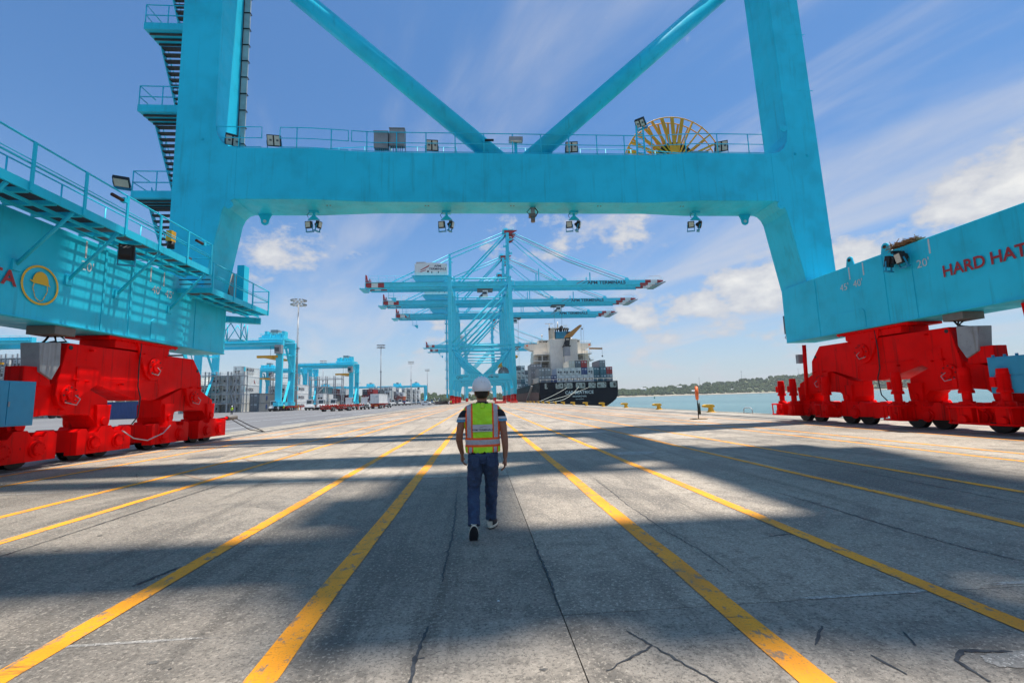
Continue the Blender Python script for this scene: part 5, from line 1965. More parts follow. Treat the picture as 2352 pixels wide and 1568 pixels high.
# bridge with wings
s = MB()
s.prism([(-17.2, 28.0), (-17.2, 29.4), (14.2, 29.4), (14.2, 28.0), (11.4, 26.3), (9.0, 26.0), (-12.4, 26.0), (-14.6, 26.4)], 'y', Y0 + 10, Y0 + 15)
wing = s.build('bridge_wing', 'shipwhite', ship)
s = MB()
for x0, x1 in ((-17, -7.5), (6, 14)):
    for q_ in (0.6, 1.1):
        s.tube((x0, Y0 + 10.1, 29.4 + q_), (x1, Y0 + 10.1, 29.4 + q_), 0.04, 4)
    for q_ in range(7):
        xx = x0 + (x1 - x0) * q_ / 6
        s.tube((xx, Y0 + 10.1, 29.4), (xx, Y0 + 10.1, 30.5), 0.04, 4)
s.build('wing_rail', 'shipwhite', wing)
s = MB()
for xx, zz in ((-16.2, 28.6), (13.2, 28.6)):
    s.tube((xx, Y0 + 9.95, zz), (xx, Y0 + 9.85, zz), 0.42, 12)
s.build('lifebuoy', 'orange', wing)
s = MB()
s.box(-10.8, 9.0, Y0 + 10.5, Y0 + 15.5, 29.4, 31.2)
s.box(-10.4, 8.6, Y0 + 10.42, Y0 + 10.5, 30.0, 30.8, 1)
s.build('wheelhouse', ['shipwhite', 'glass'], ship)
s = MB()
s.box(-4.4, 2.7, Y0 + 1.5, Y0 + 8, 30.2, 33.8)
fun = s.build('funnel', 'funnelblue', ship, 0.03)
s = MB()
for q_ in range(6):
    s.box(-3.9, 0.8, Y0 + 1.35, Y0 + 1.5, 30.9 + q_ * 0.48, 31.18 + q_ * 0.48)
s.build('funnel_louvre', 'cyan_dark', fun)
s = MB()
s.box(-4.6, 2.9, Y0 + 1.4, Y0 + 8.1, 29.95, 30.35)
s.box(1.4, 2.75, Y0 + 1.42, Y0 + 1.5, 30.4, 33.6)
for xx, rr, hh in ((-3.6, 0.28, 1.0), (-2.7, 0.3, 1.3), (-1.2, 0.75, 2.0), (0.2, 0.4, 1.4), (1.1, 0.3, 1.2), (1.9, 0.35, 1.0)):
    s.tube((xx, Y0 + 4, 33.8), (xx, Y0 + 3.6, 33.8 + hh), rr, 10)
    s.tube((xx, Y0 + 3.6, 33.8 + hh), (xx + 0.3, Y0 + 2.6, 34.0 + hh), rr, 10)
s.build('exhaust_pipe', 'black', fun)
s = MB()
s.box(-6.0, -5.2, Y0 + 8.5, Y0 + 9.5, 30.2, 36.6)
s.box(-6.0, 3.4, Y0 + 8.5, Y0 + 9.5, 35.6, 36.6)
s.box(-5.4, -4.5, Y0 + 1.2, Y0 + 8.6, 30.2, 35.5)
rad = s.build('radar_mast', mat('ship_cream', (0.58, 0.48, 0.36), 0.6, var=0.2, vscale=0.8), ship)
s = MB()
s.tube((-1.6, Y0 + 9, 36.6), (-1.6, Y0 + 9, 39.6), 0.35, 8, 0.2)
s.tube((-5.6, Y0 + 9, 36.6), (-5.6, Y0 + 9, 38.6), 0.2, 6)
s.box(-7.6, -3.8, Y0 + 8.8, Y0 + 9.2, 38.6, 38.85)
s.box(0.8, 3.0, Y0 + 8.8, Y0 + 9.2, 37.6, 37.8)
s.tube((1.9, Y0 + 9, 36.6), (1.9, Y0 + 9, 37.6), 0.12, 6)
for xx in (-3.8, -0.4, 0.6, 2.8):
    s.tube((xx, Y0 + 9, 36.6), (xx, Y0 + 9, 37.9), 0.07, 5)
s.build('antenna', 'shipwhite', rad)
for xx, zz, rr in ((-9.2, 33.2, 0.45), (-4.6, 31.6, 0.65), (4.6, 31.2, 0.6)):
    s = MB()
    s.ball((xx, Y0 + 9.2, zz), rr, 12, 8)
    s.tube((xx, Y0 + 9.2, 29.5), (xx, Y0 + 9.2, zz), 0.16, 6)
    s.build('radome', 'shipwhite', ship)
# ---- provision crane on the aft face, side crane to starboard
s = MB()
s.box(-1.1, 1.2, Y0 - 3.2, Y0 - 0.05, 10.4, 22.3)
s.box(-1.25, 1.35, Y0 - 3.3, Y0 - 0.03, 22.3, 26.4, 1)
s.box(-1.5, 1.6, Y0 - 3.5, Y0 + 0.2, 26.4, 26.9, 2)
pc = s.build('deck_crane', ['shipwhite', 'grey', 'black'], ship)
s = MB()
for sg in (-1, 1):
    s.bar((sg * 1.2, Y0 - 2, 26.9), (sg * 0.8 + 0.9, Y0 - 2, 31.0), 0.3, 0.4)
s.box(-0.5, 1.2, Y0 - 2.6, Y0 - 1.0, 27.0, 29.4)
s.build('crane_cab', 'black', pc)
s = MB()
s.prism([(-0.9, 30.4), (2.6, 30.8), (6.7, 35.1), (7.4, 35.9), (6.2, 36.1), (0.2, 31.9)], 'y', Y0 - 2.7, Y0 - 1.5)
s.build('crane_jib', 'craneorange', pc)
s = MB()
for xx in (6.6, 7.0, 7.9):
    s.tube((xx, Y0 - 2.1, 35.4), (xx, Y0 - 2.1, 12.5), 0.045, 4)
s.ball((7.4, Y0 - 2.1, 34.4), 0.4, 8, 6)
s.build('crane_rope', 'greydk', pc)
s = MB()
s.bar((12.6, Y0 + 8, 26.6), (18.8, Y0 + 8, 26.4), 0.7, 0.7)
sc_ = s.build('side_crane', 'craneorange', ship)
s = MB()
for xx, z1 in ((18.7, 22.9), (12.6, 21.6)):
    s.tube((xx, Y0 + 8, 26.3), (xx, Y0 + 8, z1), 0.06, 4)
    s.ball((xx, Y0 + 8, z1), 0.42, 8, 6)
s.build('crane_hook', 'greydk', sc_)
# open side passage forward of the transom on the quay side
s = MB()
s.prism([(1.5, 10.25), (22, 10.25), (22, 12.6), (1.5, 12.2)], 'x', -15.9, -15.5)
s.build('side_bulwark', 'shipgrey', ship)
s = MB()
s.bar((-16.6, 16, 9.4), (-17.6, 28, 3.2), 0.9, 0.25)
s.build('gangway', 'galv', ship)

# ---- containers on deck (each its own thing); columns from the quay side
def deckc(col, tier, kind, colr, yoff=0.0):
    x = 23.55 + col * 2.485
    z = 7.75 + tier * 2.82
    o = put_container(kind, colr, x, SY + 3.2 + yoff, z, f"{ {'grey':'grey','pale':'pale grey','white':'white','blue':'dark blue','red':'red','teal':'grey green','slate':'dark slate','cream':'cream','orange':'orange','maroon':'maroon','purple':'purple'}[colr]} container on the ship's stern, {['bottom','second','third','top'][tier]} tier, {ORDW[col]} stack from quay", 'containers stacked on the ship stern')
    return o


T0 = ['grey', 'grey', 'blue', 'pale', 'pale', 'pale', 'pale', 'pale', 'pale', 'teal', 'teal', 'grey']
T1 = ['grey', 'grey', 'slate', 'pale', 'pale', 'pale', 'pale', 'blue', 'pale', 'teal', 'teal', 'red']
for c_ in range(12):
    deckc(c_, 0, 'reefer' if T0[c_] == 'pale' else 'door', T0[c_], -1.2 if c_ in (0, 1) else (-0.9 if c_ >= 10 else 0))
    if c_ == 2:
        continue
    deckc(c_, 1, 'reefer' if T1[c_] == 'pale' else 'door', T1[c_], -1.2 if c_ in (0, 1) else (-0.9 if c_ >= 10 else 0))
deckc(5, 2, 'door', 'cream'); deckc(6, 2, 'door', 'slate'); deckc(7, 2, 'door', 'red')
deckc(10, 2, 'door', 'grey')
# second bay by the rail on the quay side
for t_ in range(3):
    for c_ in range(2):
        put_container('door', ['grey', 'pale'][c_ % 2] if t_ < 2 else 'grey', 22.2 + c_ * 2.485, SY + 17.0, 7.75 + t_ * 2.82, f"grey container beside the ship's white superstructure, {['bottom','middle','top'][t_]} tier, {['outer','inner'][c_]} stack", 'containers beside the accommodation')
# forward deck, seen past the house
for t_ in range(5):
    for c_ in range(4):
        if t_ == 4 and c_ > 1:
            continue
        colr = ['pale', 'pale', 'slate', 'white', 'cream', 'pale'][(t_ * 2 + c_) % 6] if t_ > 1 else ['white', 'grey', 'teal'][(c_ + t_) % 3]
        put_container('reefer' if colr in ('pale', 'white', 'cream') else 'door', colr, 23.6 + c_ * 2.485, SY + 104, 7.8 + t_ * 2.82, f"{ {'pale':'pale grey','white':'white','cream':'cream','slate':'dark slate','grey':'grey','teal':'grey green'}[colr]} container on the ship's forward deck, {ORDW[t_]} tier, {ORDW[c_]} stack from quay", 'containers on the forward deck')
# ---- mooring ropes
for i, (p, q_, sag) in enumerate((((34.1, SY - 0.15, 5.3), (19.4, 150.9, 0.45), 0.3), ((42.8, SY - 0.15, 5.3), (19.4, 139.6, 0.45), 0.4), ((38.9, SY - 0.15, 5.6), (19.4, 128.3, 0.45), 1.6))):
    pts = []
    for t in range(17):
        v = Vector(p).lerp(Vector(q_), t / 16)
        v.z -= sag * math.sin(math.pi * t / 16)
        v.z = max(v.z, 0.1) if v.x < EDGE else v.z
        pts.append(v)
    s = MB()
    s.pipe(pts, 0.05, 5)
    tag(s.build('mooring_rope', 'rope'), ['pale taut mooring rope running up to the left transom opening', 'pale taut mooring rope running up to the right transom opening', 'slack sagging mooring rope from the middle of the stern'][i], 'rope', 'mooring ropes of the ship')

# ---- bollards
bm = MB()
N_ = 14
rings = []
for z, r_, ox in ((0, 0.30, 0), (0.04, 0.30, 0), (0.12, 0.25, 0), (0.30, 0.20, 0.0), (0.42, 0.20, -0.03)):
    rings.append([(ox + r_ * math.cos(2 * math.pi * i / N_), r_ * math.sin(2 * math.pi * i / N_), z) for i in range(N_)])
bm.loft(rings)
bm.prism([(-0.22, 0.36), (-0.60, 0.40), (-0.68, 0.47), (-0.66, 0.56), (-0.45, 0.62), (0.05, 0.62), (0.22, 0.55), (0.24, 0.40)], 'y', -0.24, 0.24)
bm.tube((0, 0, -0.02), (0, 0, 0.02), 0.42, 16)
bme = bm.mesh('bollard', ['bollard'])
ORD = ['nearest', 'second', 'third', 'fourth', 'fifth', 'sixth', 'seventh', 'eighth', 'ninth', 'tenth', 'eleventh', 'twelfth', 'thirteenth', 'fourteenth']
for i in range(14):
    o = put('bollard', bme, None, 0.015, (19.42, 37.8 + 11.3 * i, 0.003))
    o.scale = (1.0, 1.0, 1.05)
    tag(o, f'{ORD[i]} yellow mooring bollard on the quay edge counting from the camera', 'bollard', 'bollards along the quay edge')
# ---- lifebuoy stand
e = empty('lifebuoy_stand', (13.6, 28.1, 0.004))
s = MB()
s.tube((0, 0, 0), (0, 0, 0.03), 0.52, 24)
s.build('foot_shadow_disc', mat('brown_shadow_paint', (0.20, 0.11, 0.03), 0.8, var=0.3, vscale=6), e)  # brown disc at the post's foot paints in the lifebuoy's shadow
s = MB()
s.tube((0, 0, 0.03), (0, 0, 1.35), 0.03, 8)
s.build('post', 'rust', e)
s = MB()
s.tube((0.09, 0.0, 0.28), (0.07, 0, 0.98), 0.085, 12)
s.build('rope_canister', mat('dark_green_canister', (0.012, 0.03, 0.022), 0.5), e)
s = MB()
tor = []
rot = Matrix.Rotation(R(68), 3, 'Z')
for i in range(28):
    t = 2 * math.pi * i / 28
    c_ = Vector((math.cos(t) * 0.29, 0, 1.6 + math.sin(t) * 0.36))
    ra = Vector((math.cos(t), 0, math.sin(t)))
    tor.append([rot @ (Vector((c_.x, 0, 0)) + ra * 0.075 * math.cos(2 * math.pi * k_ / 10) * Vector((1, 1, 0)).length / math.sqrt(2) + Vector((0, 0.075 * math.sin(2 * math.pi * k_ / 10), 0))) + Vector((0, 0, 0)) if False else rot @ Vector((c_.x + ra.x * 0.075 * math.cos(2 * math.pi * k_ / 10), 0.09 * math.sin(2 * math.pi * k_ / 10), c_.z + ra.z * 0.075 * math.cos(2 * math.pi * k_ / 10))) for k_ in range(10)])
tor.append(tor[0])
s.loft(tor, 0, False)
s.build('lifebuoy', 'orange', e)
s = MB()
s.pipe([rot @ Vector((0.12, -0.1, 1.3)), rot @ Vector((0.16, -0.11, 1.1)), (0.12, -0.02, 0.9), (0.1, 0.0, 0.6)], 0.015, 5)
s.build('rope', 'white_mark', e)
tag(e, 'orange lifebuoy hung on a thin post with painted round shadow on the quay', 'lifebuoy')
# ladder hoop at the quay edge
s = MB()
s.pipe([(20.1, 33.0, 0.04), (20.1, 33.0, 0.30), (20.1, 33.2, 0.42), (20.1, 33.9, 0.42), (20.1, 34.1, 0.30), (20.1, 34.1, 0.04)], 0.035, 8)
tag(s.build('ladder_hoop', 'galv'), 'low grey steel ladder hoop on the quay edge', 'ladder')

# ================================================================== CONTAINER YARD
# ---- light masts
mm = MB()
mm.tube((0, 0, 0), (0, 0, 35), 0.42, 12, 0.2)
mm.box(-0.55, 0.55, -0.55, 0.55, 0, 1.1)
pole_me = mm.mesh('pole', ['galv'])
rm = MB()
for z in (34.2, 35.6):
    rm.pipe([(2.1 * math.cos(2 * math.pi * i / 20), 2.1 * math.sin(2 * math.pi * i / 20), z) for i in range(21)], 0.07, 5)
    for i in range(6):
        t = math.pi * i / 3
        rm.tube((0, 0, z), (2.1 * math.cos(t), 2.1 * math.sin(t), z), 0.06, 5)
ring_me = rm.mesh('lamp_ring', ['galv'])
lm = MB()
lm.box(-0.35, 0.35, -0.28, 0.28, -0.18, 0.18)
lm.box(-0.3, 0.3, -0.2, 0.2, -0.22, -0.18, 1)
lamp_me = lm.mesh('lamp', ['grey', 'lamp'])
for i, (x, y) in enumerate(((-58.5, 153), (-57.8, 278), (-57.4, 398), (-54.9, 500), (-122, 372))):
    e = empty('light_mast', (x, y, 0))
    put('pole', pole_me, e)
    r_ = put('lamp_ring', ring_me, e)
    for z in (34.3, 35.7):
        for q_ in range(12):
            t = 2 * math.pi * q_ / 12
            o = put('lamp', lamp_me, r_, 0, (2.15 * math.cos(t), 2.15 * math.sin(t), z))
            o.rotation_euler = (0, R(18), t)
    s = MB()
    s.box(-0.5, 0.5, -0.5, 0.5, 19.5, 20.2)
    s.build('junction_box', 'grey', e)
    tag(e, ['tall nearest floodlight mast with two lamp rings behind the tractors', 'second floodlight mast from the left, beside the white reefer trailer', 'third floodlight mast, mid distance, by the far yard crane', 'fourth and shortest-looking floodlight mast near the quay cranes', 'distant floodlight mast deep in the yard left of the others'][i], 'light mast', 'floodlight masts in the yard')


# ---- rubber-tyred gantries
def gantry(x0, x1, y, H, label, troll=0.8, depth=9.0):
    e = empty('yard_gantry_crane', ((x0 + x1) / 2, y, 0))
    h = (x1 - x0) / 2
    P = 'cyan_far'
    for s_ in (-1, 1):
        for d in (0, depth):
            a = MB()
            a.prism([(s_ * h - 0.8, 2.6), (s_ * h + 0.8, 2.6), (s_ * h + 0.95, H - 1.6), (s_ * h - 0.95, H - 1.6)], 'y', d - 0.45, d + 0.45)
            a.build('leg', P, e)
        a = MB()
        a.box(s_ * h - 0.7, s_ * h + 0.7, -1.8, depth + 1.8, 1.5, 2.6)
        sl = a.build('sill_beam', P, e)
        for d in (-1.2, 1.2, depth - 1.2, depth + 1.2):
            a = MB()
            a.tube((s_ * h - 0.4, d, 0.75), (s_ * h + 0.4, d, 0.75), 0.75, 16)
            a.build('wheel', 'tyre', sl)
        a = MB()
        a.bar((s_ * h, 0.4, H - 4), (s_ * h, depth - 0.4, H - 4), 0.5, 0.5)
        a.bar((s_ * h + 0.9, depth * 0.2, 2.6), (s_ * h + 0.9, depth * 0.75, H * 0.55), 0.7, 0.15)
        a.bar((s_ * h + 0.9, depth * 0.75, H * 0.55), (s_ * h + 0.9, depth * 0.2, H - 2), 0.7, 0.15)
        for z in (H * 0.3, H * 0.55, H * 0.8):
            a.box(s_ * h + 0.6, s_ * h + 1.9, depth * 0.6, depth * 0.9, z, z + 0.1)
            a.tube((s_ * h + 1.85, depth * 0.6, z + 1.1), (s_ * h + 1.85, depth * 0.9, z + 1.1), 0.05, 4)
        a.build('stair', P, e)
    for d in (0, depth):
        a = MB()
        a.box(-h - 1.0, h + 1.0, d - 0.6, d + 0.6, H - 1.6, H)
        g_ = a.build('girder', P, e)
        a = MB()
        yy = d - 0.9 if d == 0 else d + 0.9
        a.box(-h - 0.8, h + 0.8, min(d - 0.6, yy - .3) if d == 0 else d + 0.6, d - 0.6 if d == 0 else yy + .3, H - 0.9, H - 0.8)
        for z in (0.5, 1.1):
            a.tube((-h - 0.8, yy, H + z - 0.8), (h + 0.8, yy, H + z - 0.8), 0.05, 4)
        for q_ in range(13):
            a.tube((-h - 0.8 + (2 * h + 1.6) * q_ / 12, yy, H - 0.8), (-h - 0.8 + (2 * h + 1.6) * q_ / 12, yy, H + 0.3), 0.05, 4)
        a.build('walkway', P, g_)
    tx = -h + 2 * h * troll
    a = MB()
    a.box(tx - 3.6, tx + 3.6, 0.2, depth - 0.2, H + 0.2, H + 0.9)
    for q_ in range(7):
        rg = random.Random(q_ * 7 + int(y))
        px = tx - 3 + q_
        a.box(px - 0.4, px + 0.4, rg.uniform(0.5, 2), rg.uniform(3, 6), H + 0.9, H + rg.uniform(1.4, 3.0))
        a.tube((px, 0.3, H + 0.9), (px, 0.3, H + 2.2), 0.06, 4)
    a.tube((tx - 3.5, 0.3, H + 2.0), (tx + 3.5, 0.3, H + 2.0), 0.05, 4)
    t_ = a.build('trolley', P, e)
    a = MB()
    a.box(tx - 1.0, tx + 1.2, 2, 5, H + 0.9, H + 3.4)
    a.box(tx + 2.2, tx + 4.0, -2.4, -0.7, H - 4.2, H - 1.7)
    a.box(tx + 2.18, tx + 3.5, -2.43, -0.9, H - 3.6, H - 2.4, 1)
    a.build('cab', ['grey', 'glass'], t_)
    a = MB()
    a.box(tx - 6.0, tx + 6.0, depth / 2 - 0.6, depth / 2 + 0.6, H - 5.4, H - 4.9) if False else a.box(tx - 1.2, tx + 1.2, depth / 2 - 6.0, depth / 2 + 6.0, H - 5.4, H - 4.9)
    a.box(tx - 3.5, tx + 2.4, depth / 2 - 5.2, depth / 2 - 4.2, H - 5.3, H - 4.6)
    a.build('spreader', 'yellow', t_)
    a = MB()
    for dx in (-1, 1):
        for dy_ in (-2, 2):
            a.tube((tx + dx, depth / 2 + dy_, H), (tx + dx, depth / 2 + dy_, H - 4.9), 0.05, 4)
    a.build('hoist_rope', 'greydk', t_)
    tag(e, label, 'gantry crane', 'turquoise yard gantry cranes')


gantry(-81.5, -58.5, 140, 20.9, 'large nearest yard gantry crane with yellow spreader, left of the tall mast', 0.88)
gantry(-78.0, -55.2, 205, 19.3, 'second yard gantry crane standing behind the nearest floodlight mast', 0.86)
gantry(-114, -88.5, 250, 20.8, 'yard gantry crane seen behind the nearest gantry, trolley at its left end', 0.12)
gantry(-148, -126, 448, 18.0, 'far yard gantry crane at the left end of the distant row', 0.12)
gantry(-124, -101.5, 452, 17.6, 'distant yard gantry crane behind the second gantry leg', 0.88)
gantry(-96, -74.6, 450, 17.2, 'distant yard gantry crane with trolley at right, second from the quay', 0.82)
gantry(-71.6, -50.6, 440, 16.9, 'distant yard gantry crane nearest the quay, trolley mid beam', 0.58)
gantry(-133, -107.8, 118, 19.6, 'yard gantry crane glimpsed under the left crane beam above racks', 0.35)


# ---- containers on the ground
def stack(x, y, cols, kinds=None, where='', group='', L=12.19, H=2.8):
    for t_, c_ in enumerate(cols):
        if c_ is None:
            continue
        kd = 'reefer' if c_ in ('white', 'pale', 'cream') else 'door'
        cn_ = {'pale': 'pale grey', 'slate': 'dark slate', 'teal': 'grey green', 'blue': 'dark blue'}.get(c_, c_)
        o = put_container(kd if kinds is None else kinds, c_, x - 2.4, y, t_ * H + 0.02, f"{cn_} container {['on the ground', 'second up', 'third up', 'fourth up', 'fifth up', 'sixth up'][t_]} {where}", group, L, H)
        yield o


def marks(o, s_, h=0.85, z=1.2, y=1.5, m_='navy', box=True):
    """lettering on the +X long side"""
    text(s_, m_, o, (2.43, y + 1.6, z), RXP, h, bold=0.02)
    if box:
        a = MB()
        a.box(2.41, 2.43, y, y + 1.1, z - 0.2, z + h + 0.2)
        a.build('emblem', 'cyan_far', o)


RK = 'containers in the nearest reefer rack'
for i, o in enumerate(stack(-73.2, 148, ['white', 'white', 'white', 'white', 'white'], where='in the end row of the nearest rack', group=RK)):
    if i in (4, 2):
        marks(o, "MAERSK" if i == 4 else "MAERSK", 1.0, 1.55 if i == 4 else 0.9)
        if i == 4:
            text("SEALAND", 'grey', o, (2.43, 3.3, 0.5), RXP, 0.75)
    if i in (1, 3):
        a = MB()
        a.prism([(8.2, 1.9), (8.5, 0.8), (9.4, 0.5)], 'x', 2.41, 2.43)
        a.build('emblem', 'red_mark', o)
for i, o in enumerate(stack(-68.0, 148, ['slate', 'slate'], where='at the corner beside the white tractor', group=RK)):
    o.data = container_mesh('door', 'grey', 12.19, 2.8)
    o['label'] = ['grey container with blue oval mark on the ground beside the tractor', 'grey container with blue oval mark on top of another beside the tractor'][i]
    a = MB()
    a.prism([(6.1 + 0.55 * math.cos(2 * math.pi * q_ / 20), 1.4 + 0.8 * math.sin(2 * math.pi * q_ / 20)) for q_ in range(20)], 'x', 2.41, 2.43)
    a.build('emblem', 'c_blue', o)
for c_, (x, cols) in enumerate(((-76.3, ['grey', 'white', 'white', 'pale']), (-79.4, ['white', 'pale', 'white', 'white']), (-82.5, ['pale', 'white', 'white', None]), (-85.6, ['white', 'white', 'pale', 'white']), (-88.7, ['white', 'cream', 'white', None]))):
    for o in stack(x, 148, cols, where=f'in the nearest rack, {ORDW[c_ + 1]} row from right', group=RK):
        pass
for c_, (x, cols) in enumerate(((-65.6, [None, None, 'white', 'white']), (-70.4, ['slate', 'slate', 'white']))):
    for o in stack(x, 166, cols, where=f'behind the marked grey pair, {["right", "left"][c_]} stack', group=RK):
        o.location.z -= 5.6 if c_ == 0 else 0
for c_, (x, cols) in enumerate(((-60.0, ['white', 'white', 'white']), (-63.0, ['white', 'pale', 'white']))):
    for i, o in enumerate(stack(x, 156, cols, where=f'in the white stack behind the tall mast, {["right", "left"][c_]} row', group='white containers behind the mast')):
        if c_ == 0:
            marks(o, "MAERSK", 1.0, 0.95)
FAR = 'containers stacked in the far yard'
rows = [(-57.4, 176, ['pale', 'white']), (-61, 186, ['white', 'white', 'teal']), (-56.4, 212, ['maroon', 'maroon', None]), (-60.2, 214, ['slate', 'maroon', 'white']), (-64.0, 214, ['white', 'slate', 'maroon']), (-67.5, 216, ['white', 'orange', 'maroon']), (-72, 218, ['pale', 'white', 'maroon']),
        (-52.2, 232, ['white', 'purple', 'red']), (-55.2, 234, ['maroon', 'red', 'slate']), (-52.0, 248, ['slate', 'slate', 'slate']), (-55.5, 250, ['maroon', 'orange', 'pale', None]), (-49, 226, ['maroon', 'maroon']), (-49.5, 262, ['grey', 'pale', 'pale']),
        (-52.5, 286, ['maroon', 'red', 'slate', 'white']), (-55.5, 288, ['slate', 'maroon', 'white', 'pale']), (-58.5, 290, ['pale', 'white', 'white', 'white']), (-62.5, 292, ['pale', 'white', 'white', 'pale']), (-49.5, 284, ['slate', 'maroon']), (-66.5, 296, ['white', 'pale', 'white', 'pale']),
        (-51.0, 316, ['blue', 'orange', 'white']), (-54.0, 318, ['white', 'orange', 'white', 'white']), (-57.4, 320, ['white', 'white', 'pale', 'pale']), (-61.0, 322, ['pale', 'white', 'white', 'white']), (-64.5, 326, ['white', 'white', 'pale', 'white']), (-69.0, 330, ['white', 'white', 'white', 'pale'])]
for i in range(15):
    rows.append((-50.5 - (i % 5) * 4.4, 346 + (i // 5) * 24 + (i % 5) * 2.0, [['white', 'pale', 'white', 'pale'], ['white', 'white', 'pale'], ['pale', 'white', 'white', 'white'], ['white', 'cream', 'white', 'white'], ['pale', 'pale', 'white', 'pale']][(i * 3) % 5]))
rows.sort(key=lambda r_: r_[0] / r_[1])
for n_, (x, y, cols) in enumerate(rows):
    for o in stack(x, y, cols, where=f'in the {ORDW[n_]} far yard stack counting from the left', group=FAR):
        pass
# racks: grey steel frames with floors, seen in front of the reefers
def rack(x0, x1, y, nt_, H, label):
    e = empty('reefer_rack', (x0, y, 0))
    w = x1 - x0
    n = max(2, round(w / 3.1))
    pm = MB()
    pm.box(-0.14, 0.14, -0.14, 0.14, 0, nt_ * H + 1.1)
    me = pm.mesh('post', ['galv'])
    for i in range(n + 1):
        for d in (0, 1.9):
            put('post', me, e, 0, (w * i / n, -d, 0))
    for t_ in range(1, nt_ + 1):
        a = MB()
        z = t_ * H - 0.3
        a.box(-0.2, w + 0.2, -2.1, 0.2, z, z + 0.22)
        f_ = a.build('floor', 'galv', e)
        a = MB()
        for q_ in (0.55, 1.1):
            a.tube((-0.2, -2.05, z + q_), (w + 0.2, -2.05, z + q_), 0.05, 4)
        for i in range(n * 2 + 1):
            a.tube((w * i / n / 2, -2.05, z), (w * i / n / 2, -2.05, z + 1.1), 0.045, 4)
        a.build('railing', 'galv', f_)
    a = MB()
    for t_ in range(nt_ - 1):
        sg = t_ % 2
        a.bar((w * (0.25 + 0.2 * sg), -2.0, t_ * H + 0.1), (w * (0.45 - 0.2 * sg), -2.0, (t_ + 1) * H - 0.1), 0.7, 0.18)
    a.build('stair', 'galv', e)
    tag(e, label, 'rack', 'grey steel racks for refrigerated containers')


rack(-92, -75.8, 147.3, 4, 2.8, 'grey steel reefer rack with walkways beside the landside bogie')
rack(-75.6, -70.9, 147.2, 4, 2.8, 'narrow grey rack bay in front of the marked white containers')
rack(-71, -62, 165.3, 4, 2.8, 'grey rack behind the pair of grey marked containers')
rack(-64, -52, 182, 4, 2.8, 'grey rack directly behind the nearest floodlight mast')
rack(-70, -49.5, 344.5, 4, 2.8, 'large distant grey rack right of the second mast')
rack(-70, -49.5, 369, 4, 2.8, 'far grey rack behind the large distant rack')
rack(-136, -112, 138, 6, 2.8, 'grey rack of pale containers seen at the left edge under the crane beam')
for c_ in range(7):
    for o in stack(-113 - c_ * 3.2, 139.5, [['white', 'cream', 'white', 'pale', 'white', 'white'], ['pale', 'white', 'slate', 'white', 'pale', 'white']][c_ % 2], where=f'in the rack at the left edge, {ORDW[c_]} row', group='containers in the left edge rack'):
        pass
# blue container behind the landside bogie
o = put_container('door', 'blue', -66.5, 86, 0.02, 'dark blue container lying crosswise behind the red landside bogie', 'loose containers', 12.19, 3.0, R(-90))
o.location = (-67.5, 88.4, 0.02)


# ---- terminal tractors and trailers
def wheel_mb(a, x, y, r, w, mi=0):
    a.tube((x - w / 2, y, r), (x + w / 2, y, r), r, 16, mi=mi)


def tractor(x, y, label, rz=0.0, white=True):
    """terminal tractor, nose towards local -Y"""
    e = empty('terminal_tractor', (x, y, 0), rz)
    a = MB()
    a.box(-1.2, 1.2, -1.2, 0.2, 0.75, 1.35)
    a.prism([(-1.35, 0.62), (-1.2, 1.2), (-0.6, 1.42), (0.2, 1.42), (0.2, 0.62)], 'x', -1.24, 1.24)
    a.box(-0.5, 0.5, 0.2, 4.4, 0.75, 1.05)
    bd = a.build('body', 'white', e, 0.03)
    a = MB()
    a.prism([(-0.1, 1.3), (0.05, 3.05), (1.5, 3.05), (1.5, 1.3)], 'x', -1.1, 0.55)
    a.box(-1.15, 0.6, -0.02, 1.55, 3.05, 3.13)
    cb = a.build('cab', 'white', e, 0.03)
    a = MB()
    a.prism([(-0.10, 1.85), (0.0, 2.85), (0.06, 2.85), (-0.04, 1.85)], 'x', -0.95, 0.4)
    a.box(0.55, 0.57, 0.15, 1.35, 1.85, 2.85)
    a.box(-1.12, -1.1, 0.15, 1.35, 1.85, 2.85)
    a.build('window', 'glass', cb)
    a = MB()
    a.box(-1.26, 1.26, -1.45, -1.2, 0.38, 0.85)
    a.build('bumper', 'black', e, 0.03)
    a = MB()
    a.box(-0.55, 0.55, 2.6, 4.0, 1.05, 1.25)
    a.build('fifth_wheel', 'greydk', e)
    for wx in (-1.0, 1.0):
        for wy, r_ in ((-0.45, 0.52), (3.3, 0.52)):
            w = MB()
            wheel_mb(w, wx, wy, r_, 0.35)
            w.tube((wx - 0.19, wy, r_), (wx + 0.19, wy, r_), r_ * 0.5, 12, mi=1)
            w.build('wheel', ['tyre', 'galv'], e)
    a = MB()
    for sx in (-0.85, 0.85):
        a.tube((sx, -1.36, 1.0), (sx, -1.42, 1.0), 0.1, 10)
    a.build('headlight', 'lamp', e)
    tag(e, label, 'tractor', 'white terminal tractors')
    return e


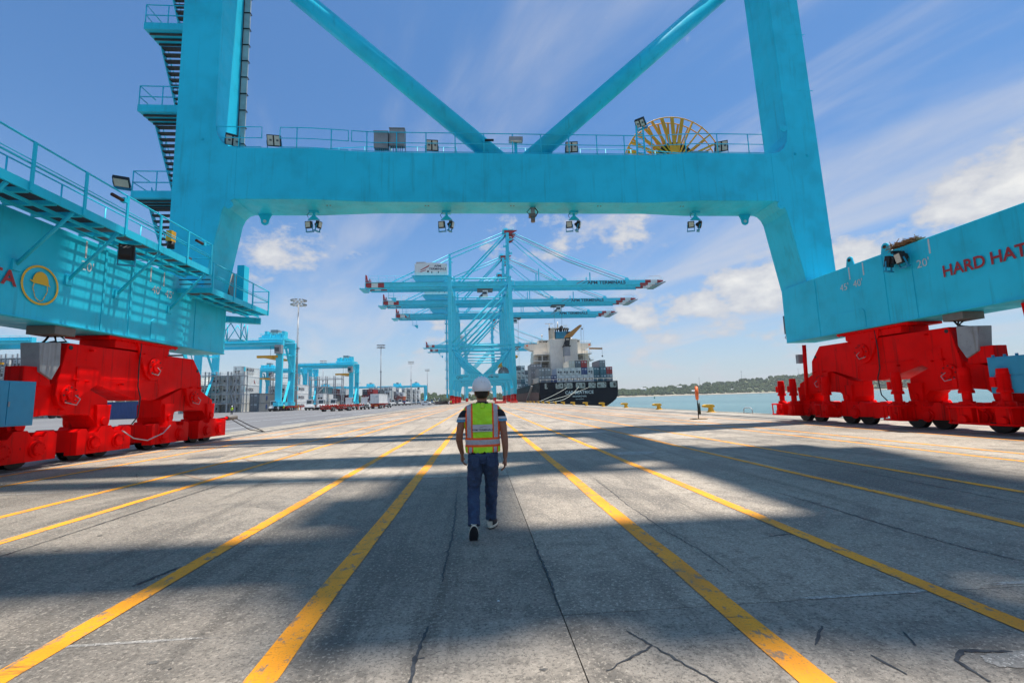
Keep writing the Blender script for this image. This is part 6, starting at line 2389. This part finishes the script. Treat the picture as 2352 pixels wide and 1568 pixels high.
def trailer(x, y, label, rz=0.0, L=12.4, m_='red_dull'):
    """skeletal container trailer, rear end towards local -Y"""
    e = empty('container_trailer', (x, y, 0), rz)
    a = MB()
    for sx in (-0.55, 0.55):
        a.box(sx - 0.12, sx + 0.12, 0, L, 0.95, 1.32)
    fr = a.build('frame', m_, e, 0.01)
    for q_ in range(7):
        a = MB()
        yy = 0.1 + (L - 0.4) * q_ / 6
        a.box(-1.22, 1.22, yy, yy + 0.22, 1.05, 1.28)
        for sx in (-1.25, 1.25):
            a.prism([(yy - 0.05, 1.05), (yy + 0.27, 1.05), (yy + 0.32, 1.5), (yy - 0.1, 1.5)], 'x', sx - 0.06, sx + 0.06)
        a.build('cross_member', m_, e)
    for sx in (-0.95, 0.95):
        for wy in (1.6, 2.8):
            w = MB()
            wheel_mb(w, sx, wy, 0.5, 0.5)
            w.tube((sx - 0.26, wy, 0.5), (sx + 0.26, wy, 0.5), 0.24, 12, mi=1)
            w.build('wheel', ['tyre', 'galv'], e)
    a = MB()
    a.box(-1.2, 1.2, -0.08, 0.0, 0.55, 0.75)
    for sx in (-0.8, 0.8):
        a.box(sx - 0.08, sx + 0.08, -0.05, 0.08, 0.75, 1.0)
        a.box(sx - 0.1, sx + 0.1, L - 3.2, L - 3.0, 0.1, 1.0)
    a.build('rear_bumper', m_, e)
    tag(e, label, 'trailer', 'red skeletal container trailers')
    return e


tractor(-59.3, 139.5, 'white terminal tractor standing alone in front of the grey marked containers', R(8))
trailer(-58.2, 143.5, 'empty red trailer behind the lone white tractor', R(-4))
for i, (x, y) in enumerate(((-49.2, 139.5), (-46.0, 140.0), (-42.8, 140.8))):
    tractor(x, y, f'white terminal tractor, {["left", "middle", "right"][i]} of the three parked right of the tall mast', R(6))
    trailer(x + 0.4, y + 3.6, f'empty red trailer behind the {["left", "middle", "right"][i]} of the three tractors', R(-2))
tractor(-29.9, 124.0, 'white terminal tractor with dark windows pulling the empty red trailer', R(178))
trailer(-30.6, 106.0, 'empty red trailer, nearest on the yard road, tail towards us', R(-3))
trailer(-33.4, 104.0, 'empty red trailer parked left of the nearest trailer', R(2))
tractor(-33.6, 123.0, 'white terminal tractor ahead of the left nearest trailer', R(181))
trailer(-29.1, 132.0, 'red trailer carrying a single white reefer container', R(0))
o = put_container('door', 'white', -30.3, 132.1, 1.5, 'white reefer container riding on a red trailer in the yard road', 'loose containers', 12.19, 2.6)
tractor(-29.0, 149.0, 'white terminal tractor hidden ahead of the white reefer trailer', R(180))
for i in range(4):
    tractor(-46.6 + i * 3.4, 238 + i, f'white terminal tractor, {ORDW[i]} from left in the middle distance row', R(4))
for i in range(6):
    tractor(-45.5 + i * 2.9, 308 + i * 0.6, f'tiny white terminal tractor, {ORDW[i]} from left in the farthest row', R(4))
for i in range(3):
    trailer(-52 + i * 3.0, 300 + i * 2, f'red trailer parked left of the farthest tractor row, {ORDW[i]} from left', R(80))


# ---- vans
def van(x, y, label, rz):
    e = empty('white_van', (x, y, 0), rz)
    prof = [(-2.1, 0.35), (-2.15, 0.95), (-1.95, 1.15), (-1.2, 1.3), (-0.55, 1.85), (1.9, 1.88), (2.1, 1.7), (2.15, 0.6), (2.1, 0.35)]
    a = MB()
    a.prism(prof, 'x', -0.88, 0.88)
    a.build('body', 'white', e, 0.06)
    a = MB()
    for sx in (-0.89, 0.87):
        a.prism([(-1.05, 1.28), (-0.5, 1.74), (-0.05, 1.74), (-0.05, 1.24)], 'x', sx, sx + 0.02)
        a.prism([(0.05, 1.24), (0.05, 1.74), (0.75, 1.74), (0.75, 1.24)], 'x', sx, sx + 0.02)
    a.prism([(-1.16, 1.34), (-0.6, 1.81), (-0.63, 1.84), (-1.22, 1.33)], 'x', -0.75, 0.75)
    a.build('window', 'glass', e)
    for sx in (-0.8, 0.8):
        for wy in (-1.35, 1.35):
            w = MB()
            wheel_mb(w, sx, wy, 0.33, 0.22)
            w.tube((sx - 0.12, wy, 0.33), (sx + 0.12, wy, 0.33), 0.19, 12, mi=1)
            w.build('wheel', ['tyre', 'galv'], e)
    a = MB()
    a.box(-0.86, 0.86, -2.2, -2.08, 0.35, 0.6)
    a.build('bumper', 'greydk', e)
    tag(e, label, 'van', 'white vans')


van(-23.6, 210, 'small white van seen side on, driving on the yard road', R(82))
van(-44.6, 226, 'small white van facing us beside the white reefer trailer', R(10))
# ---- rusty steel beams and a white V-shaped boom behind them
e = empty('rusty_beam_pile', (-18.6, 231, 0))
for i in range(16):
    rg = random.Random(40 + i)
    a = MB()
    z = 0.2 + (i // 6) * 0.55
    y_ = (i % 6) * 0.7
    l0 = rg.uniform(-3.6, -2.8)
    a.bar((l0, y_, z), (rg.uniform(2.8, 3.8), y_ + rg.uniform(-.3, .3), z + rg.uniform(-0.1, 0.15)), 0.4, 0.45)
    a.build('beam', 'rust', e)
tag(e, 'low pile of rusty steel beams by the second crane\'s landside legs', 'steel pile')
e = empty('white_hatch_prop', (-23.5, 262, 0))
for sg in (-1, 1):
    a = MB()
    a.bar((0, 0, 0.2), (sg * 1.5, 0.3, 3.6), 0.5, 0.3)
    a.build('arm', 'white', e)
tag(e, 'white V-shaped steel frame standing behind the rusty beams', 'frame')
# orange water barriers on the quay near the far cranes
bb = MB()
bb.prism([(-0.3, 0), (0.3, 0), (0.28, 0.35), (0.12, 0.5), (0.1, 0.95), (-0.1, 0.95), (-0.12, 0.5), (-0.28, 0.35)], 'y', -1.0, 1.0)
bme_ = bb.mesh('barrier', [mat('barrier_red', (0.6, 0.05, 0.03), 0.5)])
for i, (x, y, rz) in enumerate(((7.0, 188, 0.6), (8.6, 189, 1.3), (10.2, 190, 0.9), (13.6, 193, 0.5), (15.2, 194, 1.2))):
    o = put('plastic_barrier', bme_, None, 0.03, (x, y, 0.004))
    o.rotation_euler = (0, 0, rz)
    tag(o, f'red plastic barrier on the far quay, {["first", "second", "third", "fourth", "fifth"][i]} from the left', 'barrier', 'red barriers on the quay')
# yellow mast guard and low yellow trailer
a = empty('yellow_guard_frame', (-58.5, 151, 0))
for sx in (-1.6, 1.6):
    s = MB(); s.box(sx - 0.1, sx + 0.1, -0.1, 0.1, 0, 1.7); s.build('post', 'yellow', a)
for z in (0.8, 1.6):
    s = MB(); s.box(-1.5, 1.5, -0.08, 0.08, z - 0.1, z + 0.1); s.build('rail', 'yellow', a)
tag(a, 'yellow steel guard frame round the foot of the nearest mast', 'guard rail')
a = empty('yellow_spreader_frame', (-46.5, 214, 0))
s = MB(); s.box(-2.2, 2.2, -0.6, 0.6, 0.3, 0.7); s.build('beam', 'yellow', a)
for sg in (-1, 1):
    s = MB(); s.bar((sg * 2.0, 0, 0.5), (sg * 0.5, 0, 2.2), 0.3, 0.3); s.build('strut', 'yellow', a)
tag(a, 'yellow steel lifting frame lying left of the white reefer trailer', 'lifting frame')
# road cones
cm_ = MB()
cm_.tube((0, 0, 0.04), (0, 0, 0.7), 0.18, 10, 0.03)
cm_.box(-0.24, 0.24, -0.24, 0.24, 0, 0.04)
cme = cm_.mesh('cone', ['orange'])
for i, (x, y) in enumerate(((-19.2, 31), (20.0, 168))):
    tag(put('traffic_cone', cme, None, 0, (x, y, 0.005)), ['orange traffic cone on the asphalt beyond the landside bogie', 'orange traffic cone on the quay edge under the ship'][i], 'cone', 'traffic cones')

# ================================================================== THE WALKING MAN AND TWO YARD WORKERS
M['skin'] = mat('skin', (0.30, 0.135, 0.08), 0.5, var=0.12, vscale=14)
M['hair'] = mat('dark_hair', (0.012, 0.010, 0.009), 0.6)
M['shirt'] = mat('black_shirt', (0.012, 0.012, 0.015), 0.85)
M['helmet'] = mat('white_helmet_plastic', (0.80, 0.80, 0.79), 0.28, var=0.03, vscale=5)
M['shoe'] = mat('black_shoe', (0.012, 0.013, 0.018), 0.7)
M['sole'] = mat('cream_sole', (0.62, 0.58, 0.46), 0.6, var=0.2, vscale=20)

m, nt, b = nodes_of('blue_denim')
tcn = nt.nodes.new('ShaderNodeTexCoord')
def nz(scale, detail, vs=(1, 1, 1)):
    mp_ = nt.nodes.new('ShaderNodeMapping'); mp_.inputs['Scale'].default_value = vs
    nt.links.new(tcn.outputs['Object'], mp_.inputs[0])
    n_ = nt.nodes.new('ShaderNodeTexNoise'); nt.links.new(mp_.outputs[0], n_.inputs['Vector'])
    n_.inputs['Scale'].default_value = scale; n_.inputs['Detail'].default_value = detail
    return n_.outputs[0]
k = NT(nt)
col = k.mix(k.ramp(nz(5, 4), 0.35, 0.65), (0.018, 0.036, 0.085, 1), (0.036, 0.066, 0.13, 1))
col = k.mix(k.ramp(nz(260, 2), 0.45, 0.6, 0, 0.3), col, (0.07, 0.11, 0.20, 1))
col = k.mix(k.ramp(nz(9, 3, (1, 1, 0.3)), 0.55, 0.75, 0, 0.5), col, (0.008, 0.018, 0.055, 1))
nt.links.new(col, b.inputs['Base Color'])
b.inputs['Roughness'].default_value = 0.85
k.bump(k.math('ADD', nz(22, 4, (1, 1, 1.6)), k.math('MULTIPLY', nz(300, 2), 0.15)), 0.7, 0.02, b)
M['denim'] = m

# high-visibility vest: printed tapes laid out in the vest's own space
m, nt, b = nodes_of('hi_vis_vest')
tcn = nt.nodes.new('ShaderNodeTexCoord')
sp = nt.nodes.new('ShaderNodeSeparateXYZ')
nt.links.new(tcn.outputs['Object'], sp.inputs[0])
k = NT(nt)
ax = nt.nodes.new('ShaderNodeMath'); ax.operation = 'ABSOLUTE'
nt.links.new(sp.outputs[0], ax.inputs[0])
AX_, ZZ = ax.outputs[0], sp.outputs[2]
def band(v, a, b_):
    return k.math('MULTIPLY', k.math('GREATER_THAN', v, a), k.math('LESS_THAN', v, b_))
OR, SI = (1.0, 0.11, 0.01, 1), (0.44, 0.44, 0.46, 1)
col = k.mix(k.ramp(nz(4, 3), 0.4, 0.7), (0.52, 0.95, 0.012, 1), (0.42, 0.84, 0.010, 1))
up = k.math('GREATER_THAN', ZZ, 1.10)
col = k.mix(k.math('MULTIPLY', band(AX_, 0.114, 0.205), up), col, OR)
col = k.mix(k.math('MULTIPLY', band(AX_, 0.134, 0.183), up), col, SI)
lo = k.math('LESS_THAN', ZZ, 1.01)
col = k.mix(k.math('MULTIPLY', band(AX_, 0.112, 0.180), lo), col, OR)
col = k.mix(k.math('MULTIPLY', band(AX_, 0.128, 0.164), lo), col, SI)
col = k.mix(band(ZZ, 1.005, 1.112), col, OR)
col = k.mix(band(ZZ, 1.032, 1.088), col, SI)
nt.links.new(col, b.inputs['Base Color'])
b.inputs['Roughness'].default_value = 0.55
k.bump(k.math('ADD', nz(13, 3, (1, 1, 0.7)), k.math('MULTIPLY', nz(40, 3), 0.3)), 0.8, 0.02, b)
M['vest'] = m

m, nt, b = nodes_of('striped_sleeve')
tcn = nt.nodes.new('ShaderNodeTexCoord')
sp = nt.nodes.new('ShaderNodeSeparateXYZ')
nt.links.new(tcn.outputs['Object'], sp.inputs[0])
k = NT(nt)
ZZ = sp.outputs[2]
def band(v, a, b_):
    return k.math('MULTIPLY', k.math('GREATER_THAN', v, a), k.math('LESS_THAN', v, b_))
col = k.mix(band(ZZ, 1.295, 1.322), (0.010, 0.011, 0.016, 1), (0.10, 0.36, 0.62, 1))
col = k.mix(band(ZZ, 1.327, 1.352), col, (0.62, 0.63, 0.64, 1))
nt.links.new(col, b.inputs['Base Color'])
b.inputs['Roughness'].default_value = 0.85
k.bump(nz(18, 3), 0.5, 0.015, b)
M['sleeve'] = m


def ell(c, rx, ry, n=20, tilt=0.0, yaw=0.0):
    """ring of an ellipse round c; tilt about X, then yaw about Z"""
    out = []
    rot = Matrix.Rotation(yaw, 3, 'Z') @ Matrix.Rotation(tilt, 3, 'X')
    for i in range(n):
        t = 2 * math.pi * i / n
        out.append(Vector(c) + rot @ Vector((rx * math.cos(t), ry * math.sin(t), 0)))
    return out


def remesh(o, vox, smooth=2):
    r_ = o.modifiers.new('remesh', 'REMESH')
    r_.mode = 'VOXEL'
    r_.voxel_size = vox
    r_.use_smooth_shade = True
    if smooth:
        s_ = o.modifiers.new('smooth', 'SMOOTH')
        s_.iterations = smooth
        s_.factor = 0.5
    return o


def wrinkle(o, strength, size):
    tx = bpy.data.textures.new('folds', 'CLOUDS')
    tx.noise_scale = size
    tx.noise_depth = 2
    d = o.modifiers.new('folds', 'DISPLACE')
    d.texture = tx
    d.strength = strength
    d.mid_level = 0.5
    d.texture_coords = 'LOCAL'


man = empty('person', (0.035, 5.62, 0.0))
tag(man, 'man in white hard hat, lime hi-vis vest and jeans walking away from us', 'person')
# joints, man-local (x right, y forward)
HIP = 0.93
LK, LA = Vector((-0.118, 0.03, 0.50)), Vector((-0.118, -0.235, 0.175))
RK, RA = Vector((0.095, 0.15, 0.50)), Vector((0.085, 0.30, 0.105))
# ---- body: one continuous surface (head, trunk, arms with hands, legs)
s = MB()
trunk = [(0, 0, 0.86, .135, .095), (0, 0, 1.0, .13, .09), (0, 0.0, 1.15, .135, .095), (0, 0.0, 1.30, .155, .10), (0, 0.0, 1.41, .165, .09), (0, 0, 1.455, .11, .075), (0, 0.01, 1.49, .062, .062), (0, 0.02, 1.56, .058, .062)]
s.loft([ell((x, y, z), rx, ry) for x, y, z, rx, ry in trunk])
head = [(0.03, 1.53, .045, .055), (0.035, 1.555, .062, .078), (0.03, 1.59, .07, .09), (0.03, 1.64, .075, .098), (0.03, 1.69, .076, .10), (0.03, 1.74, .07, .093), (0.03, 1.775, .05, .07), (0.03, 1.79, .02, .03)]
s.loft([ell((0, y, z), rx, ry) for y, z, rx, ry in head])
s.loft([ell((0, 0.122, 1.615), .012, .012, 8), ell((0, 0.140, 1.625), .015, .018, 8), ell((0, 0.128, 1.665), .008, .010, 8)])      # nose
s.loft([ell((0, 0.112, 1.590), .022, .014, 8), ell((0, 0.114, 1.598), .022, .014, 8)])                                        # lips
for sx in (-1, 1):
    s.loft([ell((sx * .077, 0.015, 1.60), .006, .012, 8), ell((sx * .083, 0.008, 1.63), .010, .022, 8), ell((sx * .082, 0.004, 1.66), .008, .018, 8), ell((sx * .077, 0.008, 1.672), .004, .008, 8)])  # ears
ARM = {1: [(.185, 0.0, 1.425, .052), (.225, -0.01, 1.36, .052), (.243, -0.015, 1.25, .048), (.255, -0.02, 1.16, .042), (.262, -0.015, 1.08, .042), (.268, 0.0, .97, .036), (.265, 0.01, .885, .028), (.262, 0.012, .862, .028)],
       -1: [(-.185, 0.0, 1.425, .052), (-.228, -0.005, 1.36, .052), (-.258, 0.0, 1.25, .048), (-.275, 0.0, 1.16, .043), (-.28, 0.03, 1.08, .042), (-.268, 0.09, .99, .036), (-.255, 0.14, .925, .028), (-.252, 0.15, .905, .028)]}
for sd, P_ in ARM.items():
    s.loft([ell((x, y, z), r_, r_ * 1.05, 14) for x, y, z, r_ in P_])
    wx, wy, wz, _ = P_[-1]
    fw = 0.012 if sd > 0 else 0.35
    dn = Vector((0, fw, -1)).normalized()
    W_ = Vector((wx, wy, wz))
    # palm: flat towards the thigh
    s.loft([ell(W_ + dn * t, .018 + .004 * math.sin(t * 30), .030 + .012 * min(1, t / .05), 14) for t in (-.02, 0.0, .03, .06, .085, .095)])
    for q_, (oy, L1, rr) in enumerate(((.030, .070, .0088), (.011, .078, .0092), (-.009, .072, .0088), (-.027, .056, .0078))):
        b0 = W_ + dn * .085 + Vector((0, oy, 0))
        b1 = b0 + dn * L1 * .45 + Vector((-sd * .010, 0.003, 0))
        b2 = b1 + dn * L1 * .30 + Vector((-sd * .022, 0.004, 0))
        b3 = b2 + dn * L1 * .16 + Vector((-sd * .022, 0.002, 0))
        s.pipe([b0 - dn * .02, b0, b1, b2, b3], [rr, rr, rr * .97, rr * .9, rr * .7], 8)
    t0 = W_ + dn * .02 + Vector((0, .028, 0))
    t1 = t0 + dn * .035 + Vector((-sd * .012, .026, 0))
    t2 = t1 + dn * .030 + Vector((-sd * .016, .006, 0))
    s.pipe([t0 - dn * .01, t0, t1, t2], [.013, .0125, .0105, .008], 8)
for K_, A_ in ((LK, LA), (RK, RA)):
    hx = -.085 if K_.x < 0 else .085
    s.loft([ell((hx, 0, .92), .075, .085, 14), ell((hx, 0, .80), .075, .08, 14), ell(K_, .055, .058, 14), ell(K_.lerp(A_, .4), .05, .055, 14), ell(A_, .036, .042, 14), ell(A_ + Vector((0, 0.02, -.03)), .034, .05, 14)])
body = s.build('body', 'skin', man)
remesh(body, 0.0052, 2)
for sx in (-1, 1):
    e_ = MB()
    e_.ball((sx * .032, 0.118, 1.655), .011, 10, 8)
    e_.build('eye', 'white', man)
# ---- hair, hard hat
s = MB()
hr = [(0.022, 1.562, .060, .066), (0.022, 1.59, .072, .088), (0.022, 1.63, .079, .100), (0.022, 1.70, .082, .103), (0.024, 1.74, .076, .098), (0.026, 1.785, .05, .07)]
s.loft([[v for v in ell((0, y - 0.012, z), rx, ry, 22)] for y, z, rx, ry in hr])
# keep the face free
s.v = [(x, min(y, 0.035), z) if z < 1.70 else (x, y, z) for x, y, z in s.v]
h_ = s.build('hair', 'hair', man)
h_.modifiers.new('sub', 'SUBSURF').render_levels = 1
s = MB()
prof = [(.114, .142, 1.668), (.116, .144, 1.684), (.117, .145, 1.70), (.113, .138, 1.735), (.104, .126, 1.768), (.086, .104, 1.80), (.058, .072, 1.822), (.024, .03, 1.832)]
s.loft([ell((0, 0.02, z), rx, ry, 36) for rx, ry, z in prof])
s.loft([ell((0, 0.045, 1.655), .124, .165, 36), ell((0, 0.045, 1.661), .130, .172, 36), ell((0, 0.04, 1.669), .122, .160, 36), ell((0, 0.03, 1.674), .112, .14, 36)])
for ox in (-.035, 0, .035):
    s.pipe([(ox, 0.02 + .141 * math.cos(R(t)) * (1 - abs(ox) * 1.5), 1.70 + .137 * math.sin(R(t)) - abs(ox) * .12) for t in range(25, 156, 10)], .009 if ox == 0 else .007, 6)
hm = s.build('hard_hat', 'helmet', man)
s = MB()
for sx in (-1, 1):
    s.loft([ell((sx * .09, -.055, 1.635), .006, .03, 8), ell((sx * .098, -.06, 1.662), .006, .032, 8)])
s.build('helmet_strap', 'white_mark', hm)
# ---- jeans
s = MB()
pel = [(0.0, .80, .155, .115), (0, .86, .175, .128), (0, .91, .180, .125), (0, .945, .172, .118), (0, .965, .168, .115)]
s.loft([ell((0, -0.005, z), rx, ry, 26) for _, z, rx, ry in pel])
for K_, A_, sg in ((LK, LA, -1), (RK, RA, 1)):
    hx = sg * .088
    hp = Vector((hx, -0.008, .86))
    rings = [ell(hp, .092, .112, 22), ell((hx * 1.04, -0.005, .76), .092, .105, 22), ell(hp.lerp(K_, .62), .084, .094, 22), ell(K_ + Vector((0, 0, .03)), .074, .082, 22), ell(K_.lerp(A_, .25), .073, .080, 22), ell(K_.lerp(A_, .55), .070, .078, 22), ell(K_.lerp(A_, .82), .066, .074, 22), ell(A_ + Vector((0, 0, -0.015)), .069, .080, 22, R(-25) if sg < 0 else 0)]
    s.loft(rings)
je = s.build('jeans', 'denim', man)
remesh(je, 0.011, 2)
wrinkle(je, 0.030, 0.065)
s = MB()
for sx in (-1, 1):
    s.prism([(sx * .045, .905), (sx * .135, .900), (sx * .135, .80), (sx * .09, .775), (sx * .045, .80)], 'y', -.148, -.132)
pk = s.build('back_pocket', 'denim', man)
s = MB()
s.loft([ell((0, -0.005, z), rx, ry, 26) for z, rx, ry in ((.925, .176, .122), (.955, .172, .118), (1.02, .15, .10))])
s.build('shirt_hem', 'shirt', man)
# ---- vest
s = MB()
ves = [(.935, .193, .128), (.95, .197, .132), (1.02, .197, .130), (1.10, .196, .128), (1.20, .203, .130), (1.30, .214, .132), (1.38, .222, .126), (1.44, .216, .112), (1.475, .180, .096), (1.50, .125, .082), (1.512, .085, .072)]
s.loft([[(x * (1 - 0.12 * max(0, y / .13) * 0), y, z) for x, y, z in [tuple(v) for v in ell((0, 0.0, z), rx, ry, 36)]] for z, rx, ry in ves])
vs_ = []
for (x, y, z) in s.v:                       # flatten the back, square the shoulders
    fx = math.copysign(min(abs(x) * 1.05, 0.235), x)
    fy = y * (1.0 if abs(y) < .06 else 0.95)
    vs_.append((fx, fy, z + (0.012 if abs(x) > .1 and z > 1.43 else 0)))
s.v = vs_
ve = s.build('hi_vis_vest', 'vest', man)
remesh(ve, 0.010, 3)
wrinkle(ve, 0.024, 0.075)
s = MB()
s.add([(-.116, -.1425, 1.184), (.116, -.1425, 1.184), (.116, -.1445, 1.266), (-.116, -.1445, 1.266)], [(0, 1, 2, 3)])
bd = s.build('vest_badge', mat('badge_grey', (0.50, 0.51, 0.52), 0.5), man)
text("APM TERMINALS", 'navy', bd, (0, -.1445, 1.195), RX, 0.021, align='CENTER', wid=1.12, bold=0.02)
s = MB()
s.prism([(-.045, 1.232), (-.03, 1.232), (.02, 1.247), (.075, 1.236), (.02, 1.243)], 'y', -.1453, -.1450)
s.build('badge_logo', 'red_mark', bd)
s = MB()
s.obox((0.005, -.093, 1.487), .042, .006, .066, Matrix.Rotation(R(-30), 3, 'X') @ Matrix.Rotation(R(9), 3, 'Y'))
s.build('vest_tab', mat('tab_lime', (0.55, 0.80, 0.03), 0.6), man)
# collar and sleeves of the shirt
s = MB()
s.loft([ell((0, 0.006, z), rx, ry, 22) for z, rx, ry in ((1.46, .105, .085), (1.505, .078, .076), (1.528, .073, .074), (1.530, .062, .064))])
s.build('collar', 'shirt', man)
for sd, P_ in ARM.items():
    s = MB()
    s.loft([ell((sd * .13, 0, 1.452), .05, .06, 16), ell((sd * .185, 0, 1.440), .062, .070, 16), ell((P_[1][0] - sd * .005, P_[1][1], 1.375), .064, .072, 16), ell((P_[2][0] - sd * .006, P_[2][1], 1.295), .066, .072, 16), ell((P_[2][0] - sd * .006, P_[2][1], 1.294), .058, .064, 16)])
    sl = s.build('sleeve', 'sleeve', man)
    sl.modifiers.new('sub', 'SUBSURF').render_levels = 1


def shoe(name, loc, pitch, yaw):
    e_ = empty(name, loc)
    e_.rotation_euler = (pitch, 0, yaw)
    e_.parent = man
    s = MB()       # upper: rings stacked from the sole up; toe towards +Y
    pl = lambda k_: [(k_ * .050 * (1 - .35 * max(0, math.sin(t)) ** 3) * math.cos(t), 0.09 + k_ * .142 * math.sin(t)) for t in [2 * math.pi * i / 28 for i in range(28)]]
    ups = [(0.030, 1.0, 0), (0.05, .99, 0), (0.072, .90, -.01), (0.092, .70, -.035), (0.108, .52, -.055), (0.12, .46, -.06)]
    s.loft([[(x, y + oy, z) for x, y in pl(k_)] for z, k_, oy in ups])
    s.build('shoe_upper', 'shoe', e_)
    s = MB()
    s.loft([[(x * 1.05, (y - .09) * 1.05 + .09, z) for x, y in pl(k_)] for z, k_ in ((0.008, 1.0), (0.014, 1.02), (0.028, 1.02), (0.034, .97))])
    s.build('shoe_sole', 'sole', e_)
    s = MB()
    s.loft([[(x * 1.02, (y - .09) * 1.02 + .09, z) for x, y in pl(k_)] for z, k_ in ((-0.002, .94), (0.002, 1.0), (0.0085, 1.02))])
    s.build('shoe_outsole', 'shoe', e_)
    s = MB()
    s.box(-.030, .030, -.052, -.046, .035, .085)
    s.build('heel_tab', 'sole', e_)
    return e_


shoe('left_shoe' if False else 'shoe', (-0.118, -0.300, 0.125), R(-58), R(4))
shoe('shoe', (0.083, 0.245, 0.004), R(0), R(-16))


# ---- two small yard workers
def worker(x, y, rz, label):
    e_ = empty('person', (x, y, 0), rz)
    s = MB()
    for sx, dy_ in ((-1, .12), (1, -.12)):
        s.pipe([(sx * .09, 0, .92), (sx * .10, dy_ * .6, .5), (sx * .10, dy_ * 1.6, .08), (sx * .10, dy_ * 1.6 - .12, .04)], [.085, .065, .045, .04], 10)
        s.pipe([(sx * .17, 0, 1.43), (sx * .26, .02, 1.18), (sx * .24, -.12, .98), (sx * .22, -.16, .88)], [.055, .045, .035, .03], 8)
    s.loft([ell((0, 0, z), rx, ry, 14) for z, rx, ry in ((.86, .14, .1), (1.1, .15, .1), (1.35, .19, .11), (1.45, .12, .08), (1.52, .05, .05))])
    s.ball((0, -.01, 1.64), .105, 12, 8, sq=(.85, 1, 1.1))
    bd_ = s.build('body', 'skin', e_)
    remesh(bd_, 0.02, 1)
    s = MB()
    for sx, dy_ in ((-1, .12), (1, -.12)):
        s.pipe([(sx * .09, 0, .95), (sx * .10, dy_ * .6, .5), (sx * .10, dy_ * 1.5, .1)], [.105, .085, .07], 10)
    s.build('trousers', mat('work_trousers', (0.03, 0.04, 0.06), 0.8), e_)
    s = MB()
    s.loft([ell((0, 0, z), rx, ry, 14) for z, rx, ry in ((.85, .19, .14), (1.1, .19, .14), (1.35, .235, .15), (1.46, .16, .11))])
    s.build('hi_vis_vest', mat('plain_hi_vis', (0.42, 0.75, 0.03), 0.6), e_)
    s = MB()
    s.loft([ell((0, 0, z), rx, ry, 14) for z, rx, ry in ((1.66, .15, .17), (1.68, .125, .14), (1.76, .11, .12), (1.82, .04, .05))])
    s.build('hard_hat', 'helmet', e_)
    tag(e_, label, 'person', 'yard workers')


worker(-51.5, 101, R(30), 'small worker in lime vest on the asphalt beyond the landside bogie')
worker(-54.6, 134.5, R(-20), 'small worker in hi-vis vest standing beside the lone white tractor')
worker(-12.0, 200, R(10), 'tiny worker in hi-vis vest by the second crane\'s landside wheels')

# ================================================================== HAZE
s = MB()
s.box(-3200, 3200, -450, 3600, -9.5, 175)
hm_ = bpy.data.materials.new('moist_air')
hm_.use_nodes = True
nt = hm_.node_tree
nt.nodes.clear()
pv = nt.nodes.new('ShaderNodeVolumePrincipled')
pv.inputs['Color'].default_value = (0.90, 0.95, 1.0, 1)
pv.inputs['Density'].default_value = 0.00009
pv.inputs['Anisotropy'].default_value = 0.0
out_ = nt.nodes.new('ShaderNodeOutputMaterial')
nt.links.new(pv.outputs[0], out_.inputs['Volume'])
tag(s.build('haze', hm_), 'thin pale moist sea air over the port', 'haze', kind='stuff')
